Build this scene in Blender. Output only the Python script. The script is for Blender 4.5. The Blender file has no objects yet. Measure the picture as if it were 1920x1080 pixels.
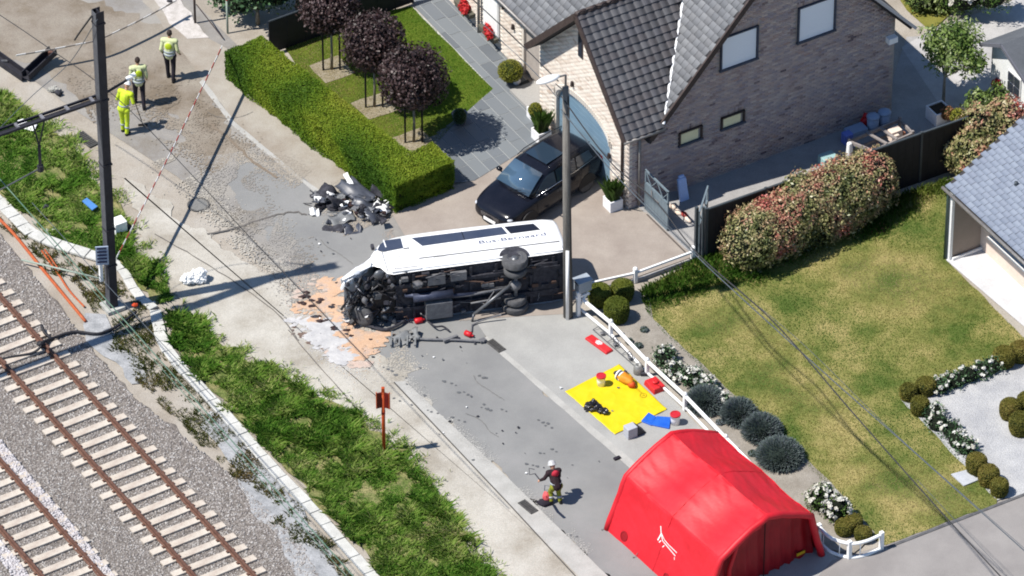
import bpy, bmesh, math, random
import numpy as np
from mathutils import Vector, Matrix, noise as mnoise
R = math.radians
SC = bpy.context.scene
COL = SC.collection

# ------------------------------------------------------------ camera, sky, sun, exposure
TH = R(38.25); CH = 123.5; FPX = 12000.0
cam = bpy.data.cameras.new('camera'); cam_o = bpy.data.objects.new('camera', cam); COL.objects.link(cam_o)
cam_o.location = (0, -CH/math.tan(TH), CH); cam_o.rotation_euler = (R(90)-TH, 0, 0)
cam.sensor_width = 36; cam.lens = FPX*36/1920; cam.clip_start = 1; cam.clip_end = 2000
SC.camera = cam_o
SC.cycles.pixel_filter_type = 'BLACKMAN_HARRIS'; SC.cycles.filter_width = 1.9
SUN_AZ = R(17.0)      # ground direction in which shadows fall (from +X towards +Y)
SUN_EL = R(57.5)
w = bpy.data.worlds.new('World'); SC.world = w; w.use_nodes = True
nt = w.node_tree; nt.nodes.clear()
sky = nt.nodes.new('ShaderNodeTexSky'); sky.sky_type = 'NISHITA'; sky.sun_disc = False
sky.sun_elevation = SUN_EL; sky.sun_rotation = R(90)-(SUN_AZ+math.pi); sky.air_density = 1.0; sky.dust_density = 0.0; sky.ozone_density = 4.0
bgn = nt.nodes.new('ShaderNodeBackground'); bgn.inputs[1].default_value = 0.095
ow = nt.nodes.new('ShaderNodeOutputWorld')
nt.links.new(sky.outputs[0], bgn.inputs[0]); nt.links.new(bgn.outputs[0], ow.inputs[0])
sl = bpy.data.lights.new('sun', 'SUN'); sl.energy = 4.8; sl.angle = R(0.55); sl.color = (1.0, 0.95, 0.88)
so = bpy.data.objects.new('sun', sl); COL.objects.link(so)
sdir = Vector((math.cos(SUN_AZ)*math.cos(SUN_EL), math.sin(SUN_AZ)*math.cos(SUN_EL), -math.sin(SUN_EL)))
so.rotation_euler = sdir.to_track_quat('-Z', 'Y').to_euler(); so.location = (-30, -20, 60)
SC.view_settings.view_transform = 'Standard'; SC.view_settings.look = 'None'
SC.view_settings.exposure = 0.55; SC.view_settings.gamma = 1.0; SC.view_settings.use_curve_mapping = False

# ------------------------------------------------------------ helpers
CAMP = Vector(cam_o.location)
FW = Vector((0, math.cos(TH), -math.sin(TH))); UP = Vector((0, math.sin(TH), math.cos(TH)))
def P(x, y, z=0.0):
    """survey: the point of height z seen at photograph position x, y"""
    d = FW*FPX + Vector((1, 0, 0))*(x-960) - UP*(y-540)
    return CAMP + d*((z-CAMP.z)/d.z)
A0 = R(31.0)
HX = Vector((math.cos(A0), math.sin(A0), 0)); HY = Vector((-math.sin(A0), math.cos(A0), 0)); HZ = Vector((0, 0, 1))
HB = Vector((3.68, 4.01, 0))
def H(s, t, z=0.0): return HB + HX*s + HY*t + HZ*z
def hx(p):
    v = p-HB; return v.dot(HX), v.dot(HY)
def lin(c):
    return tuple(((v/255)/12.92 if v/255 <= .04045 else ((v/255+.055)/1.055)**2.4) for v in c)
def al(r, g, b, k=1.62):
    """surface colour that photographs as r,g,b when sunlit and level"""
    return tuple(min(.85, v/k) for v in lin((r, g, b)))
MATS = {}
def M(name, c1, c2=None, scale=4.0, rough=.8, bump=0.0, bscale=60.0, metal=0.0, spec=.3, c3=None, detail=5.0, thr=(.35, .65), coat=0.0, fine=.12, trans=0.0, aniso=None):
    if name in MATS: return MATS[name]
    m = bpy.data.materials.new(name); m.use_nodes = True; MATS[name] = m
    n = m.node_tree; b = n.nodes['Principled BSDF']; L = n.links.new
    b.inputs['Roughness'].default_value = rough; b.inputs['Metallic'].default_value = metal
    b.inputs['Specular IOR Level'].default_value = spec; b.inputs['Coat Weight'].default_value = coat
    if trans: b.inputs['Transmission Weight'].default_value = trans
    tc = n.nodes.new('ShaderNodeTexCoord')
    src = tc.outputs['Object']
    if aniso:
        mp = n.nodes.new('ShaderNodeMapping'); mp.inputs['Scale'].default_value = aniso[:3]
        mp.inputs['Rotation'].default_value = (0, 0, aniso[3]); L(src, mp.inputs[0]); src2 = mp.outputs[0]
    else: src2 = src
    col = None
    if c2 is not None:
        t = n.nodes.new('ShaderNodeTexNoise'); t.inputs['Scale'].default_value = scale; t.inputs['Detail'].default_value = detail; t.inputs['Roughness'].default_value = .62
        L(src2, t.inputs['Vector'])
        r = n.nodes.new('ShaderNodeValToRGB'); r.color_ramp.elements[0].position = thr[0]; r.color_ramp.elements[1].position = thr[1]
        r.color_ramp.elements[0].color = (*c1, 1); r.color_ramp.elements[1].color = (*c2, 1)
        if c3 is not None:
            e = r.color_ramp.elements.new((thr[0]+thr[1])/2); e.color = (*c3, 1)
        L(t.outputs['Fac'], r.inputs[0]); col = r.outputs[0]
    else:
        rgb = n.nodes.new('ShaderNodeRGB'); rgb.outputs[0].default_value = (*c1, 1); col = rgb.outputs[0]
    if fine:
        t2 = n.nodes.new('ShaderNodeTexNoise'); t2.inputs['Scale'].default_value = bscale; t2.inputs['Detail'].default_value = 3; L(src, t2.inputs['Vector'])
        mr = n.nodes.new('ShaderNodeMapRange'); mr.inputs[1].default_value = .3; mr.inputs[2].default_value = .7
        mr.inputs[3].default_value = 1-fine*1.6; mr.inputs[4].default_value = 1+fine*1.6
        L(t2.outputs['Fac'], mr.inputs[0])
        mx = n.nodes.new('ShaderNodeVectorMath'); mx.operation = 'SCALE'; L(col, mx.inputs[0]); L(mr.outputs[0], mx.inputs['Scale'])
        col = mx.outputs[0]
    L(col, b.inputs['Base Color'])
    if bump:
        t3 = n.nodes.new('ShaderNodeTexNoise'); t3.inputs['Scale'].default_value = bscale; t3.inputs['Detail'].default_value = 4; L(src, t3.inputs['Vector'])
        bp = n.nodes.new('ShaderNodeBump'); bp.inputs['Strength'].default_value = bump; bp.inputs['Distance'].default_value = .03
        L(t3.outputs['Fac'], bp.inputs['Height']); L(bp.outputs[0], b.inputs['Normal'])
    return m
def MT(name, ramp, rough=.6, spec=.25, sss=0.0, trans=0.0):
    """material whose colour runs along a ramp by each piece's own 'tint' (leaf, stone, tile, brick)"""
    m = bpy.data.materials.new(name); m.use_nodes = True; MATS[name] = m
    n = m.node_tree; b = n.nodes['Principled BSDF']; L = n.links.new
    b.inputs['Roughness'].default_value = rough; b.inputs['Specular IOR Level'].default_value = spec
    a = n.nodes.new('ShaderNodeAttribute'); a.attribute_name = 'tint'
    r = n.nodes.new('ShaderNodeValToRGB'); cr = r.color_ramp
    cr.elements[0].color = (*ramp[0], 1); cr.elements[1].color = (*ramp[-1], 1)
    for i in range(1, len(ramp)-1):
        e = cr.elements.new(i/(len(ramp)-1)); e.color = (*ramp[i], 1)
    L(a.outputs['Fac'], r.inputs[0])
    L(r.outputs[0], b.inputs['Base Color'])
    if trans:
        tr = n.nodes.new('ShaderNodeBsdfTranslucent'); L(r.outputs[0], tr.inputs[0])
        ms = n.nodes.new('ShaderNodeMixShader'); ms.inputs[0].default_value = trans
        out = n.nodes['Material Output']; L(b.outputs[0], ms.inputs[1]); L(tr.outputs[0], ms.inputs[2]); L(ms.outputs[0], out.inputs[0])
    return m

def tag(o, label=None, cat=None, group=None, kind=None):
    if label: o['label'] = label
    if cat: o['category'] = cat
    if group: o['group'] = group
    if kind: o['kind'] = kind
    return o
def empty(name, loc=(0, 0, 0), label=None, cat=None, group=None, rz=0.0, rot=None, parent=None):
    o = bpy.data.objects.new(name, None); COL.objects.link(o); o.location = loc; o.rotation_euler = rot if rot else (0, 0, rz)
    o.empty_display_size = .2
    tag(o, label, cat, group)
    return o
def org(p):
    o = Vector((0, 0, 0))
    while p is not None: o += Vector(p.location); p = p.parent
    return o
class MB:
    """collects shapes and links them as one mesh"""
    def __init__(s): s.v = []; s.f = []; s.mi = []; s.m = 0
    def add(s, vs, fs):
        k = len(s.v); s.v += [Vector(v) for v in vs]; s.f += [tuple(i+k for i in f) for f in fs]; s.mi += [s.m]*len(fs); return s
    def box(s, c, d, ax=None, taper=1.0):
        """c centre of base, d size along three axes ax (default world)"""
        X, Y, Z = ax if ax else (Vector((1, 0, 0)), Vector((0, 1, 0)), Vector((0, 0, 1)))
        c = Vector(c); o = []
        for k, q in ((0, 1), (1, taper)):
            for a, b in ((-.5, -.5), (.5, -.5), (.5, .5), (-.5, .5)):
                o.append(c+X*(a*d[0]*q)+Y*(b*d[1]*q)+Z*(k*d[2]))
        return s.add(o, [(3, 2, 1, 0), (4, 5, 6, 7), (0, 1, 5, 4), (1, 2, 6, 5), (2, 3, 7, 6), (3, 0, 4, 7)])
    def bar(s, a, b, w, h=None, up=None):
        a = Vector(a); b = Vector(b); h = h or w; d = (b-a); L = d.length; d.normalize()
        u = Vector(up) if up else (Vector((0, 0, 1)) if abs(d.z) < .9 else Vector((1, 0, 0)))
        x = d.cross(u).normalized(); y = x.cross(d).normalized()
        return s.box(a, (w, h, L), (x, y, d))
    def tube(s, pts, r, n=8, cap=True):
        pts = [Vector(p) for p in pts]; m = len(pts); rr = r if isinstance(r, (list, tuple)) else [r]*m
        vs = []; fs = []; px = None
        for i, p in enumerate(pts):
            d = (pts[min(i+1, m-1)]-pts[max(i-1, 0)]).normalized()
            if px is None:
                px = d.cross(Vector((0, 0, 1)) if abs(d.z) < .9 else Vector((1, 0, 0))).normalized()
            else:
                px = (px - d*px.dot(d)).normalized()
            py = d.cross(px)
            for j in range(n):
                a = 2*math.pi*j/n; vs.append(p+px*(math.cos(a)*rr[i])+py*(math.sin(a)*rr[i]))
        for i in range(m-1):
            for j in range(n):
                k = (j+1) % n; fs.append((i*n+j, i*n+k, (i+1)*n+k, (i+1)*n+j))
        if cap: fs.append(tuple(range(n))[::-1]); fs.append(tuple((m-1)*n+j for j in range(n)))
        return s.add(vs, fs)
    def lathe(s, c, prof, n=16, ax=None):
        X, Y, Z = ax if ax else (Vector((1, 0, 0)), Vector((0, 1, 0)), Vector((0, 0, 1)))
        c = Vector(c); vs = []; fs = []
        for r, z in prof:
            for j in range(n):
                a = 2*math.pi*j/n; vs.append(c+X*(r*math.cos(a))+Y*(r*math.sin(a))+Z*z)
        for i in range(len(prof)-1):
            for j in range(n):
                k = (j+1) % n; fs.append((i*n+j, i*n+k, (i+1)*n+k, (i+1)*n+j))
        fs.append(tuple(range(n))[::-1]); fs.append(tuple((len(prof)-1)*n+j for j in range(n)))
        return s.add(vs, fs)
    def prism(s, poly, off):
        """flat polygon (list of 3D points) pushed by vector off"""
        n = len(poly); p = [Vector(q) for q in poly]; o = Vector(off)
        return s.add(p+[q+o for q in p], [tuple(range(n))[::-1], tuple(range(n, 2*n))]+[(i, (i+1) % n, (i+1) % n+n, i+n) for i in range(n)])
    def blob(s, c, r, seed=0, amp=.15, n=10, m=7, ax=None):
        X, Y, Z = ax if ax else (Vector((1, 0, 0)), Vector((0, 1, 0)), Vector((0, 0, 1)))
        c = Vector(c); r = r if isinstance(r, (tuple, list)) else (r, r, r); vs = []; fs = []
        for i in range(m+1):
            t = math.pi*i/m
            for j in range(n):
                a = 2*math.pi*j/n; d = Vector((math.sin(t)*math.cos(a), math.sin(t)*math.sin(a), math.cos(t)))
                k = 1+amp*2*(mnoise.noise(d*1.7+Vector((seed*3.1, seed, 0))))
                vs.append(c+X*(d.x*r[0]*k)+Y*(d.y*r[1]*k)+Z*(d.z*r[2]*k))
        for i in range(m):
            for j in range(n):
                k = (j+1) % n; fs.append((i*n+j, (i+1)*n+j, (i+1)*n+k, i*n+k))
        return s.add(vs, fs)
    def build(s, name, mats, parent=None, smooth=False, local=False, bevel=0.0, tint=None):
        me = bpy.data.meshes.new(name); o0 = Vector((0, 0, 0))
        if parent is not None and not local: o0 = org(parent)
        me.from_pydata([tuple(v-o0) for v in s.v], [], s.f)
        mats = mats if isinstance(mats, (list, tuple)) else [mats]
        for m in mats: me.materials.append(m)
        if len(mats) > 1: me.polygons.foreach_set('material_index', s.mi)
        if smooth: me.polygons.foreach_set('use_smooth', [True]*len(me.polygons))
        me.validate(); me.update()
        bm = bmesh.new(); bm.from_mesh(me); bmesh.ops.recalc_face_normals(bm, faces=bm.faces); bm.to_mesh(me); bm.free()
        if tint is not None: me.attributes.new('tint', 'FLOAT', 'FACE').data.foreach_set('value', [tint]*len(me.polygons))
        o = bpy.data.objects.new(name, me); COL.objects.link(o)
        if parent is not None: o.parent = parent
        if bevel:
            b = o.modifiers.new('bevel', 'BEVEL'); b.width = bevel; b.segments = 2; b.limit_method = 'ANGLE'; b.angle_limit = R(35)
            if smooth is False: me.polygons.foreach_set('use_smooth', [True]*len(me.polygons)); o.modifiers.new('wn', 'WEIGHTED_NORMAL')
        return o
def arr_mesh(name, V, F, mat, tint=None, parent=None, smooth=False):
    """numpy verts (n,3), faces (m,k) -> mesh; tint (m,)"""
    me = bpy.data.meshes.new(name); n, m, k = len(V), len(F), F.shape[1]
    V = np.asarray(V, np.float32)
    if parent is not None: V = V-np.array(tuple(org(parent)), np.float32)
    me.vertices.add(n); me.vertices.foreach_set('co', V.ravel())
    me.loops.add(m*k); me.loops.foreach_set('vertex_index', F.astype(np.int32).ravel())
    me.polygons.add(m); me.polygons.foreach_set('loop_start', np.arange(0, m*k, k, dtype=np.int32))
    me.update(calc_edges=True)
    if tint is not None: me.attributes.new('tint', 'FLOAT', 'FACE').data.foreach_set('value', np.asarray(tint, np.float32))
    if smooth: me.polygons.foreach_set('use_smooth', np.ones(m, bool))
    me.materials.append(mat)
    o = bpy.data.objects.new(name, me); COL.objects.link(o)
    if parent is not None: o.parent = parent
    return o
RNG = np.random.default_rng(7)
def leaves(P_, N_, size, rng, aspect=.55, tilt=.6, updraft=0.0):
    """one folded leaf (4-gon diamond) at each point"""
    n = len(P_); N = N_+rng.normal(0, tilt, (n, 3)); N[:, 2] += updraft; N /= np.linalg.norm(N, axis=1)[:, None]+1e-9
    T = rng.normal(0, 1, (n, 3)); T -= N*(T*N).sum(1)[:, None]; T /= np.linalg.norm(T, axis=1)[:, None]+1e-9
    B = np.cross(N, T); s = (size*rng.uniform(.6, 1.4, n))[:, None]
    V = np.stack([P_-T*s, P_+B*s*aspect-N*s*.15, P_+T*s, P_-B*s*aspect-N*s*.15], 1).reshape(-1, 3)
    return V, np.arange(4*n).reshape(n, 4)
def blades(P_, h, wdt, rng, lean=.35):
    """grass blade: thin triangle-ish quad rising from each point"""
    n = len(P_); a = rng.uniform(0, 2*np.pi, n); hh = (h*rng.uniform(.5, 1.3, n))
    D = np.stack([np.cos(a), np.sin(a), np.zeros(n)], 1); S = np.stack([-np.sin(a), np.cos(a), np.zeros(n)], 1)*(wdt*rng.uniform(.6, 1.3, n))[:, None]
    top = P_+D*(hh*lean*rng.uniform(0, 1.6, n))[:, None]; top[:, 2] += hh
    mid = P_+D*(hh*lean*.3)[:, None]; mid[:, 2] += hh*.6
    V = np.stack([P_-S*.6, P_+S*.6, mid+S, top, mid-S], 1).reshape(-1, 3)
    return V, np.arange(5*n).reshape(n, 5)
def in_poly(x, y, poly):
    c = np.zeros(len(x), bool); n = len(poly)
    for i in range(n):
        x1, y1 = poly[i][:2]; x2, y2 = poly[(i+1) % n][:2]
        if y1 == y2: continue
        k = ((y1 > y) != (y2 > y)) & (x < (x2-x1)*(y-y1)/(y2-y1)+x1); c ^= k
    return c
def scatter(poly, n, rng, z=0.0):
    xs = [p[0] for p in poly]; ys = [p[1] for p in poly]; out = np.zeros((0, 3))
    while len(out) < n:
        x = rng.uniform(min(xs), max(xs), n*2); y = rng.uniform(min(ys), max(ys), n*2); k = in_poly(x, y, poly)
        out = np.concatenate([out, np.stack([x[k], y[k], np.full(k.sum(), z)], 1)])
    return out[:n]
def nz(x, y, f, seed=0.0):
    """cheap smooth noise for numpy arrays, about -1..1"""
    r = np.random.default_rng(int(seed*10)+3); s = np.zeros_like(x)
    for k in range(7):
        a = r.uniform(0, 2*np.pi); q = f*r.uniform(.6, 1.7); p = r.uniform(0, 6.3)
        s += np.sin((x*np.cos(a)+y*np.sin(a))*q+p+1.3*np.sin((y*np.cos(a)-x*np.sin(a))*q*.7+p*2))
    return s/3.2
def rough(poly, amp=.08, step=.35, seed=1):
    out = []; n = len(poly)
    for i in range(n):
        a = Vector(poly[i]); b = Vector(poly[(i+1) % n]); L = (b-a).length; m = max(1, int(L/step)); d = (b-a)/m
        nn = Vector((-d.y, d.x, 0)).normalized() if L > 0 else Vector((0, 0, 0))
        for k in range(m):
            p = a+d*k; q = mnoise.noise(Vector((p.x*1.3+seed*7, p.y*1.3, 0)))+.6*mnoise.noise(Vector((p.x*4+seed, p.y*4, 3)))
            out.append(p+nn*(q*amp*2))
    return out
def sheet(name, px, level, mat, rgh=0.0, seed=1, step=.35, kind='structure', z=None, world=False, hgt=None, parent=None):
    pts = [Vector(p) for p in px] if world else [P(x, y) for x, y in px]
    if rgh: pts = rough(pts, rgh, step, seed)
    z = z if z is not None else .004*level
    bm = bmesh.new()
    vs = [bm.verts.new((p.x, p.y, z)) for p in pts]
    f = bm.faces.new(vs)
    if hgt:
        r = bmesh.ops.extrude_face_region(bm, geom=[f])
        for e in r['geom']:
            if isinstance(e, bmesh.types.BMVert): e.co.z += hgt
    bmesh.ops.triangulate(bm, faces=[f for f in bm.faces if len(f.verts) > 4])
    bmesh.ops.recalc_face_normals(bm, faces=bm.faces)
    if not hgt and bm.faces and sum(f.normal.z for f in bm.faces) < 0: bmesh.ops.reverse_faces(bm, faces=bm.faces)
    me = bpy.data.meshes.new(name); bm.to_mesh(me); bm.free(); me.materials.append(mat)
    o = bpy.data.objects.new(name, me); COL.objects.link(o)
    if kind: o['kind'] = kind
    if parent: o.parent = parent
    return o
def clip_rect(poly, r):
    """clip polygon (2D tuples) by convex counter-clockwise polygon r"""
    out = poly
    for i in range(len(r)):
        a, b = r[i], r[(i+1) % len(r)]; ins = []; n = len(out)
        if not n: return []
        def sd(p): return (b[0]-a[0])*(p[1]-a[1])-(b[1]-a[1])*(p[0]-a[0])
        for k in range(n):
            p, q = out[k], out[(k+1) % n]; sp, sq = sd(p), sd(q)
            if sp >= 0: ins.append(p)
            if (sp >= 0) != (sq >= 0):
                t = sp/(sp-sq); ins.append((p[0]+(q[0]-p[0])*t, p[1]+(q[1]-p[1])*t))
        out = ins
    return out
def area2(p): return .5*abs(sum(p[i][0]*p[(i+1) % len(p)][1]-p[(i+1) % len(p)][0]*p[i][1] for i in range(len(p))))
def copy_tree(o, parent=None):
    c = o.copy(); COL.objects.link(c); c.parent = parent
    for ch in [x for x in bpy.data.objects if x.parent == o]: copy_tree(ch, c)
    return c
def text_mesh(body, size, depth=.003):
    cu = bpy.data.curves.new('txt', 'FONT'); cu.body = body; cu.size = size; cu.extrude = depth
    o = bpy.data.objects.new('txt', cu); COL.objects.link(o)
    me = bpy.data.meshes.new_from_object(o.evaluated_get(bpy.context.evaluated_depsgraph_get()))
    bpy.data.objects.remove(o); bpy.data.curves.remove(cu)
    return me
def px_path(pts, z): return [P(x, y, z if not isinstance(z, (list, tuple)) else z[i]) for i, (x, y) in enumerate(pts)]
def smooth_path(pts, k=6):
    pts = [Vector(p) for p in pts]; out = []
    for i in range(len(pts)-1):
        p0 = pts[max(i-1, 0)]; p1 = pts[i]; p2 = pts[i+1]; p3 = pts[min(i+2, len(pts)-1)]
        for j in range(k):
            t = j/k; out.append(.5*((2*p1)+(p2-p0)*t+(2*p0-5*p1+4*p2-p3)*t*t+(3*p1-p0-3*p2+p3)*t**3))
    out.append(pts[-1]); return out

# ------------------------------------------------------------ ground, roads, lawns
m_dirt = M('pale_grit', al(176, 166, 152), al(196, 189, 178), scale=.55, bscale=35, bump=.5, c3=al(190, 181, 168), rough=.95, thr=(.36, .62), fine=.1)
m_road = M('asphalt', al(148, 148, 147), al(166, 165, 163), scale=.4, bscale=55, bump=.3, rough=.92, fine=.07, c3=al(157, 157, 155))
m_road2 = M('old_asphalt', al(150, 143, 133), al(176, 171, 163), scale=.45, bscale=50, bump=.4, rough=.92, fine=.1, c3=al(163, 159, 154), thr=(.38, .6))
m_brown = M('dirty_asphalt', al(140, 127, 110), al(172, 163, 149), scale=.55, bscale=45, bump=.5, rough=.95, fine=.14, c3=al(160, 149, 135), thr=(.38, .62))
m_pave = M('pavement_concrete', al(178, 177, 173), al(194, 193, 188), scale=.7, bscale=40, bump=.3, rough=.9, fine=.07)
m_gut = M('gutter_concrete', al(190, 188, 182), al(208, 206, 200), scale=1.5, bscale=35, bump=.3, rough=.9, fine=.08)
m_fore = M('forecourt_concrete', al(170, 158, 148), al(188, 177, 166), scale=.8, bscale=45, bump=.3, rough=.9, fine=.08)
m_slab = MT('slab_stone', [al(118, 124, 130), al(140, 146, 150), al(128, 134, 140)], rough=.8)
m_joint = M('slab_joint', al(190, 192, 190), rough=.95)
m_lawn = M('lawn_soil', al(100, 118, 58), al(184, 170, 112), scale=.55, bscale=28, bump=.8, rough=1, c3=al(146, 146, 84), thr=(.36, .64), fine=.15, spec=.05)
m_lawn2 = M('front_lawn_soil', al(84, 110, 36), al(112, 128, 48), scale=1.0, bscale=28, bump=.8, rough=1, fine=.25, spec=.05)
m_soil = M('bare_soil', al(160, 148, 122), al(178, 168, 148), scale=2, bscale=30, bump=.7, rough=1, fine=.15)
m_conc = M('weathered_concrete', al(186, 186, 180), al(222, 222, 214), scale=3, bscale=30, bump=.4, rough=.9, fine=.1)
m_gravel = M('white_gravel', al(190, 191, 194), al(214, 214, 214), scale=1.3, bscale=24, bump=1.0, rough=.95, fine=.13)
m_silt = M('grey_silt', al(158, 160, 162), al(198, 199, 200), scale=2.2, bscale=20, bump=.5, rough=.95, fine=.1)
m_ballast0 = M('ballast_bed', al(120, 112, 106), al(150, 143, 136), scale=6, bscale=16, bump=1.2, rough=1, fine=.25)

big = [Vector((x, y, 0)) for x, y in ((-500, -300), (500, -300), (500, 900), (-500, 900))]
sheet('ground', big, 0, m_dirt, world=True, z=-.012)
# roads: coordinates follow the photograph's survey points
sheet('verge_concrete', [(230, 330), (420, 470), (480, 500), (700, 650), (760, 715), (960, 930), (1120, 1110), (940, 1110), (840, 960), (760, 880), (700, 800), (560, 730), (430, 650), (330, 560), (270, 480)], 5,
      M('verge_dust', al(178, 170, 156), al(214, 209, 198), scale=.5, bscale=30, bump=.4, rough=.95, fine=.09, c3=al(200, 194, 182), thr=(.36, .6)), rgh=.16, step=.12)
sheet('upper_road', [(-300, 120), (0, 105), (130, 200), (330, 330), (480, 452), (560, 540), (650, 640), (930, 640), (860, 520), (690, 330), (420, 60), (300, -60), (-260, -80)], 2, m_road2)
sheet('dirty_road_patch', [(-100, 20), (60, -30), (300, 40), (420, 120), (395, 180), (440, 250), (470, 310), (400, 300), (360, 250), (280, 160), (150, 190), (60, 120), (-60, 100)], 3, m_brown, rgh=.3, step=.2)
sheet('road', [(640, 612), (700, 655), (757, 715), (960, 905), (1240, 1180), (1900, 1180), (1180, 867), (912, 634), (900, 560), (760, 470), (640, 330), (520, 300), (420, 290), (460, 400), (560, 520)], 4, m_road, rgh=.14, step=.14)
sheet('pavement', [(1050, 588), (890, 600), (913, 634), (1166, 853), (1560, 1200), (1760, 1200), (1560, 1040), (1440, 935), (1215, 700), (1095, 582)], 5, m_pave)
sheet('kerb_strip', [(905, 636), (913, 632), (1170, 851), (1560, 1190), (1540, 1200), (1158, 858)], 6, m_gut, rgh=.01)
sheet('gutter_strip', [(737, 717), (760, 716), (962, 906), (1240, 1180), (1180, 1180), (955, 948)], 6, m_gut, rgh=.01)
sheet('gutter_line', [(737, 718), (739.5, 717), (962, 953), (1080, 1081), (1160, 1170), (1156, 1170), (1077, 1081), (959, 953)], 7, M('line_dark', al(90, 88, 85)))  # thin dark line along the outer edge of the gutter
sheet('hedge_pavement', [(300, 20), (430, 95), (432, 150), (745, 398), (720, 420), (640, 390), (560, 330), (440, 230), (380, 150), (240, -40), (280, -60)], 5,
      M('hedge_pavement_grit', al(170, 158, 143), al(194, 187, 175), scale=.7, bscale=40, bump=.4, rough=.95, fine=.1), rgh=.05)
sheet('pavement_edge', [(380, 150), (440, 229), (560, 329), (640, 389), (636, 394), (555, 335), (434, 235), (374, 155)], 6, m_gut, rgh=.03)
sheet('painted_patch', [(285, -10), (330, -10), (375, 50), (392, 72), (352, 74), (320, 45)], 8, M('worn_paint', al(235, 228, 222), al(205, 198, 190), scale=4, bscale=30), rgh=.08)
sheet('forecourt', [(735, 402), (880, 340), (1015, 262), (1178, 393), (1212, 400), (1300, 482), (1190, 522), (1092, 548), (1060, 590), (880, 600), (860, 520), (760, 445)], 7, m_fore)
sheet('passage_paving', [(1195, 388), (1305, 485), (1800, 300), (1960, 250), (1960, 60), (1700, 70), (1660, 190)], 6, M('passage_stone', al(172, 170, 168), al(188, 186, 184), scale=1.5, rough=.9))
sheet('bottom_road', [(1500, 1120), (1560, 1052), (1655, 1024), (1930, 920), (2300, 780), (2300, 1300), (1500, 1300)], 6, M('side_road', al(158, 153, 150), al(174, 169, 165), scale=.7, bscale=45, bump=.3, rough=.9, fine=.08))
# slabs of the front path
front_path = [(745, -40), (775, 12), (925, 168), (870, 216), (800, 262), (850, 345), (890, 340), (1018, 262), (1014, 215), (1000, 165), (860, 12), (820, -40)]
sheet('path_bed', front_path, 8, m_joint)
poly = [hx(P(*p)) for p in front_path]
slab_bin = []
sw, sh = .44, .95; nsl = 0
s0 = min(p[0] for p in poly); s1 = max(p[0] for p in poly); t0 = min(p[1] for p in poly); t1 = max(p[1] for p in poly)
pav = empty('garden_path', H(-1.5, 3), None, None); pav['kind'] = 'structure'
i = 0; s = s0
while s < s1:
    t = t0-sh*random.Random(i).random(); j = 0
    while t < t1:
        g = .011; r = [(s+g, t+g), (s+sw-g, t+g), (s+sw-g, t+sh-g), (s+g, t+sh-g)]
        c = clip_rect(poly, r)
        if len(c) > 2 and area2(c) > .02:
            z0 = .034; zz = .026+random.Random(i*99+j).uniform(0, .006)
            b = MB(); b.prism([H(a, q, z0) for a, q in c], (0, 0, zz-.02)); b.build('paving_slab', m_slab, pav, tint=random.Random(i*31+j).random()); nsl += 1
        t += sh; j += 1
    s += sw; i += 1

# lawns: soil sheet plus real blades of grass
def grass(name, pxp, n, h, w_, ramp, seed, z, rng=RNG, tintf=None, lean=.5):
    poly = [tuple(P(*p))[:2] for p in pxp]
    Q = scatter(poly, n, rng, z)
    tint = np.clip(.5+.46*nz(Q[:, 0], Q[:, 1], .9, seed)+.14*nz(Q[:, 0], Q[:, 1], 3.4, seed+1)+rng.normal(0, .07, n), 0, 1)
    if tintf is not None: tint = tintf(Q, tint)
    hh = np.full(n, h) if not callable(h) else h(Q)
    keep = hh > 0.004; Q = Q[keep]; tint = tint[keep]; hh = hh[keep]
    V, F = blades(Q, hh, w_, rng, lean)
    o = arr_mesh(name, V, F, MT(name+'_leaf', ramp, rough=.8, spec=.12, trans=.25), tint)
    o['kind'] = 'stuff'; return o
right_lawn = [(1200, 548), (1310, 486), (1470, 440), (1790, 335), (1775, 490), (1925, 640), (1925, 640), (1870, 690), (1745, 720), (1690, 745), (1868, 935), (1868, 946), (1660, 1024), (1640, 1012), (1530, 892), (1375, 748), (1245, 628), (1213, 588)]
sheet('lawn', right_lawn, 9, m_lawn, rgh=.04)
def near_fence(Q):
    s = (Q[:, 0]-HB.x)*HX.x+(Q[:, 1]-HB.y)*HX.y; t = (Q[:, 0]-HB.x)*HY.x+(Q[:, 1]-HB.y)*HY.y
    return s, t
def lawn_h(Q):
    s, t = near_fence(Q); return .035+.16*np.clip((t+5.4+.5*nz(Q[:, 0], Q[:, 1], 2.0, 3))/1.0, 0, 1)*(s < 9.5)
def lawn_t(Q, tint):
    s, t = near_fence(Q); f = np.clip((t+5.9+.5*nz(Q[:, 0], Q[:, 1], 2.0, 5))/1.3, 0, 1)
    edge = np.clip(1-(s+2.1)/1.5+.5*nz(Q[:, 0], Q[:, 1], 1.2, 15), 0, 1)          # greener along the flower bed
    p = nz(Q[:, 0], Q[:, 1], .8, 17); tt = np.clip(.12+.7*tint+.24*p, 0, 1)
    tt = tt*(1-.65*edge)
    return np.clip(tt*(1-f)+(.1+.35*tint)*f, 0, 1)
grass('lawn_grass', right_lawn, 90000, lawn_h, .008, [al(62, 118, 38), al(96, 138, 50), al(140, 154, 70), al(182, 172, 106), al(200, 184, 132)], 2, .036, tintf=lawn_t)
gl = [(520, 70), (640, 40), (771, 13), (924, 168), (870, 216), (800, 290), (760, 330), (600, 190)]
sheet('front_lawn', gl, 9, m_lawn2, rgh=.02)
def gl_t(Q, tint):
    s, t = near_fence(Q)
    tp = 1/(1+np.exp(-( -s-3.3+.35*nz(Q[:, 0], Q[:, 1], 2.2, 9))*3.0))
    return np.clip(tint*.35*(1-tp)+(.45+.5*tint)*tp, 0, 1)
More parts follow.
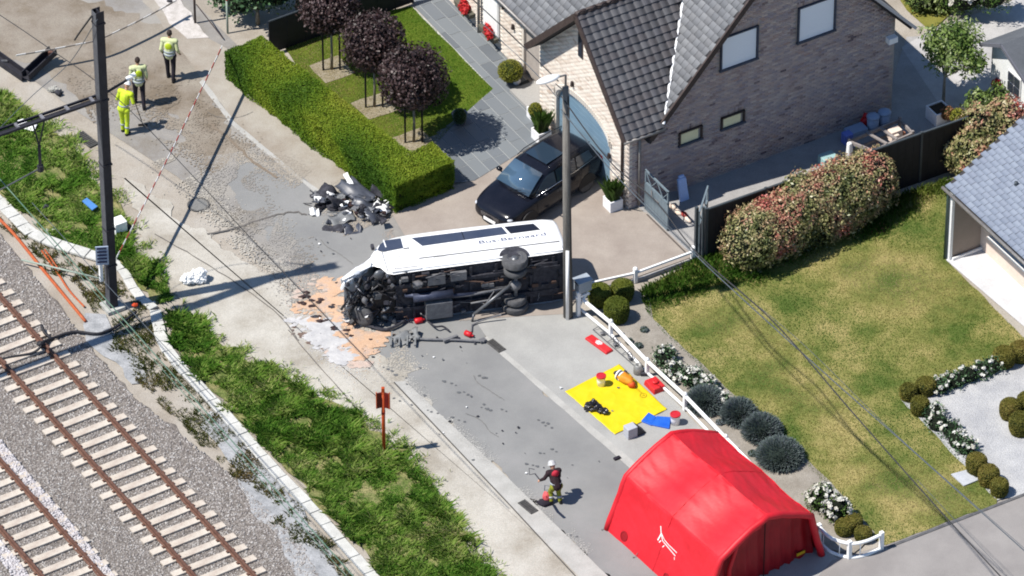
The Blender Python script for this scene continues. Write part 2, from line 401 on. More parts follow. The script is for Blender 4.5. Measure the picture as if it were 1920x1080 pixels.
grass('front_lawn_grass', gl, 36000, .035, .008, [al(92, 142, 40), al(122, 164, 54), al(146, 160, 76), al(190, 178, 112), al(210, 196, 144)], 4, .036, tintf=gl_t)
# pale kerb round the front lawn, trench of soil round each young tree
kb = MB()
for a, b in (((771, 12), (925, 168)), ((925, 168), (870, 217))): kb.bar(P(*a, .0), P(*b, .0), .06, .07)
k = kb.build('lawn_kerb', m_conc); tag(k, kind='structure')
# flower bed and gravel garden on the right
sheet('flower_bed', [(1180, 545), (1215, 555), (1225, 600), (1258, 632), (1385, 750), (1545, 892), (1640, 1000), (1600, 1040), (1545, 1030), (1430, 890), (1200, 668), (1110, 580), (1100, 545)], 10,
      M('bed_soil', al(158, 150, 138), al(182, 175, 164), scale=1.6, bscale=30, bump=.6, rough=1, fine=.12), rgh=.03)
sheet('gravel_garden', [(1870, 690), (1930, 640), (2100, 640), (2100, 880), (1900, 935), (1866, 936), (1690, 752), (1745, 722)], 11, m_gravel, rgh=.03)
sheet('terrace', [(1773, 489), (1836, 462), (1870, 455), (2100, 640), (2020, 700)], 12, M('terrace_concrete', al(226, 226, 228), al(240, 240, 242), scale=2, bscale=30, bump=.3, rough=.9, fine=.06))
b = MB(); b.bar(P(1638, 1026), P(1660, 1026, 0), .08, .1)
e = MB()
e.bar(P(1664, 1028), P(2080, 867), .1, .09); e.build('lawn_edging', M('edging_dark', al(92, 92, 96), al(120, 120, 122), scale=5)) ['kind'] = 'structure'
e = MB(); e.bar(P(1655, 1020), P(1905, 925), .05, .07); e.bar(P(1868, 937), P(1683, 745), .05, .07); e.bar(P(1215, 590), P(1262, 632), .05, .06); e.bar(P(1262, 632), P(1385, 748), .05, .06)
e.build('garden_edging', m_conc)['kind'] = 'structure'
sl_ = MB(); sl_.prism([P(1783, 891, .03), P(1807, 913, .03), P(1834, 902, .03), P(1812, 883, .03)], (0, 0, .05))
tag(sl_.build('stone_slab', M('slab_pale', al(200, 204, 210), al(215, 218, 222), scale=6)), 'square pale grey slab lying on the lawn beside the clipped balls', 'slab')
# rear garden pieces at the top right
sheet('back_lawn', [(1660, -40), (1760, -40), (1790, 20), (1745, 60), (1700, 20)], 7, M('back_grass', al(128, 128, 50), al(150, 146, 72), scale=2, bscale=30, bump=.6, rough=1))
sheet('patio', [(1690, 90), (1740, 60), (1960, -20), (2100, 40), (1960, 220), (1790, 240)], 7, M('patio_stone', al(190, 188, 186), al(212, 210, 208), scale=1.5, rough=.9))

# road furniture in the ground
def grate(c, ang, lab, L_=.62, W_=.24):
    t = empty('drain_grate', c, lab, 'drain grate', 'drain grates in the gutters')
    X = Vector((math.cos(ang), math.sin(ang), 0)); Y = Vector((-X.y, X.x, 0)); m = M('cast_iron', al(96, 95, 94), al(120, 118, 115), scale=12, rough=.7, metal=.3)
    f = MB()
    for q in (-1, 1):
        f.box(c+Y*(q*W_/2)+HZ*.03, (L_, .035, .02), (X, Y, HZ)); f.box(c+X*(q*L_/2)+HZ*.03, (.035, W_+.035, .02), (X, Y, HZ))
    f.build('frame', m, t)
    pb = MB(); pb.box(c+HZ*.03, (L_, W_, .004), (X, Y, HZ)); pb.build('pit', M('pit_dark', al(70, 68, 66)), t)
    for i in range(9):
        g = MB(); g.box(c+X*(L_*(i-4)/9.5)+HZ*.035, (.03, W_, .014), (X, Y, HZ)); g.build('grate_bar', m, t)
ga = R(-52)
grate(P(990, 952), ga, 'dark iron drain grate in the gutter behind the bending firefighter')
grate(P(930, 650), ga, 'dark iron drain grate in the gutter by the long broken pipe')
grate(P(162, 263), R(-50), 'dark iron drain grate at the road edge left of the black steel mast', .8, .34)
mh = empty('manhole_cover', P(372, 384), 'round dark manhole cover in the road above the crumpled white bag', 'manhole cover')
b = MB(); b.lathe(P(372, 384, .018), [(.36, 0), (.36, .012), (.31, .012), (.31, .006), (0.01, .006)], 28); b.build('rim', M('cast_iron', (0, 0, 0)), mh, smooth=False)
b = MB(); b.lathe(P(372, 384, .018), [(.29, 0), (.29, .015), (0.01, .017)], 28); b.build('lid', M('manhole_lid', al(132, 131, 128), al(146, 145, 141), scale=14), mh)
# cracks and repair seams in the asphalt
def seam(name, px, w_, lvl, mat, seed):
    c = smooth_path([P(*p) for p in px], 8); L_ = []; R_ = []
    for i, p in enumerate(c):
        d = (c[min(i+1, len(c)-1)]-c[max(i-1, 0)]).normalized(); n = Vector((-d.y, d.x, 0)); q = w_*(1+.7*mnoise.noise(Vector((i*.7, seed, 0)))); o = n*(mnoise.noise(Vector((i*.5, seed+9, 0)))*w_*1.4)
        L_.append(p+o+n*q/2); R_.append(p+o-n*q/2)
    sheet(name, L_+R_[::-1], lvl, mat, world=True)
m_crk = M('crack_tar', al(118, 114, 110), rough=.9)
seam('road_seam', [(388, 440), (430, 432), (500, 410), (545, 399), (575, 404)], .07, 9, m_crk, 1)
seam('road_seam', [(290, 440), (360, 480), (440, 530), (520, 590), (560, 640)], .035, 9, m_crk, 2)
seam('road_seam', [(395, 235), (430, 262), (470, 300), (520, 335)], .09, 9, M('mud', al(146, 132, 116), rough=1), 3)
seam('road_seam', [(540, 620), (640, 735), (790, 890), (900, 1010)], .03, 9, m_crk, 4)
# low kerb line in the passage (rail of the sliding gate)
b = MB(); b.bar(P(1213, 402, .03), P(1290, 478, .03), .05, .02); b.bar(P(1222, 398, .03), P(1298, 470, .03), .02, .02)
b.build('gate_track', M('track_steel', al(120, 112, 106), metal=.4))['kind'] = 'structure'

# ------------------------------------------------------------ railway
bal = [(-120, 420), (0, 440), (130, 600), (175, 660), (250, 745), (420, 880), (560, 1010), (640, 1120), (-400, 1200)]
sheet('ballast_bed', bal, 5, m_ballast0, rgh=.1)
m_stone = MT('ballast_stone', [al(128, 120, 116), al(168, 160, 155), al(194, 189, 184), al(230, 227, 223)], rough=.9)
def stones(name, poly, n, size, mat, rng, z0=.02, tf=None, flat=.7, jit=.05):
    Q = scatter(poly, n, rng, z0); Q[:, 2] += rng.uniform(0, jit, n)
    base = np.array([[1, 0, 0], [-1, 0, 0], [0, 1, 0], [0, -1, 0], [0, 0, 1], [0, 0, -1]], float)
    F0 = np.array([[0, 2, 4], [2, 1, 4], [1, 3, 4], [3, 0, 4], [2, 0, 5], [1, 2, 5], [3, 1, 5], [0, 3, 5]])
    a = rng.uniform(0, 6.28, n); ca, sa = np.cos(a), np.sin(a); sc = size*rng.uniform(.55, 1.35, (n, 3)); sc[:, 2] *= flat
    B = base[None]*sc[:, None]*rng.uniform(.7, 1.3, (n, 6, 1)); sk = rng.normal(0, .35, (n, 1, 2)); B[:, :, :2] += B[:, :, 2:3]*sk
    V = np.stack([B[..., 0]*ca[:, None]-B[..., 1]*sa[:, None], B[..., 0]*sa[:, None]+B[..., 1]*ca[:, None], B[..., 2]], -1)+Q[:, None]
    F = (F0[None]+(np.arange(n)*6)[:, None, None]).reshape(-1, 3)
    t = rng.beta(2, 2.2, n) if tf is None else tf(Q, rng)
    o = arr_mesh(name, V.reshape(-1, 3), F, mat, np.repeat(t, 8)); o['kind'] = 'stuff'; return o
balw = [tuple(P(*p))[:2] for p in bal]
stones('ballast', [tuple(P(*p))[:2] for p in ((-60, 430), (0, 440), (130, 600), (175, 660), (250, 745), (420, 880), (560, 1010), (610, 1100), (-60, 1110))], 42000, .042, m_stone, RNG, z0=-.005, jit=.03)
m_rust = M('rusty_steel', al(112, 78, 66), al(140, 104, 88), scale=8, rough=.75, metal=.25, fine=.15, bscale=40)
m_railtop = M('rail_head', al(150, 124, 112), al(170, 148, 136), scale=8, rough=.5, metal=.5)
m_sleeper = M('sleeper_concrete', al(206, 190, 176), al(236, 226, 212), scale=2.5, bscale=30, bump=.4, rough=.9, c3=al(224, 212, 197), fine=.08)
def rail_track(p0, d, L0, L1, label, anchor, gauge=1.505, nskip=0):
    X = d.normalized(); Y = Vector((-X.y, X.x, 0))   # Y to the right rail side (photo: up-right)
    t = empty('railway_track', p0, label, 'railway track')
    prof = [(-.07, .0), (.07, .0), (.07, .012), (.012, .03), (.012, .12), (.036, .128), (.036, .165), (-.036, .165), (-.036, .128), (-.012, .12), (-.012, .03), (-.07, .012)]
    for q in (0, -gauge):
        b = MB(); n = len(prof); a = p0+X*L0+Y*q; e_ = p0+X*L1+Y*q
        vs = [a+Y*y+HZ*(z+.085) for y, z in prof]+[e_+Y*y+HZ*(z+.085) for y, z in prof]
        b.add(vs, [(i, (i+1) % n, n+(i+1) % n, n+i) for i in range(n)]+[tuple(range(n)), tuple(range(n, 2*n))])
        b.build('rail', m_rust, t)
    k0 = (anchor-p0).dot(X); me = None
    k = math.ceil((L0-k0)/.6); rr = random.Random(5)
    while k0+k*.6 < L1-.2:
        c = p0+X*(k0+k*.6)+Y*(-gauge/2+rr.uniform(-.03, .03))
        if me is None:
            s = MB(); z = 0
            for a, b_ in ((-1.25, -.45), (-.45, .45), (.45, 1.25)):
                s.box(Vector(((a+b_)/2, 0, 0)), (b_-a-.001, .25, .07 if abs(a+b_) > .1 else .068), taper=1)
            pass
            so_ = s.build('sleeper', m_sleeper, t, local=True, bevel=.01); me = so_
            o = so_
        else:
            o = me.copy(); COL.objects.link(o)
        o.parent = t; o.location = c-p0+HZ*.03; o.rotation_euler = (0, 0, math.atan2(Y.y, Y.x)+rr.uniform(-.01, .01))
        k += 1
    # clips that hold the rail, joined
    cb = MB(); k = math.ceil((L0-k0)/.6)
    while k0+k*.6 < L1-.2:
        for q in (0, -gauge):
            for sd in (-1, 1): cb.box(p0+X*(k0+k*.6)+Y*(q+sd*.1)+HZ*.12, (.09, .07, .03), (X, Y, HZ))
        k += 1
    cb.build('rail_clips', m_rust, t)['kind'] = 'stuff'
    return t
D = (P(467, 1077)-P(143, 720)).normalized()
rail_track(P(143, 720), D, -8.5, 15, 'railway track with rusty rails and pale sleepers, the one nearer the road', P(190, 746.7))
rail_track(P(0, 870), D, -5, 9, 'railway track in the bottom left corner edged with white stones', P(14, 907))
m_ws = MT('white_stone', [al(190, 184, 186), al(225, 220, 222), al(240, 238, 240)], rough=.9)
def strip(px, hw): 
    c = [P(*p) for p in px]; l = []; r = []
    for i, p in enumerate(c):
        d = (c[min(i+1, len(c)-1)]-c[max(i-1, 0)]).normalized(); n = Vector((-d.y, d.x, 0)); l.append(p+n*hw); r.append(p-n*hw)
    return [tuple(p)[:2] for p in l+r[::-1]]
stones('white_stones', strip([(-12, 830), (20, 870), (60, 915), (110, 975), (155, 1030), (215, 1100)], .2), 2600, .05, m_ws, RNG, z0=.05)
stones('white_stones', strip([(-30, 1000), (-5, 1030), (25, 1062), (50, 1100)], .22), 1200, .05, m_ws, RNG, z0=.05)
# dark oily patch and black cable lump across the near rail
blk = M('black_rubber', al(36, 36, 42), al(52, 52, 58), scale=9, rough=.6)
b = MB(); b.tube(smooth_path(px_path([(-30, 688), (10, 672), (60, 662), (78, 648)], [.1, .1, .14, .3])), .04, 8)
b.tube(smooth_path(px_path([(78, 642), (105, 632), (140, 622), (182, 626), (212, 616), (235, 600), (255, 585)], [.3, .12, .1, .08, .08, .1, .1])), .045, 8)
b.tube(smooth_path(px_path([(78, 610), (84, 624), (95, 636), (78, 648)], [.25, .16, .12, .26])), .05, 8)
b.blob(P(76, 645, .3), (.12, .1, .09), 3, .3)
tag(b.build('cable', blk, smooth=True), 'thick black cable lying across the rail with a knotted lump', 'cable')

# concrete cable trough beside the track: one lid after the other
tr = smooth_path([P(*p) for p in ((-60, 300), (-20, 362), (20, 402), (60, 440), (110, 462), (160, 478), (205, 492))], 10)
tr2 = smooth_path([P(*p) for p in ((292, 585), (300, 625), (322, 672), (372, 725), (430, 790), (520, 890), (600, 975), (720, 1110))], 10)
tr3 = smooth_path([P(*p) for p in ((212, 492), (232, 512), (243, 530), (262, 560), (292, 585))], 6)
tro = empty('cable_trough', P(300, 640), 'pale concrete cable trough with lids running along the weedy bank', 'cable trough')
lidn = 0; m_lid = M('white_concrete', al(214, 213, 206), al(236, 235, 228), scale=3, bscale=30, bump=.3, rough=.9, fine=.08)
for path, wd in ((tr, .42), (tr2, .36), (tr3, .3)):
    acc = 0; last = path[0]; rr = random.Random(3)
    for i in range(1, len(path)):
        acc += (path[i]-path[i-1]).length
        if acc >= .48:
            d = (path[i]-last).normalized(); n = Vector((-d.y, d.x, 0)); c = (path[i]+last)/2+n*rr.uniform(-.02, .02)
            L_ = (path[i]-last).length-.025
            q = MB(); q.box(c+HZ*.03, (L_, wd*rr.uniform(.95, 1.02), .07+rr.uniform(0, .02)), (d, n, HZ)); q.build('lid', m_lid, tro, bevel=.012); lidn += 1
            acc = 0; last = path[i]
sheet('silt_patch', [(395, 770), (430, 785), (470, 840), (500, 880), (560, 940), (620, 1040), (650, 1100), (560, 1100), (520, 1000), (470, 960), (440, 880), (405, 830), (370, 800)], 6, m_silt, rgh=.1)
sheet('silt_patch', [(160, 585), (200, 590), (215, 640), (262, 668), (290, 730), (250, 720), (215, 680), (165, 640), (150, 610)], 6, m_silt, rgh=.12)
# weeds
GR = [al(86, 138, 48), al(124, 176, 68), al(164, 202, 94), al(200, 220, 130), al(226, 222, 164)]
def weeds(name, pxp, n, h, seed, ramp=GR, w_=.016, var=1.0):
    poly = [tuple(p)[:2] for p in rough(rough([P(*p) for p in pxp], .22, .5, seed), .1, .12, seed+1)]; rng = np.random.default_rng(seed); Q = scatter(poly, int(n*1.5), rng, .0); dm = nz(Q[:, 0], Q[:, 1], 3.0, seed+7)+.8*nz(Q[:, 0], Q[:, 1], 8.0, seed+8)+rng.normal(0, .35, len(Q)); Q = Q[dm > -.35][:n]; n = len(Q)
    g = nz(Q[:, 0], Q[:, 1], 1.6, seed)*.6+nz(Q[:, 0], Q[:, 1], 4.5, seed+2)*.5
    hh = h*np.clip(.75+.5*g*var, .2, 1.6)
    tint = np.clip(.42-.22*nz(Q[:, 0], Q[:, 1], 1.3, seed+5)+.22*nz(Q[:, 0], Q[:, 1], 5, seed+4)+rng.normal(0, .15, n), 0, 1)
    V, F = blades(Q, hh*1.25, w_*.7, rng, .9)
    if 'weed_leaf' not in MATS or ramp is not GR:
        mat = MT('weed_leaf' if ramp is GR else name+'_leaf', ramp, rough=.7, spec=.15, trans=.5)
    else: mat = MATS['weed_leaf']
    # broad leaves above
    m = n//3; Q2 = Q[:m].copy(); Q2[:, 2] = hh[:m]*rng.uniform(.4, 1.05, m); N2 = np.tile([0, 0, 1.], (m, 1))
    V2, F2 = leaves(Q2, N2, .034, rng, .5, .7)
    o = arr_mesh(name, V, F, mat, tint); o['kind'] = 'stuff'
    o2 = arr_mesh(name+'_leaves', V2, F2, mat, tint[:m]); o2['kind'] = 'stuff'
m_under = M('weed_ground', al(96, 118, 52), al(164, 156, 108), scale=2, bscale=20, bump=1, rough=1, fine=.25)
bank = [(330, 585), (370, 600), (430, 660), (500, 690), (560, 725), (640, 765), (715, 815), (765, 880), (800, 910), (840, 965), (930, 1100), (735, 1100), (690, 1045), (560, 910), (430, 765), (350, 680), (318, 640)]
sheet('bank_ground', bank, 8, m_under, rgh=.12); weeds('bank_weeds', bank, 52000, .21, 11)
ul = [(-60, 175), (30, 190), (75, 235), (130, 265), (160, 330), (205, 370), (232, 400), (240, 470), (300, 510), (320, 560), (290, 575), (240, 515), (205, 480), (150, 466), (90, 440), (40, 395), (-60, 300)]
sheet('verge_ground', ul, 8, m_under, rgh=.12); weeds('verge_weeds', ul, 24000, .17, 12)
weeds('track_side_weeds', [(-40, 395), (40, 425), (110, 475), (200, 500), (270, 570), (300, 640), (330, 700), (430, 805), (520, 905), (640, 1045), (670, 1100), (650, 1100), (480, 925), (340, 800), (240, 700), (200, 600), (120, 520), (20, 440)], 9000, .1, 13, ramp=[al(84, 92, 40), al(108, 118, 56), al(128, 120, 70), al(150, 130, 86)])

# fine cracks and tyre marks across the asphalt
rc = random.Random(31); m_fc = M('hair_crack', al(122, 120, 117), rough=1); m_ty = M('tyre_mark', al(134, 133, 132), rough=.9)
for i in range(6):
    x, y = rc.uniform(380, 1050), 0; y = 250+(x-380)*.98+rc.uniform(-60, 60); a = rc.uniform(-.3, 1.5); pts = [(x, y)]
    for k in range(4): a += rc.uniform(-.6, .6); x += 24*math.cos(a); y += 15*math.sin(a); pts.append((x, y))
    if y < 880: seam('road_crack', pts, .014, 9, m_fc, 40+i)


def dust(name, px, mat, n, sd, off, size, seed):
    """flakes of grit blown along a line, thinning out to both sides"""
    rng = np.random.default_rng(seed); path = smooth_path([P(*p) for p in px], 12); m = len(path); Q = np.zeros((n, 3))
    for i in range(n):
        k = rng.integers(0, m-1); p = path[k].lerp(path[k+1], rng.random()); d = (path[k+1]-path[k]).normalized(); o = off+rng.normal(0, sd); Q[i] = (p.x-d.y*o, p.y+d.x*o, .0285+rng.uniform(0, .001))
    keep = nz(Q[:, 0], Q[:, 1], 2.5, seed) > -.5; Q = Q[keep]
    V, F = leaves(Q, np.tile([0, 0, 1.], (len(Q), 1)), size*.8, rng, .9, .0); V[:, 2] = np.maximum(V[:, 2], .027); o = arr_mesh(name, V, F, mat); o['kind'] = 'stuff'
m_du = MATS['verge_dust']
dust('road_dust', [(300, 300), (400, 400), (480, 480), (560, 545), (640, 612), (700, 652), (757, 712)], m_du, 9000, .28, .2, .03, 1)
dust('road_dust', [(757, 712), (860, 812), (962, 905), (1100, 1040)], MATS['gutter_concrete'], 3000, .12, .05, .02, 2)
dust('road_dust', [(420, 290), (450, 380), (520, 470), (600, 560)], MATS['old_asphalt'], 9000, .4, 0, .04, 3)
dust('road_dust', [(420, 290), (520, 310), (600, 360), (680, 430)], MATS['hedge_pavement_grit'], 5000, .3, 0, .03, 4)
dust('road_dust', [(150, 190), (280, 165), (360, 255), (440, 300)], MATS['dirty_asphalt'], 9000, .45, 0, .045, 5)
dust('forecourt_dust', [(740, 430), (800, 500), (870, 560), (885, 600)], MATS['forecourt_concrete'], 4000, .2, 0, .03, 6)
rng_ = np.random.default_rng(77)
for nm, line, n_ in (('loose_weeds', [(330, 575), (430, 650), (560, 722), (715, 812), (800, 905), (930, 1095)], 5200), ('loose_weeds', [(75, 232), (135, 265), (170, 330), (215, 375), (245, 440), (305, 505)], 2600)):
    path = smooth_path([P(*p) for p in line], 10); Q = np.zeros((n_, 3))
    for i in range(n_):
        k = rng_.integers(0, len(path)-1); p = path[k].lerp(path[k+1], rng_.random()); d = (path[k+1]-path[k]).normalized(); o = rng_.normal(.05, .2); Q[i] = (p.x-d.y*o, p.y+d.x*o, .03)
    Q = Q[nz(Q[:, 0], Q[:, 1], 4.0, 3)+.6*nz(Q[:, 0], Q[:, 1], 11.0, 4) > .1]; V, F = blades(Q, .13, .012, rng_, 1.1); arr_mesh(nm, V, F, MATS['weed_leaf'], np.clip(rng_.normal(.6, .2, len(Q)), 0, 1))['kind'] = 'stuff'

# ------------------------------------------------------------ the brick house
m_wallcore = M('brick_joint', al(190, 180, 172), al(205, 195, 185), scale=5, bscale=60, rough=1)
m_brick = MT('gable_brick', [al(128, 112, 116), al(196, 174, 168), al(224, 202, 192), al(190, 178, 182), al(238, 218, 206), al(210, 180, 168)], rough=.9)
m_frontcore = M('front_joint', al(225, 214, 200, 1.3), al(235, 226, 214, 1.3), scale=5, rough=1)
m_fbrick = MT('front_brick', [al(206, 186, 168, 1.3), al(236, 222, 208, 1.3), al(248, 240, 228, 1.3), al(226, 206, 190, 1.3)], rough=.9)
m_trim = M('dark_brown_trim', al(74, 62, 60), al(88, 76, 72), scale=6, rough=.6)
m_white = M('white_paint', (.8, .8, .79), (.74, .74, .73), scale=6, rough=.5, fine=.03)
m_zinc = M('zinc', al(150, 146, 144), al(170, 166, 162), scale=7, rough=.5, metal=.4)
house = empty('brick_house', H(0, 0), 'brick house with grey tiled gables, closed white shutters and a blue grey arched garage door', 'house')
def mroof(s): return 3.0+1.12*(s-.82)
RS = 5.79; RZ = mroof(RS)
def rroof(s): return RZ-1.09*(s-RS)
wins = [(3.36, 4.22, 4.7, 5.46), (6.25, 4.22, 7.62, 5.55), (1.87, 1.84, 2.68, 2.32), (3.45, 1.88, 4.27, 2.31)]
# gable wall (plane Y'=0.012), core as grid pieces around the windows
gb = MB()
gpoly = [(0, 0), (10, 0), (10, rroof(10)-.1), (RS, RZ-.15), (1.0, mroof(1.0)-.1), (.9, 2.95), (0, 2.95)]
gb.prism([H(a, .012, b) for a, b in gpoly], HY*.28)
gb.build('wall', m_wallcore, house)
def brick_wall(name, plane, poly, holes, mat, nobj, U, W, seed, arch=None, bw=.21, bh=.068, j=.011, out=.014):
    """running bond of real bricks on a wall; poly, holes in (u, z). plane(u, z, depth)->point. U = outward unit"""
    rng = np.random.default_rng(seed); rows = []; uu = [p[0] for p in poly]; zz = [p[1] for p in poly]; r = 0; z = min(zz)
    items = []
    while z < max(zz):
        u = min(uu)-(bw+j)*.5*(r % 2)
        while u < max(uu):
            items.append((u+j/2, z, bw*1.0, bh)); u += bw+j
        z += bh+j; r += 1
    I = np.array(items); cx = I[:, 0]+I[:, 2]/2; cz = I[:, 1]+bh/2
    k = in_poly(cx, cz, poly)
    for du in (-.09, .09): k &= in_poly(cx+du, cz+bh*.4, poly)
    for h in holes: k &= ~((cx > h[0]-.09) & (cx < h[2]+.09) & (cz > h[1]-.03) & (cz < h[3]+.14))
    if arch is not None:
        for du in (-.09, .09): k &= ~arch(cx+du, cz)
    I = I[k]
    # soldier course over every hole
    for h in holes:
        u = h[0]-.08
        while u < h[2]+.06: I = np.vstack([I, [u, h[3]+.012, .064, .2]]); u += .076
    n = len(I); tn = rng.beta(1.6, 1.6, n)
    tn = np.clip(tn*.8+.12+.16*nz(I[:, 0], I[:, 1]*1.2, 5.0, seed), 0, 1)
    order = np.argsort(I[:, 0]*.9+I[:, 1]*.6)   # nearest to the camera first
    def mesh_of(ids, nm):
        V = []; F = []
        for q in ids:
            u, z, b_, h_ = I[q]; o = rng.uniform(0, .006); k0 = len(V)
            for d in (0, 1):
                e = .0 if not d else .003
                dd = -.01 if not d else out+o
                V += [plane(u+e, z+e, dd), plane(u+b_-e, z+e, dd), plane(u+b_-e, z+h_-e, dd), plane(u+e, z+h_-e, dd)]
            F += [(k0+4, k0+5, k0+6, k0+7), (k0, k0+1, k0+5, k0+4), (k0+1, k0+2, k0+6, k0+5), (k0+2, k0+3, k0+7, k0+6), (k0+3, k0, k0+4, k0+7)]
        return V, F
    for q in order[:nobj]:
        V, F = mesh_of([q], 'brick'); me = bpy.data.meshes.new('brick'); o0 = Vector(W.location)
        me.from_pydata([tuple(v-o0) for v in V], [], F); me.materials.append(mat); me.attributes.new('tint', 'FLOAT', 'FACE').data.foreach_set('value', [tn[q]]*5)
        o = bpy.data.objects.new('brick', me); COL.objects.link(o); o.parent = W
    rest = order[nobj:]
    V, F = mesh_of(rest, name)
    o = arr_mesh(name, np.array([tuple(v) for v in V]), np.array(F), mat, np.repeat(tn[rest], 5), parent=W); o['kind'] = 'stuff'
brick_wall('brickwork', lambda u, z, d: H(u, .012-d, z), gpoly, [(a, b, c, d) for a, b, c, d in wins], m_brick, 290, -HY, house, 1)
m_shut = M('shutter_white', (.80, .84, .88), rough=.5, fine=.02)
m_yel = M('yellowish_panel', (.80, .74, .46), (.74, .68, .42), scale=3, rough=.7)
m_sill = M('blue_stone', al(78, 84, 100), al(92, 98, 112), scale=8, rough=.8)
for i, (a, b, c, d) in enumerate(wins):
    # the opening is dressed by frame pieces standing proud of the brick core
    f = MB(); e = -.002 if i < 2 else -.004
    for (x0, z0, x1, z1) in ((a-.03, b, a+.02, d), (c-.02, b, c+.03, d), (a-.03, d-.04, c+.03, d)):
        f.box(H((x0+x1)/2, .0, z0), (x1-x0, .14, z1-z0), (HX, HY, HZ))
    wd = f.build('window', m_sill if i < 2 else m_trim, house)
    s_ = MB(); s_.box(H((a+c)/2, -.02, b-.07), (c-a+.12, .12, .066), (HX, HY, HZ)); s_.build('sill', m_sill, wd)
    if i < 2:
        n = 17; hh = (d-b-.04)/n
        for q in range(n):
            v = MB(); v.box(H((a+c)/2-.01, .0, b+q*hh+.002), (c-a-.05, .03, hh-.005), (HX, HY, HZ)); v.build('shutter_slat', m_shut, wd)
    else:
        v = MB(); v.box(H((a+c)/2-.03, .0, b+.01), (c-a-.16, .03, d-b-.06), (HX, HY, HZ)); v.build('panel', m_yel, wd)
# wing gable wall with garage door arch, facing the street
def archz(t): return 1.62+.76*math.sqrt(max(0, 1-((t-2.78)/1.64)**2))**.8
fp = [(0, 0), (1.14, 0)]+[(1.14+3.28*k/16, archz(1.14+3.28*k/16)) for k in range(17)]+[(4.42, 0), (5.4, 0), (5.4, 3.05), (2.55, 5.95), (0, 3.2)]
b = MB(); b.prism([H(.012, a, z) for a, z in fp], HX*.28); b.build('wing_wall', m_frontcore, house)
brick_wall('front_brickwork', lambda u, z, d: H(.012-d, u, z), [(0, 0), (5.4, 0), (5.4, 3.05), (2.55, 5.9), (0, 3.15)], [(2.78, 4.1, 3.1, 5.1)], m_fbrick, 0, -HX, house, 2,
           arch=lambda u, z: (u > 1.02) & (u < 4.5) & (z < 1.72+.76*np.sqrt(np.clip(1-((u-2.78)/1.72)**2, 0, 1))**.8))
am = MB()
for k in range(48):
    th = math.pi*(k+.5)/48; t_ = 2.78-1.7*math.cos(th); z_ = archz(min(max(t_, 1.15), 4.41))+.02
    if z_ < 1.5: continue
    am.box(H(-.012, t_, z_), (.05, .06, .19), (HX, HY, HZ))
am.build('brick_arch', m_fbrick, house, tint=.6)['kind'] = 'stuff'
m_gdoor = M('garage_door_blue', al(112, 140, 160, 1.15), al(122, 148, 166, 1.15), scale=2, rough=.45, fine=.03)
gd = MB(); gd.prism([H(.13, a, z) for a, z in [(1.14, 0)]+[(1.14+3.28*k/16, archz(1.14+3.28*k/16)) for k in range(17)]+[(4.42, 0)]], HX*.05)
gdo = gd.build('garage_door', m_gdoor, house)
for k in range(12):
    z = .2*k+.03
    if z > 2.2: break
    a = 1.2; c = 4.36
    while archz(a) < z+.2 and a < 2.7: a += .05
    v = MB(); v.box(H(.118, 2.78, z), (.02, 2*(2.78-a), .185), (HX, HY, HZ)); v.build('door_panel', m_gdoor, gdo)
b = MB(); b.box(H(.02, 2.95, 4.1), (.05, .3, 1.0), (HX, HY, HZ)); wv = b.build('window', m_trim, house)
b = MB(); b.box(H(-.012, 2.95, 4.14), (.012, .2, .9), (HX, HY, HZ)); b.build('pane', M('window_glass', (.03, .035, .05), rough=.08, spec=.6, fine=0), wv)
# wing side wall towards the entrance and the long front wall
b = MB(); b.prism([H(a, 5.4, z) for a, z in ((.02, 0), (.9, 0), (.9, 3.0), (.02, 3.0))], HY*-.25); b.build('wing_side_wall', m_frontcore, house)
fw2 = [(5.4, 0), (6.95, 0), (6.95, 1.75), (7.05, 1.95), (7.25, 2.1), (7.45, 2.13), (7.65, 2.08), (7.85, 1.93), (7.93, 1.75), (7.93, 0), (14, 0), (14, 2.95), (5.4, 2.95)]
b = MB(); b.prism([H(.912, a, z) for a, z in fw2], HX*.25); b.build('front_wall', m_frontcore, house)
brick_wall('front_brickwork', lambda u, z, d: H(.912-d, u, z), [(5.4, 0), (14, 0), (14, 2.9), (5.4, 2.9)], [(9.42, 0, 10.4, 2.12)], m_fbrick, 0, -HX, house, 4, arch=lambda u, z: (u > 6.85) & (u < 8.0) & (z < 2.2))
b = MB(); b.prism([H(1.1, a, z) for a, z in fw2[1:10]], HX*.05); dr = b.build('front_door', M('teal_door', al(60, 100, 108), al(70, 112, 118), scale=4, rough=.4), house)
b = MB(); b.box(H(1.08, 7.2, .9), (.03, .04, .5), (HX, HY, HZ)); b.build('handle', m_zinc, dr)
b = MB(); b.box(H(.88, 9.91, .35), (.06, .98, 1.75), (HX, HY, HZ)); wd = b.build('window', m_white, house)
n = 14
for q in range(n):
    v = MB(); v.box(H(.84, 9.91, .38+q*.12), (.02, .9, .113), (HX, HY, HZ)); v.build('shutter_slat', m_white, wd)
b = MB(); b.tube([H(.8, 10.6, 0), H(.8, 10.6, 2.6)], .05, 10); b.build('downpipe', m_zinc, house, smooth=True)
b = MB(); b.tube([H(-.06, .32, .1), H(-.06, .32, 2.9), H(-.2, -.3, 3.05)], .04, 8); b.build('downpipe', M('brown_pipe', al(96, 80, 74)), house, smooth=True)
b = MB(); b.tube([H(.35, -.07, .1), H(.35, -.07, 3.0)], .045, 8); b.build('downpipe', m_zinc, house, smooth=True)
for tt, zz in ((7.3, 2.55), (8.5, 1.45), (1.1, 1.35), (3.35, 2.75), (9.1, 1.9)):
    b = MB(); b.box(H(-.06 if tt < 5 else .84, tt, zz), (.1, .1, .2), (HX, HY, HZ), taper=.7); b.build('wall_lamp', m_trim, house, bevel=.015)
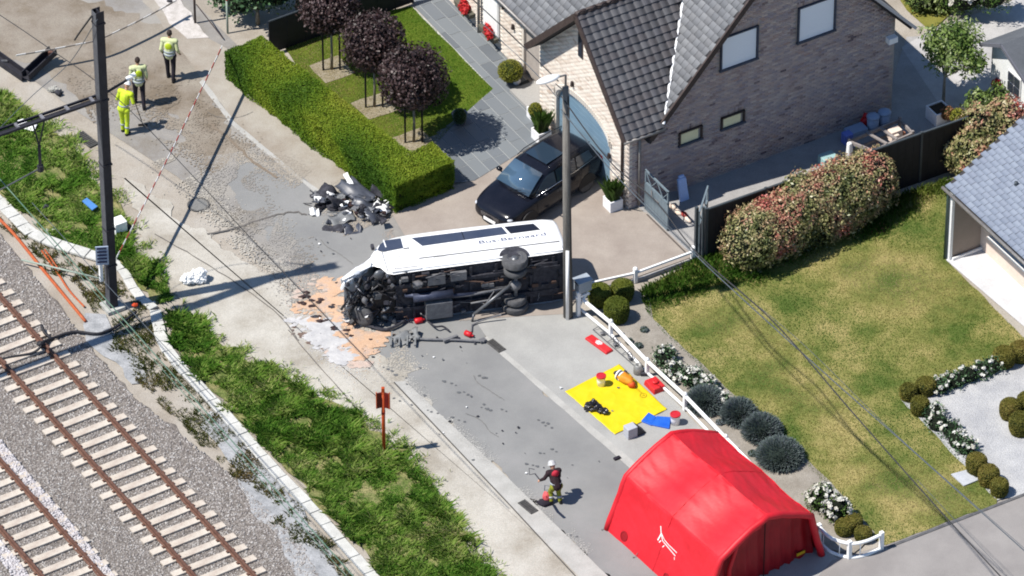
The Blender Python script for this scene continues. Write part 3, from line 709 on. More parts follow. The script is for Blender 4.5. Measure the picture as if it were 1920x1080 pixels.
for a in (1.5,):
    b = MB(); b.box(H(.45, 6.4, 0), (.95, 1.7, .14), (HX, HY, HZ)); b.build('entrance_step', M('step_stone', al(186, 184, 180), rough=.9), house)
b = MB(); b.box(H(9.8, -.12, 2.95), (.34, .22, .22), (HX, HY, HZ)); b.build('alarm_box', m_white, house, bevel=.01)
# rest of the body of the house
b = MB(); b.prism([H(a, .3, z) for a, z in ((1.0, 0), (9.98, 0), (9.98, 3.2), (RS, RZ-.3), (1.0, 3.0))], HY*13); b.build('rear_body', m_wallcore, house)
# roofs
m_rslab = M('roof_under', al(70, 68, 70), rough=1)
m_tile = MT('grey_tile', [al(128, 130, 134), al(142, 144, 148), al(152, 154, 157), al(138, 139, 142)], rough=.7)
m_gt = MT('glazed_tile', [al(88, 86, 88), al(98, 97, 99), al(110, 109, 111), al(98, 93, 93), al(100, 100, 105)], rough=.3, spec=.5)
def slab(pts, th, name, mat, parent=house):
    p = [Vector(q) for q in pts]; n = (p[1]-p[0]).cross(p[2]-p[0]).normalized()
    if n.z < 0: n = -n
    b = MB(); b.prism(p, -n*th); return b.build(name, mat, parent), n
ev = .5
slab([H(ev, -.3, mroof(ev)), H(ev, 14, mroof(ev)), H(RS, 14, RZ), H(RS, -.3, RZ)], .14, 'roof', m_rslab)
slab([H(RS, -.3, RZ), H(RS, 14, RZ), H(10.5, 14, rroof(10.5)), H(10.5, -.3, rroof(10.5))], .14, 'roof', m_rslab)
def wr(t): return 6.16-1.02*abs(t-2.55)
def vs_(t): return .82+(wr(t)-3.0)/1.12
slab([H(-.42, -.4, wr(-.4)), H(-.42, 2.55, 6.16), H(vs_(2.55), 2.55, 6.16), H(vs_(-.4), -.4, wr(-.4))], .12, 'wing_roof', m_rslab)
slab([H(-.42, 5.5, wr(5.5)), H(-.42, 2.55, 6.16), H(vs_(2.55), 2.55, 6.16), H(vs_(5.5), 5.5, wr(5.5))], .12, 'wing_roof', m_rslab)
def tiles(o, eu, ev_, nn, nu, nv, w_, h_, inside, mat, name, parent, objs=0, curved=False, seed=1, th=.02):
    """rows of tiles; o origin at the eave, eu along the eave, ev_ up the slope, nn normal"""
    rng = random.Random(seed); V = []; F = []; T = []; var = {}
    cnt = 0
    for j in range(nv):
        for i in range(nu):
            uo = (i+(0 if curved else .5*(j % 2)))*w_; vo = j*h_
            if not inside(uo+w_/2, vo+h_/2): continue
            def pt(u, v, z): return (u, v, z)
            loc = []; fc = []
            if curved:
                m = 5
                for v_, lift in ((0, .055), (h_*1.12, .012)):
                    for k in range(m+1):
                        a = k/m; loc.append((a*w_*1.02, v_, lift+.045*math.sin(math.pi*min(1, a*1.15))**1.0*(1 if a < .87 else .25)))
                for k in range(m+1): loc.append((loc[k][0], 0, loc[k][2]-.03))
                for k in range(m): fc.append((k, k+1, m+1+k+1, m+1+k)); fc.append((k+1, k, 2*m+2+k, 2*m+3+k))
            else:
                g = .006; z0, z1 = th+.012, .006
                loc = [(g, 0, 0), (w_-g, 0, 0), (g, 0, z0), (w_-g, 0, z0), (g, h_*1.05, z1), (w_-g, h_*1.05, z1)]
                fc = [(0, 1, 3, 2), (2, 3, 5, 4), (0, 2, 4), (1, 5, 3)]; fc = [f if len(f) == 4 else (f[0], f[1], f[2], f[2]) for f in fc[:2]]
            t = rng.random(); jz = rng.uniform(-.003, .004)
            if objs and cnt < objs:
                key = int(t*9)
                if key not in var:
                    me = bpy.data.meshes.new('roof_tile'); Mx = [tuple(eu*a+ev_*b_+nn*c) for a, b_, c in loc]
                    me.from_pydata(Mx, [], fc); me.materials.append(mat); me.attributes.new('tint', 'FLOAT', 'FACE').data.foreach_set('value', [key/9+.05]*len(fc)); var[key] = me
                ob = bpy.data.objects.new('roof_tile', var[key]); COL.objects.link(ob); ob.parent = parent
                ob.location = o+eu*uo+ev_*vo+nn*jz-Vector(parent.location); cnt += 1
            else:
                k0 = len(V); V += [tuple(o+eu*(uo+a)+ev_*(vo+b_)+nn*(c+jz)) for a, b_, c in loc]
                F += [tuple(x+k0 for x in f) for f in fc]; T += [t]*len(fc)
    if V:
        ob = arr_mesh(name, np.array(V), np.array(F), mat, np.array(T), parent=parent); ob['kind'] = 'stuff'
# wing, camera-side slope: single tiles
e1 = (H(0, 2.55, 6.16)-H(0, -.4, wr(-.4))); Ls = e1.length; e1.normalize(); n1 = HX.cross(e1).normalized(); n1 = n1 if n1.z > 0 else -n1
tiles(H(-.42, -.42, wr(-.42)), HX, e1, n1, 16, 17, .285, Ls/16.6, lambda u, v: (-.42+u) < vs_(-.4+v*(2.95/Ls))-.02 and v < Ls+.1, m_gt, 'tiles', house, objs=290, curved=True, seed=3)
# far slope of the wing and left slope of the main roof
e2 = (H(0, 2.55, 6.16)-H(0, 5.5, wr(5.5))); L2 = e2.length; e2.normalize(); n2 = HX.cross(e2).normalized(); n2 = n2 if n2.z > 0 else -n2
tiles(H(-.42, 5.5, wr(5.5)), HX, e2, n2, 16, 16, .285, L2/15.6, lambda u, v: (-.42+u) < vs_(5.5-v*(2.95/L2)), m_gt, 'wing_tiles', house, curved=True, seed=4)
e3 = (H(RS, 0, RZ)-H(ev, 0, mroof(ev))); L3 = e3.length; e3.normalize(); n3 = HY.cross(e3).normalized(); n3 = n3 if n3.z > 0 else -n3
def main_in(u, v):
    s = ev+v*(RS-ev)/L3; t = -.3+u
    if v > L3: return False
    if t < 5.6 and s < vs_(t)+.03: return False
    return True
tiles(H(ev, -.3, mroof(ev)), HY, e3, n3, 54, 32, .265, L3/31.5, main_in, m_tile, 'roof_tiles', house, seed=5)
m_lead = M('white_lead', (.78, .79, .8), (.7, .71, .73), scale=9, rough=.5)
v = MB(); pp = []
for k in range(24):
    t = -.38+2.9*k/23; pp.append(H(vs_(t)+.04+.025*(k % 2), t, wr(t)+.05))
v.tube(pp, .055, 6); v.build('valley', m_lead, house)
rg = MB(); 
for k in range(11): rg.tube([H(-.44+.38*k, 2.55, 6.2), H(-.44+.38*k+.36, 2.55, 6.2)], [.085, .1], 8)
rg.build('ridge_tiles', MATS['dark_brown_trim'], house, smooth=True)['kind'] = 'stuff'
tr_ = MB()
tr_.bar(H(.6, -.33, mroof(.6)-.02), H(RS, -.33, RZ-.02), .06, .2); tr_.bar(H(-.46, -.42, wr(-.42)-.03), H(-.46, 2.55, 6.16-.03), .06, .2); tr_.bar(H(-.46, 5.55, wr(5.55)-.03), H(-.46, 2.55, 6.16-.03), .06, .2)
tr_.build('verge_board', m_trim, house)
tw = MB(); tw.bar(H(RS, -.35, RZ), H(10.55, -.35, rroof(10.55)), .1, .1); tw.build('sunlit_verge_edge', M('sunlit_edge_pale', al(226, 222, 220), rough=.6), house)  # pale strip paints the sunlight caught by the right verge's edge
g = MB(); g.tube([H(-.48, -.47, 3.1), H(1.05, -.47, 3.08)], .055, 8); g.build('gutter', m_zinc, house, smooth=True)
g = MB(); g.tube([H(.45, 5.3, 2.62), H(.45, 14, 2.62)], .06, 8); g.build('gutter', m_zinc, house, smooth=True)
d = MB(); d.prism([H(a, 9.9, z) for a, z in ((1.7, mroof(1.7)), (3.2, mroof(3.2)), (3.2, 5.75), (1.7, 5.55))], HY*1.6); d.build('dormer', M('dormer_white', al(215, 222, 235), rough=.6), house)
d = MB(); d.box(H(1.66, 10.7, mroof(1.66)+.25), (.04, 1.1, .9), (HX, HY, HZ)); d.build('dormer_window', MATS['window_glass'], house)

# passage clutter, screens and gates
m_anth = M('anthracite_metal', al(84, 92, 98), al(92, 100, 106), scale=5, rough=.45, metal=.2, fine=.03)
fen = empty('screen_fence', H(.55, -3.3), 'black panel screen fence with grey posts between driveway and lawn', 'fence')
m_blackp = M('black_panel', al(38, 39, 46), al(46, 47, 54), scale=7, rough=.6)
fx = [(.75, -3.4), (2.9, -3.45), (4.9, -3.5), (6.9, -3.52), (8.7, -3.55), (10.4, -3.6)]
for i in range(len(fx)-1):
    a = H(*fx[i]); c = H(*fx[i+1]); dd = (c-a).normalized(); n_ = Vector((-dd.y, dd.x, 0)); L_ = (c-a).length; q = 0
    np_ = max(1, round(L_/.3)); w_ = L_/np_
    for k in range(np_):
        b = MB(); b.box(a+dd*(w_*(k+.5)), (w_-.008, .03, 1.92), (dd, n_, HZ)); b.build('panel', m_blackp, fen)
    b = MB(); b.box((a+c)/2+HZ*1.92, (L_, .07, .05), (dd, n_, HZ)); b.build('cap_rail', m_anth, fen)
for p in fx:
    b = MB(); b.box(H(*p), (.08, .08, 2.0), (HX, HY, HZ)); b.build('post', m_anth, fen)
def gate(name, a, c, h_, label, handle=True):
    t = empty('metal_gate', a, label, 'gate', 'leaves of the open driveway gate'); dd = (c-a).normalized(); n_ = Vector((-dd.y, dd.x, 0)); L_ = (c-a).length
    m = M('gate_grey_blue', al(112, 126, 134, 1.2), al(120, 134, 142, 1.2), scale=3, rough=.45, fine=.03)
    for k in range(7):
        b = MB(); b.box(a+dd*(L_*(k+.5)/7)+HZ*.06, (L_/7-.008, .03, h_*.66), (dd, n_, HZ)); b.build('panel', m, t)
    f = MB()
    for x in (.03, L_-.03): f.box(a+dd*x+HZ*.04, (.06, .05, h_), (dd, n_, HZ))
    f.bar(a+HZ*.06, c+HZ*.06, .05, .06); f.bar(a+HZ*(h_*.7), c+HZ*(h_*.7), .05, .06); f.bar(a+HZ*h_, c+HZ*h_, .05, .06)
    f.build('frame', m, t)
    f = MB(); z0 = h_*.72; z1 = h_-.02
    for k in range(4):
        f.bar(a+dd*(L_*k/4)+HZ*(z0 if k % 2 else z1), a+dd*(L_*(k+1)/4)+HZ*(z1 if k % 2 else z0), .025)
    f.build('lattice', m, t)
    if handle:
        f = MB(); f.tube([a+dd*(L_*.3)+HZ*1.02-n_*.03, a+dd*(L_*.4)+HZ*.85-n_*.1, a+dd*(L_*.62)+HZ*.82-n_*.03], .02, 6); f.build('handle', m_zinc, t)
    return t
gate('metal_gate', H(.47, -.25), H(.47, -1.62), 1.55, 'grey blue gate leaf closed against the corner of the brick house')
gate('metal_gate', H(.6, -3.2), H(1.55, -2.2), 1.75, 'gate leaf swung inward beside the start of the black screen', False)
b = MB(); b.box(H(.45, -3.28), (.1, .1, 2.08), (HX, HY, HZ)); b.box(H(.62, -3.4), (.07, .07, 2.1), (HX, HY, HZ)); tag(b.build('gate_post', m_anth, bevel=.008), 'pair of tall slim grey gate posts at the end of the black screen', 'gate post')

# ------------------------------------------------------------ right hand house, shed
rh = empty('bungalow', H(7.3, -7.3), 'low cream bungalow with a blue grey slate roof at the right edge', 'house')
m_cream = M('cream_wall', al(226, 206, 190, 1.25), al(236, 218, 202, 1.25), scale=2, bscale=50, bump=.1, rough=.9, fine=.04)
m_taupe = M('shaded_wall_taupe', al(176, 162, 148), al(186, 170, 156), scale=2, rough=.9, fine=.05)  # grey brown holds the side wall's shade in its colour
m_slate = MT('slate', [al(132, 142, 160), al(140, 150, 168), al(148, 158, 175), al(137, 146, 164)], rough=.55, spec=.4)
b = MB(); b.prism([H(a, -7.42, z) for a, z in ((7.3, 0), (12, 0), (12, 5.3), (7.3, 2.75))], HY*.12); b.build('side_wall', m_taupe, rh)
b = MB(); b.box(H(7.27, -7.36, 0), (.1, .16, 2.78), (HX, HY, HZ)); b.build('corner_pier', m_white, rh)
b = MB(); b.prism([H(8.4, t, z) for t, z in ((-7.42, 0), (-16, 0), (-16, .95), (-8.0, .95), (-8.0, 2.3), (-7.42, 2.3))], HX*.25); b.build('front_wall', m_cream, rh)
b = MB(); b.prism([H(8.42, t, z) for t, z in ((-16, 2.25), (-7.42, 2.25), (-7.42, 3.4), (-16, 3.4))], HX*.2); b.build('lintel', m_cream, rh)
wf = MB(); 
b = MB(); b.box(H(8.5, -12, .95), (.04, 8, 1.32), (HX, HY, HZ)); wdw = b.build('window', m_trim, rh)
for k in range(6):
    b = MB(); b.box(H(8.44, -8.7-1.3*k, 1.02), (.03, 1.12, 1.18), (HX, HY, HZ)); b.build('pane', MATS['window_glass'], wdw)
b = MB(); b.box(H(8.33, -12, .9), (.22, 8, .06), (HX, HY, HZ)); b.build('sill', m_white, wdw)
def rr(s): return 2.9+.587*(s-7.2)
slab([H(7.1, -7.2, rr(7.1)), H(7.1, -16.5, rr(7.1)), H(12.5, -16.5, rr(12.5)), H(12.5, -7.2, rr(12.5))], .12, 'roof', m_rslab, rh)
e4 = (H(12.5, 0, rr(12.5))-H(7.1, 0, rr(7.1))); L4 = e4.length; e4.normalize(); n4 = (-HY).cross(e4).normalized(); n4 = n4 if n4.z > 0 else -n4
tiles(H(7.1, -7.2, rr(7.1)), -HY, e4, n4, 34, 34, .28, .185, lambda u, v: v < L4, m_slate, 'slates', rh, seed=8, th=.045)
b = MB(); b.tube([H(7.02, -7.15, 2.8), H(7.02, -16, 2.8)], .055, 8); b.build('gutter', m_zinc, rh, smooth=True)
b = MB(); b.tube([H(7.12, -7.2, 2.78), H(7.16, -7.28, 2.6), H(7.16, -7.28, 0)], .05, 8); b.build('downpipe', M('green_pipe', al(84, 104, 100), rough=.5), rh, smooth=True)
b = MB(); b.tube([H(8.4, -9.1, rr(8.4)+.02), H(8.4, -9.1, rr(8.4)+.14)], .06, 8); b.build('vent', m_anth, rh, smooth=True)
b = MB(); b.box(H(7.9, -7.5, 0), (1.2, .06, .14), (HX, HY, HZ)); b.build('skirting', m_white, rh)

s0_, t0_ = hx(P(1844, 78, 2.15)); shd = empty('garden_shed', H(s0_, t0_-1.5), 'white garden shed with dark grey felt roof and a cross paned window', 'shed')
mw = M('shed_white', (.74, .75, .74), (.66, .67, .66), scale=5, rough=.8)
ta, tb, tm = t0_, t0_-2.9, t0_-1.05
for k in range(10):
    pass
gw = [(ta-.15, 0), (tb+.15, 0), (tb+.15, 1.95), (tm, 2.6), (ta-.15, 2.1)]
b = MB(); b.prism([H(s0_+.25, t, z) for t, z in gw], HX*.12); b.build('wall', mw, shd)
b = MB(); b.prism([H(s0_+.3, ta-.15, 0), H(s0_+5, ta-.15, 0), H(s0_+5, ta-.15, 2.1), H(s0_+.3, ta-.15, 2.1)], HY*-.1); b.build('wall', mw, shd)
b = MB(); b.prism([H(s0_+.3, tb+.15, 0), H(s0_+5, tb+.15, 0), H(s0_+5, tb+.15, 1.95), H(s0_+.3, tb+.15, 1.95)], HY*.1); b.build('wall', mw, shd)
m_felt = M('roof_felt', al(98, 102, 108), al(112, 116, 122), scale=1.5, bscale=40, rough=.9)
slab([H(s0_-.05, ta+.1, 2.05), H(s0_+6, ta+.1, 2.05), H(s0_+6, tm, 2.72), H(s0_-.05, tm, 2.72)], .08, 'roof', m_felt, shd)
slab([H(s0_-.05, tb-.15, 1.9), H(s0_+6, tb-.15, 1.9), H(s0_+6, tm, 2.72), H(s0_-.05, tm, 2.72)], .08, 'roof', m_felt, shd)
b = MB(); b.bar(H(s0_-.07, ta+.1, 2.0), H(s0_-.07, tm, 2.67), .05, .12); b.bar(H(s0_-.07, tm, 2.67), H(s0_-.07, tb-.15, 1.85), .05, .12); b.build('barge_board', M('barge_grey', al(120, 122, 132)), shd)
b = MB(); b.box(H(s0_+.23, tm-.45, .9), (.05, .7, .8), (HX, HY, HZ)); wo = b.build('window', m_white, shd)
for a in (-.17, .17):
    for z in (.94, 1.32):
        b = MB(); b.box(H(s0_+.19, tm-.45+a, z), (.03, .29, .33), (HX, HY, HZ)); b.build('pane', MATS['window_glass'], wo)

# ------------------------------------------------------------ vegetation
def cloud(c, r, n, rng, shell=.35, lumps=0, seed=0, flat_bottom=None):
    """points and outward normals through the outer part of a lumpy ellipsoid"""
    c = np.array(c, float); r = np.array(r, float)
    d = rng.normal(0, 1, (n, 3)); d /= np.linalg.norm(d, axis=1)[:, None]
    k = 1-shell*rng.random(n)**1.6
    if lumps:
        q = 1+lumps*(nz(d[:, 0]*2+d[:, 2], d[:, 1]*2-d[:, 2]*1.5, 2.2, seed)+.5*nz(d[:, 0]*3-d[:, 2]*2, d[:, 1]*3+d[:, 2], 4.0, seed+1))
    else: q = 1
    p = d*(k*q)[:, None]*r+c; nn = d/r; nn /= np.linalg.norm(nn, axis=1)[:, None]
    if flat_bottom is not None: kk = p[:, 2] > flat_bottom; p, nn = p[kk], nn[kk]
    return p, nn
def put_leaves(name, p, nn, size, mat, rng, parent=None, tint=None, aspect=.55, tilt=.6, stuff=True):
    V, F = leaves(p, nn, size, rng, aspect, tilt)
    if tint is None: tint = np.clip(.5+.22*nz(p[:, 0]*1.0+p[:, 2], p[:, 1]-p[:, 2], 3.0, size*1000)+rng.normal(0, .2, len(p)), 0, 1)
    o = arr_mesh(name, V, F, mat, tint, parent=parent)
    return o
# boxwood hedge (L shaped) : core and leaf skin
m_hleaf = MT('hedge_leaf', [al(70, 108, 30), al(106, 142, 38), al(142, 166, 48), al(172, 184, 64), al(188, 184, 86)], rough=.65, spec=.15, trans=.25)
m_core = M('hedge_core', al(34, 44, 14), al(50, 62, 20), scale=9, rough=1, bump=.6, bscale=25)
hg = empty('hedge', P(600, 280), 'long clipped green hedge with a short return beside the driveway', 'hedge')
hA = P(422, 150); hB_ = P(742, 402); hC = P(852, 356)
ux = (hB_-hA).normalized(); vx = Vector((-ux.y, ux.x, 0)); Lh = (hB_-hA).length; hh_ = 1.15; wl = 1.45
hv = (hC-hB_).normalized(); Lv = (hC-hB_).length; hp = Vector((-hv.y, hv.x, 0))
# inner corner of the L
polyH = [hA, hB_, hC, hC+hp*1.25]
inn = hA+vx*wl
# intersect line (inn + ux*k) with (hC+hp*1.25 - hv*m)
q0 = hC+hp*1.25; den = ux.x*(-hv.y)-ux.y*(-hv.x); kk = ((q0.x-inn.x)*(-hv.y)-(q0.y-inn.y)*(-hv.x))/den
polyH += [inn+ux*kk, inn]
def inset(p, a):
    c = sum(p, Vector((0, 0, 0)))/len(p); return p
def shrink(poly, a):
    out = []; n = len(poly)
    for i in range(n):
        p, q, r = poly[i-1], poly[i], poly[(i+1) % n]; d1_ = (q-p).normalized(); d2_ = (r-q).normalized(); n1_ = Vector((d1_.y, -d1_.x, 0)); n2_ = Vector((d2_.y, -d2_.x, 0))
        m = n1_+n2_; m = m/max(.3, m.dot(n1_)); c = q+m*.01
        s_ = -1 if not in_poly(np.array([c.x]), np.array([c.y]), [tuple(k)[:2] for k in poly])[0] else 1
        out.append(q+m*(a*s_))
    return out
cb = MB(); cb.prism(shrink(polyH, .1), HZ*(hh_-.12)); cb.build('hedge_core', m_core, hg)
rng = np.random.default_rng(21)
ph = [tuple(p)[:2] for p in polyH]
Pt = scatter(ph, 40000, rng, hh_); Pt[:, 2] += .025*nz(Pt[:, 0], Pt[:, 1], 2.6, 4)+.02*nz(Pt[:, 0], Pt[:, 1], 9, 5)-rng.random(len(Pt))**2*.08; Nt = np.tile([0, 0, 1.], (len(Pt), 1))
Ps = []; Ns = []
for i in range(len(polyH)):
    a = polyH[i]; c = polyH[(i+1) % len(polyH)]; d_ = (c-a); L_ = d_.length; no = Vector((d_.y, -d_.x, 0)).normalized(); m_ = (a+c)/2+no*.1; no = -no if in_poly(np.array([m_.x]), np.array([m_.y]), ph)[0] else no; m = int(L_*4500)
    u = rng.random(m); z = rng.random(m)**.85*hh_; off = .025*nz(u*L_*1.0, z, 3, i)+rng.random(m)*-.08+.045*nz(u*L_, z*1.4, 8, i+2)
    pts = np.array(a)[None]+np.array(d_)[None]*u[:, None]+np.array(no)[None]*off[:, None]; pts[:, 2] = z; Ps.append(pts); Ns.append(np.tile(np.array(no), (m, 1)))
Pa = np.concatenate([Pt]+Ps); Na = np.concatenate([Nt]+Ns)
d1 = (Pa[:, 0]-hA.x)*vx.x+(Pa[:, 1]-hA.y)*vx.y   # distance across the hedge
tint = np.clip(.30+.22*(d1/wl)*(Pa[:, 2] > hh_-.2)+.25*nz(Pa[:, 0]+Pa[:, 2], Pa[:, 1], 1.6, 8)+rng.normal(0, .1, len(Pa)), 0, 1)
put_leaves('hedge_leaves', Pa, Na, .026, m_hleaf, rng, hg, tint, tilt=.75)['kind'] = 'stuff'

# copper leaved trees with two black stakes each
m_cop = MT('copper_leaf', [al(38, 28, 28), al(56, 40, 40), al(76, 56, 54), al(112, 94, 94), al(66, 42, 40)], rough=.45, spec=.35, trans=.12)
m_bark = M('grey_bark', al(150, 140, 122), al(172, 162, 144), scale=12, rough=.9)
m_stake = M('black_stake', al(38, 34, 34), rough=.7)
def ball_tree(px, py, h, r, label, seed, rz_=None):
    b0 = P(px, py); t = empty('ornamental_tree', b0, label, 'tree', 'round copper leaved trees in the front garden'); rng = np.random.default_rng(seed)
    sb = MB(); sb.m = 0
    o = sheet('soil_ring', rough([b0+HX*a+HY*b_ for a, b_ in ((-.55, -.55), (.55, -.55), (.55, .55), (-.55, .55))], .03, .3, seed), 0, m_soil, z=.05, world=True, kind='structure')
    tr = MB(); tr.tube([b0, b0+HZ*.8+HX*.02, b0+HZ*(h-r*.5)], [.05, .04, .03], 8); tk = tr.build('trunk', m_bark, t, smooth=True)
    for k in range(7):
        a = k*2.4; d_ = Vector((math.cos(a), math.sin(a), .9)); br = MB(); s_ = b0+HZ*(h-r*.8); br.tube([s_, s_+d_*r*.3, s_+d_*r*.62+HZ*.1], [.022, .015, .007], 5); br.build('branch', m_bark, t)
    for q in ((-.26, .1), (.22, -.16)):
        st = MB(); st.tube([b0+HX*q[0]+HY*q[1], b0+HX*q[0]+HY*q[1]+HZ*1.75], .032, 8); st.build('stake', m_stake, t)
    cc = MB(); cc.blob(b0+HZ*h, (r*.7, r*.7, r*.68), seed, .1, 12, 8); cc.build('crown_core', M('copper_core', al(22, 16, 20), rough=1), t)
    p, nn = cloud(b0+HZ*h, (r, r, r*.95), 6500, rng, .38, .09, seed); p2, n2_ = cloud(b0+HZ*h, (r*1.05, r*1.05, r), 500, rng, .15, .12, seed+1)
    put_leaves('crown', np.concatenate([p, p2]), np.concatenate([nn, n2_]), .052, m_cop, rng, t, aspect=.62, tilt=.8)
ball_tree(776, 268, 2.62, 1.12, 'copper leaved ball tree nearest the clipped hedge corner', 31)
ball_tree(702, 202, 2.65, 1.02, 'copper leaved ball tree, the middle one of the row behind the hedge', 32)
ball_tree(622, 132, 2.6, .95, 'copper leaved ball tree farthest up the row, cut by the top edge', 33)

def tree(name, c, label, cat, crown, leafm, size, n, seed, trunk_r=.09, group=None, lumps=.2, core=None, aspect=.55, tilt=.8, stems=1, shell=.5):
    t = empty(name, c, label, cat, group); rng = np.random.default_rng(seed); cz = min(q[0][2]-q[1][2]*.4 for q in crown)
    for k in range(stems):
        a = k*2.1; off = Vector((math.cos(a), math.sin(a), 0))*(.12 if stems > 1 else 0)
        b = MB(); b.tube([c+off, c+off*1.5+HZ*(cz*.5), c+off*2.2+HZ*cz], [trunk_r, trunk_r*.8, trunk_r*.5], 8); b.build('trunk', m_bark, t, smooth=True)
    Ps = []; Ns = []
    for (o_, r) in crown:
        cc = c+Vector(o_)
        b = MB(); b.tube([c+HZ*cz*.8, cc], [trunk_r*.5, .012], 5); b.build('limb', m_bark, t)
        if core: b = MB(); b.blob(cc, tuple(q*.66 for q in r), seed, .15); b.build('crown_core', core, t)
        p, nn = cloud(cc, r, int(n*r[0]*r[1]), rng, shell, lumps, seed+len(Ps)); p[:, 2] = np.maximum(p[:, 2], .03); Ps.append(p); Ns.append(nn)
    put_leaves('crown', np.concatenate(Ps), np.concatenate(Ns), size, leafm, rng, t, aspect=aspect, tilt=tilt)
    return t
m_gl = MT('green_leaf', [al(40, 66, 26), al(72, 106, 40), al(110, 146, 66), al(150, 178, 104)], rough=.55, spec=.25, trans=.25)
m_dgl = MT('dark_green_leaf', [al(38, 64, 38), al(64, 100, 58), al(98, 134, 90), al(150, 174, 138)], rough=.5, spec=.3, trans=.15)
m_dcore = M('dark_core', al(20, 28, 14), rough=1)
m_pho = MT('photinia_leaf', [al(84, 96, 54), al(132, 140, 82), al(180, 176, 118), al(204, 186, 140), al(216, 158, 132), al(222, 128, 116)], rough=.4, spec=.4, trans=.15)
# big photinia by the screen: lumps along the fence
def bush(c, lumps_, leafm, size, n, seed, label, name='shrub', cat='shrub', core=m_dcore, group=None, tintf=None, aspect=.5, lump=.12):
    t = empty(name, c, label, cat, group); rng = np.random.default_rng(seed); Ps = []; Ns = []; cm = MB()
    for i, (o_, r) in enumerate(lumps_):
        cc = c+Vector(o_); cm.blob(cc, tuple(q*.8 for q in r), seed+i, .1, 10, 8)
        p, nn = cloud(cc, r, int(n*(r[0]*r[1]+r[0]*r[2]+r[1]*r[2])), rng, .28, lump, seed+i*3, .02); Ps.append(p); Ns.append(nn)
    cm.build('branches', core, t)
    p = np.concatenate(Ps); nn = np.concatenate(Ns); tint = None
    if tintf: tint = tintf(p, nn, rng)
    put_leaves('foliage', p, nn, size, leafm, rng, t, tint, aspect=aspect, tilt=.7)
    return t
def pho_t(p, nn, rng):
    return np.clip(.42+.26*(nn[:, 2])+.26*nz(p[:, 0]+p[:, 2]*.5, p[:, 1]-p[:, 2], 2.4, 8)+.2*nz(p[:, 0]-p[:, 2], p[:, 1]+p[:, 2], 6.0, 9)+rng.normal(0, .12, len(p)), 0, 1)
pc = P(1525, 448); L_ = []
rr_ = random.Random(4)
for k in range(18):
    a = (k-8.5)*.285; hgt = 1.2+.06*math.sin(k*1.9)
    L_.append(((HX*a+HY*(rr_.uniform(-.1, .15)+.02*k)+HZ*(hgt*.8)), (.9, 1.02, (hgt+.04)*(.96+.14*math.cos((k-10)*.27)))))
bush(pc, [(tuple(o), r) for o, r in L_], m_pho, .048, 1250, 41, 'wide shrub with red and bronze young leaves in front of the black screen', tintf=pho_t, lump=.11)
pc2 = P(1855, 330)
bush(pc2, [(tuple(HX*a+HY*b_+HZ*z), (.75, .75, .8)) for a, b_, z in ((-.55, -.2, .8), (.25, .1, 1.1), (.9, .5, 1.5), (.0, .6, 1.5), (-.6, .5, .9), (1.3, .2, 1.0))], m_pho, .062, 1400, 42, 'tall shrub with red young leaves behind the slate roof corner', tintf=pho_t, lump=.18)
# potted tree and plants by the shed
m_lt = MT('light_leaf', [al(74, 104, 48), al(120, 150, 72), al(164, 186, 106), al(204, 214, 164)], rough=.45, spec=.3, trans=.3)
tree('small_tree', P(1768, 205), 'light green leafy tree above a white planter near the shed', 'tree', [((.0, .3, 1.9), (.65, .6, .6)), ((.55, .6, 2.1), (.6, .55, .55)), ((-.25, .7, 2.2), (.6, .6, .55)), ((.45, 1.1, 2.2), (.7, .6, .55)), ((.9, .1, 1.8), (.5, .5, .5))], m_lt, .075, 3000, 51, .06, core=None, aspect=.4, shell=.8)
m_wfl = MT('white_petal', [al(225, 222, 205), al(245, 244, 238)], rough=.7)
m_rfl = MT('red_petal', [al(190, 30, 36), al(232, 64, 66)], rough=.6)
def pot(c, w_, h_, mat, label, rz=0, kind='square', name='planter', cat='planter', group=None):
    t = empty(name, c, label, cat, group); X = Vector((math.cos(rz), math.sin(rz), 0)); Y = Vector((-X.y, X.x, 0)); b = MB()
    if kind == 'square':
        for sx, sy, dx, dy in ((0, -1, w_, .04), (0, 1, w_, .04), (-1, 0, .04, w_-.08), (1, 0, .04, w_-.08)):
            b.box(c+X*(sx*(w_/2-.02))+Y*(sy*(w_/2-.02)), (dx, dy, h_), (X, Y, HZ))
        b.build('box', mat, t); s = MB(); s.box(c+HZ*.02, (w_-.07, w_-.07, h_-.07), (X, Y, HZ)); s.build('soil', M('potting_soil', al(70, 58, 46), rough=1), t)
    else:
        b.lathe(c, [(w_*.33, 0), (w_*.45, h_*.5), (w_*.5, h_*.95), (w_*.53, h_), (w_*.46, h_), (w_*.42, h_*.85), (.01, h_*.84)], 18); b.build('vessel', mat, t, smooth=True)
        s = MB(); s.lathe(c+HZ*(h_*.85), [(w_*.42, 0), (w_*.42, .02), (.01, .02)], 14); s.build('soil', M('potting_soil', al(70, 58, 46), rough=1), t)
    return t
def leafball(c, r, mat, n, seed, label, name='topiary_ball', cat='plant', size=.022, core=None, group=None, lump=.03):
    t = empty(name, c-HZ*r[2], label, cat, group); rng = np.random.default_rng(seed)
    b = MB(); b.blob(c, tuple(q*.9 for q in r), seed, .03, 14, 10); b.build('core', core or m_core, t)
    p, nn = cloud(c, r, n, rng, .12, lump, seed); p[:, 2] = np.maximum(p[:, 2], .02); put_leaves('foliage', p, nn, size, mat, rng, t, tilt=.9)
    return t
m_box = MT('box_leaf', [al(96, 98, 36), al(126, 124, 50), al(150, 140, 66), al(140, 118, 62)], rough=.65, trans=.2)
m_boxy = MT('yellow_box_leaf', [al(128, 134, 36), al(160, 160, 60), al(186, 182, 88)], rough=.6, trans=.2)
m_gpot = M('grey_pot', al(128, 134, 144), al(140, 146, 156), scale=4, rough=.7)
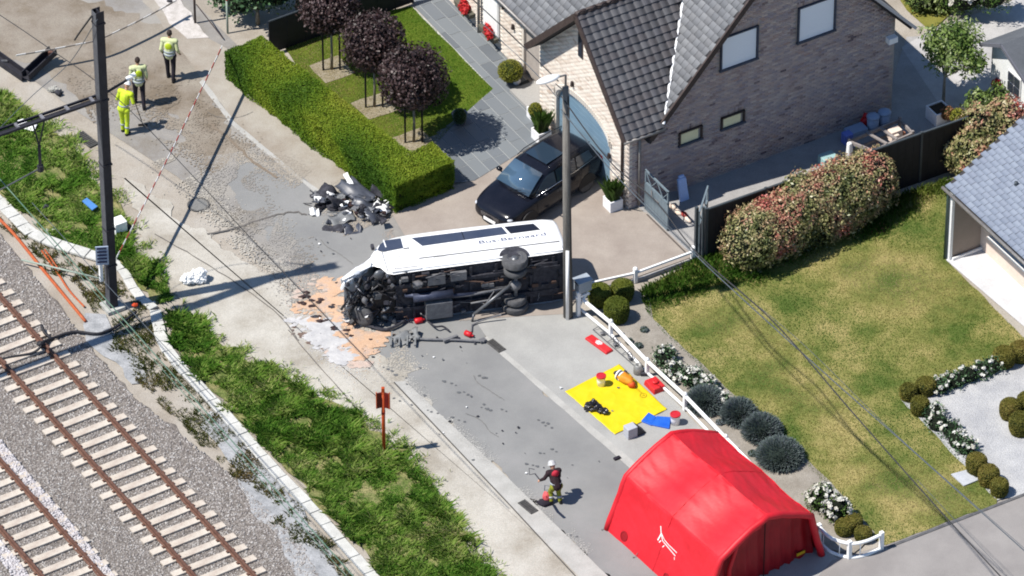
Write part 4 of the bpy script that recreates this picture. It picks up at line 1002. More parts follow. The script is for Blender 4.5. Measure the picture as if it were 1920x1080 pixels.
m_wpot = M('white_pot', (.75, .75, .76), (.68, .68, .7), scale=4, rough=.6)
ar = R(31)
pot(P(862, 232), .5, .42, m_gpot, 'round grey pot in the tree shadow on the slab path', kind='round'); leafball(P(862, 218, .55), (.22, .22, .3), m_dgl, 900, 61, 'small dark plant in the grey pot within the tree shadow', name='potted_plant')
pot(P(957, 148), .78, .48, m_gpot, 'big round grey pot by the long front wall', kind='round'); leafball(P(957, 133, .62), (.42, .42, .36), m_boxy, 3000, 62, 'yellow green ball plant in the big grey pot by the front wall', name='potted_plant')
pot(P(1004, 222), .42, .42, m_wpot, 'white square planter by the entrance under a small green ball', ar); leafball(P(1004, 206, .56), (.24, .24, .24), m_boxy, 1400, 63, 'small yellow green ball plant beside the entrance', name='potted_plant')
pot(P(1015, 262), .48, .42, m_wpot, 'white square planter left of the garage door', ar); 
pot(P(1149, 390), .46, .42, m_wpot, 'white square planter right of the garage door at the house corner', ar)
def grasses(c, r, h, n, seed, label, ramp=m_gl):
    t = empty('potted_plant', c, label, 'plant'); rng = np.random.default_rng(seed); Q = np.zeros((n, 3)); a = rng.uniform(0, 6.28, n); q = np.sqrt(rng.random(n))*r
    Q[:, 0] = c.x+np.cos(a)*q; Q[:, 1] = c.y+np.sin(a)*q; Q[:, 2] = c.z; V, F = blades(Q, h, .014, rng, .3)
    arr_mesh('leaves', V, F, ramp, rng.random(n)*.7, parent=t)
    b = MB(); b.blob(c+HZ*h*.35, (r*.8, r*.8, h*.4), seed, .1); b.build('core', m_dcore, t)
    p, nn = cloud(c+HZ*h*.45, (r*1.1, r*1.1, h*.6), n, rng, .3, .1, seed); put_leaves('foliage', p, nn, .03, ramp, rng, t, aspect=.3)
grasses(P(1015, 262)+HZ*.38, .2, .6, 500, 64, 'upright evergreen in the planter left of the garage door'); grasses(P(1149, 390)+HZ*.38, .2, .6, 500, 65, 'upright evergreen in the planter right of the garage door')
# clipped cylinders
def topiary(px, py, r, h, label, seed, mat=m_box, group='clipped box plants in the flower beds'):
    c = P(px, py)-Vector((0, 0, 0)); t = empty('topiary', c, label, 'topiary', group); rng = np.random.default_rng(seed)
    prof = [(r*.78, 0), (r*.95, h*.3), (r, h*.6), (r*.96, h*.82), (r*.75, h*.97), (.01, h)]
    b = MB(); b.lathe(c, [(q*.93, z*.96) for q, z in prof], 16); b.build('core', m_core, t)
    n = int(7500*r*(r+2*h)); a = rng.uniform(0, 6.283, n); v = rng.random(n); PR = np.array(prof); cum = np.concatenate([[0], np.cumsum(np.hypot(np.diff(PR[:, 0]), np.diff(PR[:, 1])))]); cum /= cum[-1]
    q = np.interp(v, cum, PR[:, 0]); z = np.interp(v, cum, PR[:, 1]); dr = np.interp(v, cum[:-1]+np.diff(cum)/2, np.diff(PR[:, 1])); dz = np.interp(v, cum[:-1]+np.diff(cum)/2, -np.diff(PR[:, 0]))
    q = q*(1+.02*nz(a*2, z*4, 3, seed)); p = np.stack([c.x+np.cos(a)*q, c.y+np.sin(a)*q, z+.01], 1); nn = np.stack([np.cos(a)*dr, np.sin(a)*dr, dz], 1); nn /= np.linalg.norm(nn, axis=1)[:, None]+1e-6
    put_leaves('foliage', p, nn, .022, mat, rng, t, np.clip(.45+.25*nz(p[:, 0]+p[:, 2], p[:, 1], 3, seed)+rng.normal(0, .2, n), 0, 1), tilt=.8)
m_boxg = MT('box_leaf_green', [al(92, 108, 30), al(124, 134, 46), al(150, 152, 64)], rough=.65, trans=.2)
topiary(1124, 570, .37, .66, 'clipped box cylinder, left of the three near the grey letterbox', 71, m_boxg)
topiary(1167, 560, .37, .62, 'clipped box cylinder, rear right of the three near the grey letterbox', 72, m_boxg)
topiary(1156, 600, .4, .74, 'clipped box cylinder, front one of the three near the grey letterbox', 73, m_boxg)
for i, (x, y, r, h, lb) in enumerate([(1703, 748, .28, .5, 'clipped box ball at the tip of the gravel garden edging'), (1735, 737, .32, .5, 'clipped box ball right of the tip of the gravel garden'), (1724, 775, .3, .55, 'clipped box ball above the white edging, first before the rose row'),
                                   (1830, 885, .33, .6, 'clipped box ball at the lower end of the rose row'), (1853, 908, .33, .62, 'clipped box ball, middle one of the three near the lower lawn corner'), (1873, 927, .29, .52, 'clipped box ball with a round shadow nearest the lower lawn corner'),
                                   (1882, 685, .36, .6, 'clipped box ball where the gravel meets the lawn at right'), (1912, 675, .34, .6, 'clipped box ball cut by the right edge beside the lawn'),
                                   (1893, 783, .33, .62, 'clipped box ball on the gravel near the right edge, upper left of the cluster'), (1912, 812, .36, .68, 'clipped box ball on the gravel near the right edge, lowest of the cluster'), (1925, 770, .32, .6, 'clipped box ball on the gravel cut by the right edge'),
                                   (1583, 1000, .3, .42, 'low clipped box ball behind the curved white fence, left'), (1600, 990, .28, .42, 'low clipped box ball behind the curved white fence, rear'), (1618, 1012, .27, .4, 'low clipped box ball behind the curved white fence, right')]):
    topiary(x, y, r, h, lb, 80+i)
# roses
def roses(c, lumps_, nfl, seed, label, leaf=m_dgl, fsize=.05):
    t = bush(c, lumps_, leaf, .04, 1100, seed, label, 'rose_bush', 'rose bush', lump=.3)
    rng = np.random.default_rng(seed+5); F_ = []; N_ = []
    for o_, r in lumps_:
        p, nn = cloud(c+Vector(o_), tuple(q*1.02 for q in r), 400, rng, .06, .12, seed); k = (nn[:, 2] > .1); p = p[k][:nfl]; nn = nn[k][:nfl]
        for j in range(len(p)):
            q = p[j]+rng.normal(0, fsize*.45, (9, 3)); F_.append(q); N_.append(np.tile(nn[j], (9, 1)))
    put_leaves('flowers', np.concatenate(F_), np.concatenate(N_), fsize, m_wfl, rng, t, aspect=.8, tilt=.7)['kind'] = 'stuff'
roses(P(1246, 680), [((0, 0, .25), (.42, .42, .33))], 10, 101, 'white flowered rose bush nearest the middle of the white fence')
roses(P(1285, 715), [((-.35, .2, .22), (.4, .38, .28)), ((.2, -.1, .25), (.42, .4, .3)), ((.6, -.45, .22), (.4, .4, .28))], 24, 102, 'row of white flowered roses between the fence and the lawn kerb')
roses(P(1345, 757), [((-.2, .2, .2), (.35, .35, .25)), ((.15, -.1, .2), (.3, .3, .25))], 16, 103, 'small white flowered rose bush touching the first lavender')
roses(P(1552, 965), [((-.15, .35, .35), (.5, .45, .42)), ((.25, -.15, .32), (.45, .42, .4))], 34, 104, 'bushy white flowered rose beside the red tent', m_gl, .06)
roses(P(1768, 808), [(tuple(-HY*a+HX*b_+HZ*.2), (.36, .36, .3)) for a, b_ in ((-.7, .1), (-.2, -.05), (.3, .1), (.8, 0), (1.2, .05))], 9, 105, 'long low row of white roses along the left edge of the gravel garden')
roses(P(1808, 715), [(tuple(HX*a+HZ*.2), (.36, .33, .3)) for a in (-.9, -.4, .1, .6, 1.0)], 9, 106, 'low row of white roses along the upper edge of the gravel garden')
roses(P(1835, 40), [((-.5, .2, .9), (.7, .6, .6)), ((.4, .2, 1.0), (.7, .6, .6))], 26, 107, 'tall flowering bush with cream blossoms at the top right', m_gl, .075)
# lavender mounds
m_lav = MT('lavender_leaf', [al(80, 98, 94), al(108, 124, 120), al(128, 140, 140), al(126, 128, 148)], rough=.8, trans=.1)
for i, (x, y, r, lb) in enumerate([(1322, 762, .55, 'lavender mound highest up beside the roses'), (1385, 785, .5, 'lavender mound second from the roses'), (1428, 815, .58, 'lavender mound third from the roses'), (1462, 862, .72, 'largest lavender mound right of the red tent')]):
    c = P(x, y); t = empty('lavender', c, lb, 'lavender', 'lavender mounds in the flower bed'); rng = np.random.default_rng(110+i)
    b = MB(); b.blob(c+HZ*.22, (r*.88, r*.88, .38), i, .06, 14, 8); b.build('core', M('lavender_core', al(44, 56, 50), rough=1), t)
    n = 5200; a = rng.uniform(0, 6.283, n); el = np.arccos(1-rng.random(n)*1.0); d = np.stack([np.cos(a)*np.sin(el), np.sin(a)*np.sin(el), np.cos(el)], 1)
    base = d*np.array([r*.75, r*.75, .36])+np.array([c.x, c.y, .1]); tip = base+d*np.array([.2, .2, .2])*rng.uniform(.7, 1.3, (n, 1))+rng.normal(0, .02, (n, 3)); sd = np.cross(d, rng.normal(0, 1, (n, 3))); sd /= np.linalg.norm(sd, axis=1)[:, None]; sd *= .009
    V = np.stack([base-sd, base+sd, tip+sd*.6, tip-sd*.6], 1).reshape(-1, 3); arr_mesh('foliage', V, np.arange(4*n).reshape(n, 4), m_lav, np.clip(rng.normal(.45, .25, n), 0, 1), parent=t)
# small bedding plants
for i, (x, y) in enumerate(((1208, 618), (1197, 648), (1180, 640), (1350, 792), (1410, 850))):
    leafball(P(x, y, .08), (.13, .13, .1), m_lav, 260, 130+i, ['tiny grey plant in the bare bed near the box cylinders', 'tiny grey plant close to the fence rail in the bare bed', 'tiny tuft behind the fence post in the bare bed', 'pale rock plant between lavender and fence, upper', 'pale rock plant between lavender and fence, lower'][i], 'bedding_plant', size=.03)
# dark planting at the top left behind the hedge, and the screen behind the front lawn
bd = empty('dark_fence', P(600, 60), 'dark wire fence in deep shade behind the front lawn', 'fence')
fa, fb = P(506, 103), P(775, 6); dd = (fb-fa).normalized(); nn_ = Vector((-dd.y, dd.x, 0))
for k in range(9):
    b = MB(); b.tube([fa+dd*((fb-fa).length*k/8), fa+dd*((fb-fa).length*k/8)+HZ*1.35], .025, 6); b.build('post', m_blackp, bd)
b = MB(); b.box((fa+fb)/2+HZ*.05, ((fb-fa).length, .02, 1.25), (dd, nn_, HZ)); b.build('screen', m_blackp, bd); b = MB(); b.tube([fa+HZ*1.35, fb+HZ*1.35], .03, 6); b.build('top_rail', m_anth, bd)
for i, (x, y, sc_, lb) in enumerate([(452, 40, .7, 'dark green bush behind the yield sign'), (500, 62, 1.0, 'dark leafy tree above the top end of the hedge'), (575, 35, 1.15, 'dark leafy tree in the shade at the top, right of the sign'), (665, 8, 1.2, 'dark leafy tree behind the copper ball trees')]):
    c = P(x, y)+HY*.6; tree('dark_tree', c, lb, 'tree', [((0, 0, 1.5*sc_), (.9*sc_, .8*sc_, .8*sc_)), ((.6*sc_, .2, 1.1*sc_), (.7*sc_, .6*sc_, .6*sc_)), ((-.6*sc_, .1, .9*sc_), (.6*sc_, .6*sc_, .6*sc_)), ((.1, .3, 2.2*sc_), (.8*sc_, .8*sc_, .6*sc_))], m_dgl, .07, 1300, 140+i, .08, core=m_dcore, group='dark planting along the top of the front garden', lumps=.2)
bush(P(1755, 20), [((-.4, .2, .5), (.8, .7, .6)), ((.4, .1, .5), (.7, .6, .6))], m_lt, .06, 700, 151, 'light green bush with pale flowers at the top beside the back lawn', lump=.2)
bush(P(1850, 230), [((-.3, .2, .5), (.5, .5, .6)), ((.35, .4, .5), (.5, .5, .6))], m_lt, .07, 900, 152, 'yellow green leafy pot plants in front of the shed', lump=.2)
tp = pot(P(1760, 225), .62, .5, m_wpot, 'white rectangular planter under the small light green tree', ar)
leafball(P(1777, 212, .45), (.25, .25, .22), MT('bronze_leaf', [al(120, 84, 60), al(170, 122, 84)], rough=.7), 500, 153, 'bronze leaved plant in the white planter near the shed', 'potted_plant', size=.04)
pot(P(1800, 232), .6, .45, M('dark_pot', al(70, 68, 66)), 'dark round tub next to the white planter near the shed', kind='round', name='tub')
leafball(P(1796, 218, .55), (.25, .25, .25), m_boxy, 600, 154, 'yellow green plant in the dark tub', 'potted_plant', size=.04)
fl = empty('red_flower', P(1868, 195), 'bright red flowering plant before the shed window', 'flower'); rng = np.random.default_rng(5)
b = MB(); b.tube([P(1868, 195), P(1868, 195)+HZ*.7], .015, 5); b.build('stem', m_dcore, fl); p, nn = cloud(P(1868, 195)+HZ*.8, (.2, .2, .16), 260, rng, .6, .2, 3); put_leaves('bloom', p, nn, .05, m_rfl, rng, fl, aspect=.8)
# window boxes with red flowers
for x, y, lb in ((918, 62, 'window box of red flowers on the front wall, nearer the entrance'), (872, 16, 'window box of red flowers on the front wall at the top edge')):
    c = P(x, y, .45); t = empty('flower_box', c, lb, 'flower box', 'red flower boxes on the front wall'); b = MB(); b.box(c-HZ*.12, (.24, .9, .2), (HX, HY, HZ), taper=1.15); b.build('box', M('grey_olive_box', al(110, 108, 96)), t)
    rng = np.random.default_rng(int(x)); 
    p, nn = cloud(c+HZ*.15, (.2, .5, .16), 700, rng, .5, .2, 2); p[:, :2] = p[:, :2]; put_leaves('flowers', p, nn, .045, m_rfl, rng, t, aspect=.8)['kind'] = 'stuff'
    p, nn = cloud(c+HZ*.1, (.17, .48, .13), 300, rng, .5, .2, 3); put_leaves('leaves', p, nn, .04, m_gl, rng, t)
b = MB(); b.lathe(P(969, 158), [(.1, 0), (.13, .12), (.09, .26), (.07, .3)], 12); b.blob(P(969, 158)+HZ*.38, (.1, .09, .1), 2, .1); b.blob(P(969, 158)+HZ*.2+HX*-.1, (.06, .05, .1), 2, .1)
tag(b.build('garden_figure', m_wpot, smooth=True), 'small white garden figure beside the big grey pot', 'figure')
b = MB(); b.prism([P(973, 158, .05), P(990, 150, .05), P(1006, 172, .05), P(992, 186, .05)], HZ*.03); tag(b.build('doormat', M('doormat_dark', al(74, 78, 80), rough=1)), 'dark doormat on the slabs before the entrance', 'doormat')

b = MB(); b.prism([P(1632, 437), P(1652, 418), P(1668, 430), P(1650, 442)], HZ*.06); tag(b.build('terracotta_slab', M('terracotta', al(214, 130, 104), rough=.9)), 'terracotta coloured slab on the lawn at the foot of the big red leaved shrub', 'slab')

# ------------------------------------------------------------ the overturned minibus
m_vw = M('van_white', (.66, .65, .62), (.80, .80, .80), scale=2.2, thr=(.3, .45), rough=.28, spec=.5, fine=.02, coat=.4)
m_vdark = M('underbody_black', al(50, 50, 58), al(76, 76, 84), scale=6, rough=.8, fine=.2, bscale=14)
m_vgrey = M('underbody_grey', al(146, 146, 148), al(118, 118, 122), scale=6, rough=.6, metal=.1, fine=.15)
m_vblue = M('exhaust_blue_grey', al(64, 72, 96), al(84, 90, 110), scale=4, rough=.5, metal=.4)
m_glassd = M('tinted_glass', (.035, .045, .075), (.05, .06, .09), scale=2, rough=.08, spec=.7, fine=0)
m_tyre = M('tyre', al(92, 92, 94), al(112, 112, 114), scale=9, rough=.85)
m_rim = M('rim_grey', al(120, 122, 126), al(140, 142, 146), scale=9, rough=.4, metal=.5)
VA = R(11.8); vX = Vector((-math.cos(VA), -math.sin(VA), 0)); vZ = Vector((-math.sin(VA), math.cos(VA), 0))
van = empty('minibus', (1.57, -.70, 1.0), 'white minibus lying on its side with a smashed front', 'minibus')
van.matrix_world = Matrix(((vX.x, 0, vZ.x, 1.57), (vX.y, 0, vZ.y, -.70), (0, 1, 0, 1.0), (0, 0, 0, 1)))
def VS(z, k=1.0, top=2.03):
    """half width of the body at height z"""
    q = z/top
    if q < .1: return (.95+.05*q/.1)*k
    if q < .6: return 1.0*k
    if q < .86: return (1.0-.035*((q-.6)/.26)**1.4)*k
    return (.965-.22*min(1, (q-.86)/.14)**2.0)*k
ST = [(-.16, .32, 1.5, .90), (-.12, .15, 1.75, .95), (-.03, .04, 1.88, .99), (.3, 0, 1.96, 1), (1.2, 0, 2.0, 1), (2.4, 0, 2.03, 1), (3.6, 0, 2.05, 1), (4.5, 0, 2.04, 1), (5.0, 0, 1.99, .99), (5.32, 0, 1.88, .98), (5.5, .1, 1.70, .97), (5.66, .45, 1.45, .96), (5.84, .58, 1.12, .95), (6.1, .5, .82, .93), (6.4, .3, .60, .9), (6.66, .16, .42, .86), (6.86, .12, .28, .8)]
qs = [0, .06, .14, .3, .45, .58, .7, .8, .88, .94, .98, 1.0]
vb = MB(); rows = []
for (x, zb, zt, k) in ST:
    row = []
    for q in qs: z = zb+(zt-zb)*q; row.append((x, VS(q*2.03)*k, z))
    row += [(x, .3*k, zt+.03), (x, -.3*k, zt+.02)]
    for q in qs[::-1]: z = zb+(zt-zb)*q; row.append((x, -VS(q*2.03)*k, z))
    rows.append(row)
n = len(rows[0])
for ri, row in enumerate(rows):
    rj = random.Random(ri)
    for (x, y, z) in row:
        if x > 5.9: x += rj.uniform(-.05, .05); z += rj.uniform(-.04, .04)
        vb.v.append(Vector((x, y, z)))
for i in range(len(rows)-1):
    for j in range(n-1): vb.f.append((i*n+j, i*n+j+1, (i+1)*n+j+1, (i+1)*n+j)); vb.mi.append(0)
vb.f.append(tuple(range(n))); vb.mi.append(0)
body = vb.build('body', m_vw, van, smooth=True, local=True)
body.modifiers.new('es', 'EDGE_SPLIT').split_angle = R(38)
def side_panel(name, pts, mat, parent=van, off=.004, th=.012, zmid=None):
    """panel following the upper side of the body, pts (x, z)"""
    b = MB(); m = len(pts); vs = []
    for o in (off, off+th):
        for x, z in pts: vs.append((x, VS(z)+o, z))
    return b.add(vs, [tuple(range(m)), tuple(range(m, 2*m))]+[(i, (i+1) % m, (i+1) % m+m, i+m) for i in range(m)]).build(name, mat, parent, local=True)
def band(x0, x1, za0, za1, zb0, zb1, nx=5):
    """strip panels between lower edge za and upper edge zb"""
    return [(x0, za0), (x1, za1), (x1, zb1), (x0, zb0)]
m_pale = M('groove_grey', al(150, 150, 150), rough=.6)
side_panel('side_window', [(1.50, 1.20), (4.20, 1.14), (4.44, 1.62), (1.60, 1.60)], m_glassd)
for x in (2.85,): side_panel('window_bar', [(x, 1.17), (x+.02, 1.17), (x+.03, 1.61), (x+.01, 1.61)], M('rubber_seal', al(40, 42, 52), rough=.5), off=.018)
side_panel('side_window', [(.46, 1.20), (1.40, 1.19), (1.52, 1.59), (.60, 1.56)], M('dark_glass', (.012, .012, .018), rough=.08, spec=.6, fine=0))
fwp = side_panel('door_window', [(4.80, 1.16), (5.42, 1.12), (5.60, 1.22), (5.46, 1.50), (5.26, 1.67), (4.78, 1.69)], m_glassd)
side_panel('window_bar', [(5.30, 1.28), (5.335, 1.28), (5.335, 1.70), (5.30, 1.70)], m_vw, off=.02)
ws = MB(); ws.add([(5.70, -.75, 1.35), (5.70, .80, 1.35), (5.42, .75, 1.82), (5.42, -.7, 1.82)], [(0, 1, 2, 3)]); ws.build('windscreen', m_glassd, van, local=True)
for x in (4.62, 5.47, 1.46, 4.45):
    side_panel('door_gap', [(x, .12), (x+.018, .12), (x+.018, 1.25), (x, 1.25)], m_pale, off=.001, th=.004)
side_panel('body_groove', [(0.0, .48), (4.42, .52), (4.42, .58), (0.0, .54)], M('groove_dark', al(128, 128, 128), rough=.6), off=.001, th=.004)
hd = MB(); hd.box((4.72, 1.02, 1.1), (.16, .02, .03)); hd.build('door_handle', m_pale, van, local=True)
# sill and step
sb = MB(); sb.box((3.1, .99, .05), (2.5, .06, .4)); sb.box((.45, .99, .05), (.95, .06, .36)); sb.build('sill', m_vw, van, local=True, bevel=.015)
sb = MB(); sb.box((4.9, 1.0, .03), (.95, .07, .42)); st_ = sb.build('step', m_vw, van, local=True, bevel=.02)
sb = MB(); sb.box((4.9, 1.04, .12), (.7, .012, .03)); sb.build('slot', m_pale, st_, local=True)
me = text_mesh("' Bus-Bernaard", .27, .001); tx = bpy.data.objects.new('lettering', me); COL.objects.link(tx); me.materials.append(M('letter_blue', al(76, 88, 126), rough=.5)); tx.parent = van
wd = max(v.co.x for v in me.vertices)-min(v.co.x for v in me.vertices); k_ = 2.3/wd
tx.matrix_local = Matrix(((-k_, 0, 0, 2.66), (0, 0, 1, 1.008), (0, .85, 0, .88), (0, 0, 0, 1)))
# underbody
ub = MB(); ub.box((2.6, 0, .06), (5.3, 1.86, .04)); ub.build('floor_pan', m_vdark, van, local=True)
ch = MB()
for y in (.45, -.45): ch.bar((.1, y, .0), (5.3, y, .0), .12, .1)
for x in (.3, 1.0, 2.1, 2.9, 3.8, 4.7): ch.bar((x, -.85, .02), (x, .85, .02), .08, .08)
ch.build('chassis', m_vdark, van, local=True)
def vpart(name, mat, fn, smooth=False, bevel=0): 
    b = MB(); fn(b); return b.build(name, mat, van, local=True, smooth=smooth, bevel=bevel)
vpart('exhaust', m_vblue, lambda b: b.tube([(5.0, .1, -.05), (4.4, .05, -.12), (3.6, -.1, -.1), (2.5, -.15, -.1)], [.06, .09, .06, .06], 10), True)
vpart('silencer', m_vblue, lambda b: b.tube([(4.75, .02, -.14), (3.5, .02, -.14)], .14, 12), True)
vpart('fuel_tank', m_vgrey, lambda b: b.box((3.95, -.5, -.28), (.85, .62, .3)), bevel=.03)
vpart('heat_shield', m_vgrey, lambda b: (b.box((4.0, .58, -.12), (.55, .34, .14)), b.box((3.3, .6, -.1), (.5, .3, .12)), b.blob((4.6, .5, -.1), (.2, .16, .14), 3, .2)), bevel=.04)
vpart('driveshaft', m_vgrey, lambda b: b.tube([(4.6, -.1, -.08), (3.0, -.15, -.12), (1.62, -.05, -.12)], .045, 8), True)
vpart('loose_shaft', m_rim, lambda b: (b.tube([(1.7, .1, -.2), (2.9, -.72, -.4)], .05, 8), b.tube([(2.9, -.72, -.4), (2.95, -.98, -.4)], .035, 8)), True)
vpart('rear_axle', m_vgrey, lambda b: (b.tube([(1.5, -.8, -.07), (1.5, .8, -.07)], .06, 10), b.blob((1.52, -.02, -.08), (.2, .19, .2), 2, .05)), True)
vpart('spring', m_vdark, lambda b: [b.bar((.8, y, -.02), (2.2, y, -.0), .07, .04) for y in (.55, -.55)])
vpart('rear_panel', m_vdark, lambda b: b.box((.55, 0, -.03), (.8, 1.3, .06)), bevel=.03)
vpart('cross_tube', m_vgrey, lambda b: (b.tube([(2.0, -.4, -.16), (2.95, -.42, -.2)], .03, 6), b.tube([(2.2, -.1, -.16), (2.5, -.5, -.25), (2.7, -.45, -.1)], .02, 6)), True)
YZX = (Vector((1, 0, 0)), Vector((0, 0, -1)), Vector((0, 1, 0)))
def wheel(x, y, z, r=.36, w_=.23, flip=1, hub=True):
    t = MB(); ax = (Vector((1, 0, 0)), Vector((0, 0, -flip)), Vector((0, flip, 0)))
    t.lathe((x, y-flip*w_/2, z), [(r*.6, 0), (r*.9, -.005), (r, .04), (r, w_-.04), (r*.92, w_), (r*.62, w_), (r*.6, w_-.03)], 32, ax)
    for k in range(32):
        a = 2*math.pi*k/32; t.box((x+math.cos(a)*r*.995, y-flip*w_*.0, z+math.sin(a)*r*.995), (.03, .015, w_*.7), (Vector((-math.sin(a), 0, math.cos(a))), Vector((math.cos(a), 0, math.sin(a))), Vector((0, 1, 0)))) if False else None
    wh = t.build('wheel', m_tyre, van, local=True, smooth=True); wh.modifiers.new('es', 'EDGE_SPLIT').split_angle = R(40)
    g = MB(); g.lathe((x, y-flip*w_/2, z), [(r*.6, w_*.2), (r*.62, w_*.95), (r*.55, w_*.97), (r*.5, w_*.7), (r*.3, w_*.62), (r*.26, w_*1.0), (.02, w_*1.03)], 24, ax); g.build('rim', m_rim, wh, local=True, smooth=True)
    for k in range(6):
        a = k*math.pi/3; g = MB(); g.lathe((x+math.cos(a)*r*.42, y+flip*w_*.14, z+math.sin(a)*r*.42), [(.022, 0), (.022, .02)], 8, ax); g.build('wheel_nut', m_rim, wh, local=True)
wheel(1.52, .90, -.03, r=.41, w_=.26); wheel(1.52, -.84, -.05, r=.41, flip=-1); wheel(1.52, .56, -.07, w_=.2); wheel(1.52, -.56, -.07, flip=-1, w_=.2)
b = MB(); 
arch = [(1.52+math.cos(a)*.47, .02+math.sin(a)*.47) for a in [math.pi*k/14 for k in range(15)]]
side_panel('wheel_arch', arch, m_vdark, off=.032, th=.012)
for i in range(46):
    rr0 = random.Random(500+i); x = rr0.uniform(.2, 5.1); y = rr0.uniform(-.85, .85); s = rr0.uniform(.04, .11); b = MB(); mt_ = rr0.choice([m_vdark, m_vgrey, m_vdark, M('rust_brown', al(104, 82, 72), rough=.9)])
    if rr0.random() < .5: b.box((x, y, -.1), (s*2.2, s*1.3, .12)); nm = 'bracket'
    else: b.tube([(x, y, -.05), (x+rr0.uniform(-.5, .5), y+rr0.uniform(-.1, .1), -.12), (x+rr0.uniform(-.8, .8), y+rr0.uniform(-.2, .2), -.06)], s*.22, 6); nm = 'brake_line'
    b.build(nm, mt_, van, local=True)
for i in range(9):
    rr0 = random.Random(900+i); x = rr0.uniform(.5, 5.0); z = rr0.uniform(.15, 1.1); L_ = rr0.uniform(.15, .6); side_panel('scratch', [(x, z), (x+L_, z+.02), (x+L_, z+.032), (x, z+.014)], m_pale, off=.001, th=.003)
# smashed front: crumpled sheet, engine and radiator pieces
rnd = random.Random(77)
m_eng = [m_vdark, m_vdark, m_vgrey, M('engine_black', al(32, 32, 36), al(56, 56, 60), scale=12, rough=.5, fine=.2), m_rim, M('torn_metal', al(146, 150, 160), al(96, 98, 106), scale=9, rough=.4, metal=.5)]
for i in range(84):
    x = rnd.uniform(5.05, 6.75); y = rnd.uniform(-.95, .93); z = rnd.uniform(-.1, .42) if x < 6.3 else rnd.uniform(.0, .4); kk = rnd.random(); s = rnd.uniform(.07, .2); b = MB()
    q = Matrix.Rotation(rnd.uniform(0, 3), 3, Vector((rnd.random(), rnd.random(), rnd.random())).normalized()); ax = (q.col[0].copy(), q.col[1].copy(), q.col[2].copy())
    if kk < .4: b.box((x, y, z), (s*1.2, s, s*rnd.uniform(.3, 1.3)), ax, taper=rnd.uniform(.5, 1)); nm = 'engine_part'
    elif kk < .65: b.tube([(x, y, z), (x+rnd.uniform(-.3, .3), y+rnd.uniform(-.3, .3), z+rnd.uniform(-.15, .15)), (x+rnd.uniform(-.35, .35), y+rnd.uniform(-.4, .2), z+rnd.uniform(-.2, .1))], s*.22, 8); nm = 'hose'
    elif kk < .82: b.lathe((x, y, z), [(s*.5, 0), (s*.9, s*.2), (s*.9, s*.5), (s*.3, s*.6)], 14, ax); nm = 'pulley'
    else: b.blob((x, y, z), (s, s*.8, s*.6), i, .3, 9, 6, ax); nm = 'engine_part'
    b.build(nm, rnd.choice(m_eng), van, local=True, bevel=.012 if kk < .4 else 0, smooth=kk > .4)
vpart('engine_block', M('engine_black', (0, 0, 0)), lambda b: (b.box((5.7, -.25, .1), (.9, .8, .42)), b.box((5.35, .35, .15), (.5, .5, .4))), bevel=.04)
vpart('front_wheel', m_tyre, lambda b: b.lathe((6.32, -.62, .12), [(.2, -.1), (.33, -.1), (.37, -.04), (.37, .1), (.33, .15), (.2, .15)], 26, (Vector((.8, 0, .6)), Vector((0, 1, 0)), Vector((-.6, 0, .8)))), True)
vpart('torn_fender', m_rim, lambda b: b.tube([(6.55, .25, .25), (6.72, -.1, .2), (6.75, -.5, .15), (6.6, -.8, .1)], [.05, .035, .05, .03], 6), True)
cr = MB(); rnd = random.Random(3)
NX, NY = 9, 5; g0 = []
for i in range(NX):
    for j in range(NY):
        u = i/(NX-1); v = j/(NY-1); x = 6.0+u*.95; g0.append((x+rnd.uniform(-.03, .03), .93-.1*u-v*.33+rnd.uniform(-.05, .05), .82-.58*u-.12*v+rnd.uniform(-.05, .05)))
cr.add(g0, [(i*NY+j, i*NY+j+1, (i+1)*NY+j+1, (i+1)*NY+j) for i in range(NX-1) for j in range(NY-1)]); o = cr.build('crumpled_bonnet', m_vw, van, local=True); o.modifiers.new('so', 'SOLIDIFY').thickness = .01
vpart('fender_edge', m_vw, lambda b: (b.prism([(5.95, .94, .5), (6.4, .93, .28), (6.9, .86, .1), (6.88, .84, .26), (6.4, .95, .55), (5.9, .97, .72)], (0, .03, 0)),))
vpart('front_lamp', M('lamp_clear', (.5, .52, .56), rough=.1, spec=.7, fine=0), lambda b: b.blob((6.45, .93, .33), (.17, .06, .09), 4, .1), True)
vpart('mirror_arm', m_vdark, lambda b: (b.box((5.72, 1.02, 1.28), (.1, .12, .2)),), bevel=.02)

# ------------------------------------------------------------ black parked estate car
m_cb = M('car_black_paint', (.006, .007, .012), (.009, .01, .016), scale=2, rough=.16, spec=.22, fine=0, coat=.15)
m_cgl = M('car_glass', (.02, .035, .055), rough=.05, spec=.8, fine=0)
m_chr = M('chrome', (.6, .61, .63), rough=.15, metal=1, fine=0)
CA = R(47); cF = Vector((-math.cos(CA), -math.sin(CA), 0)); cL = Vector((math.sin(CA), -math.cos(CA), 0))   # heading, left hand side
wr_ = P(1099, 343, .33); cc = wr_+cF*1.32-cL*.86; cc.z = 0
car = empty('parked_car', cc, 'glossy black estate car parked askew before the arched garage door', 'car')
car.matrix_world = Matrix(((cF.x, cL.x*1, 0, cc.x), (cF.y, cL.y*1, 0, cc.y), (0, 0, 1, 0), (0, 0, 0, 1)))
if car.matrix_world.determinant() < 0: pass
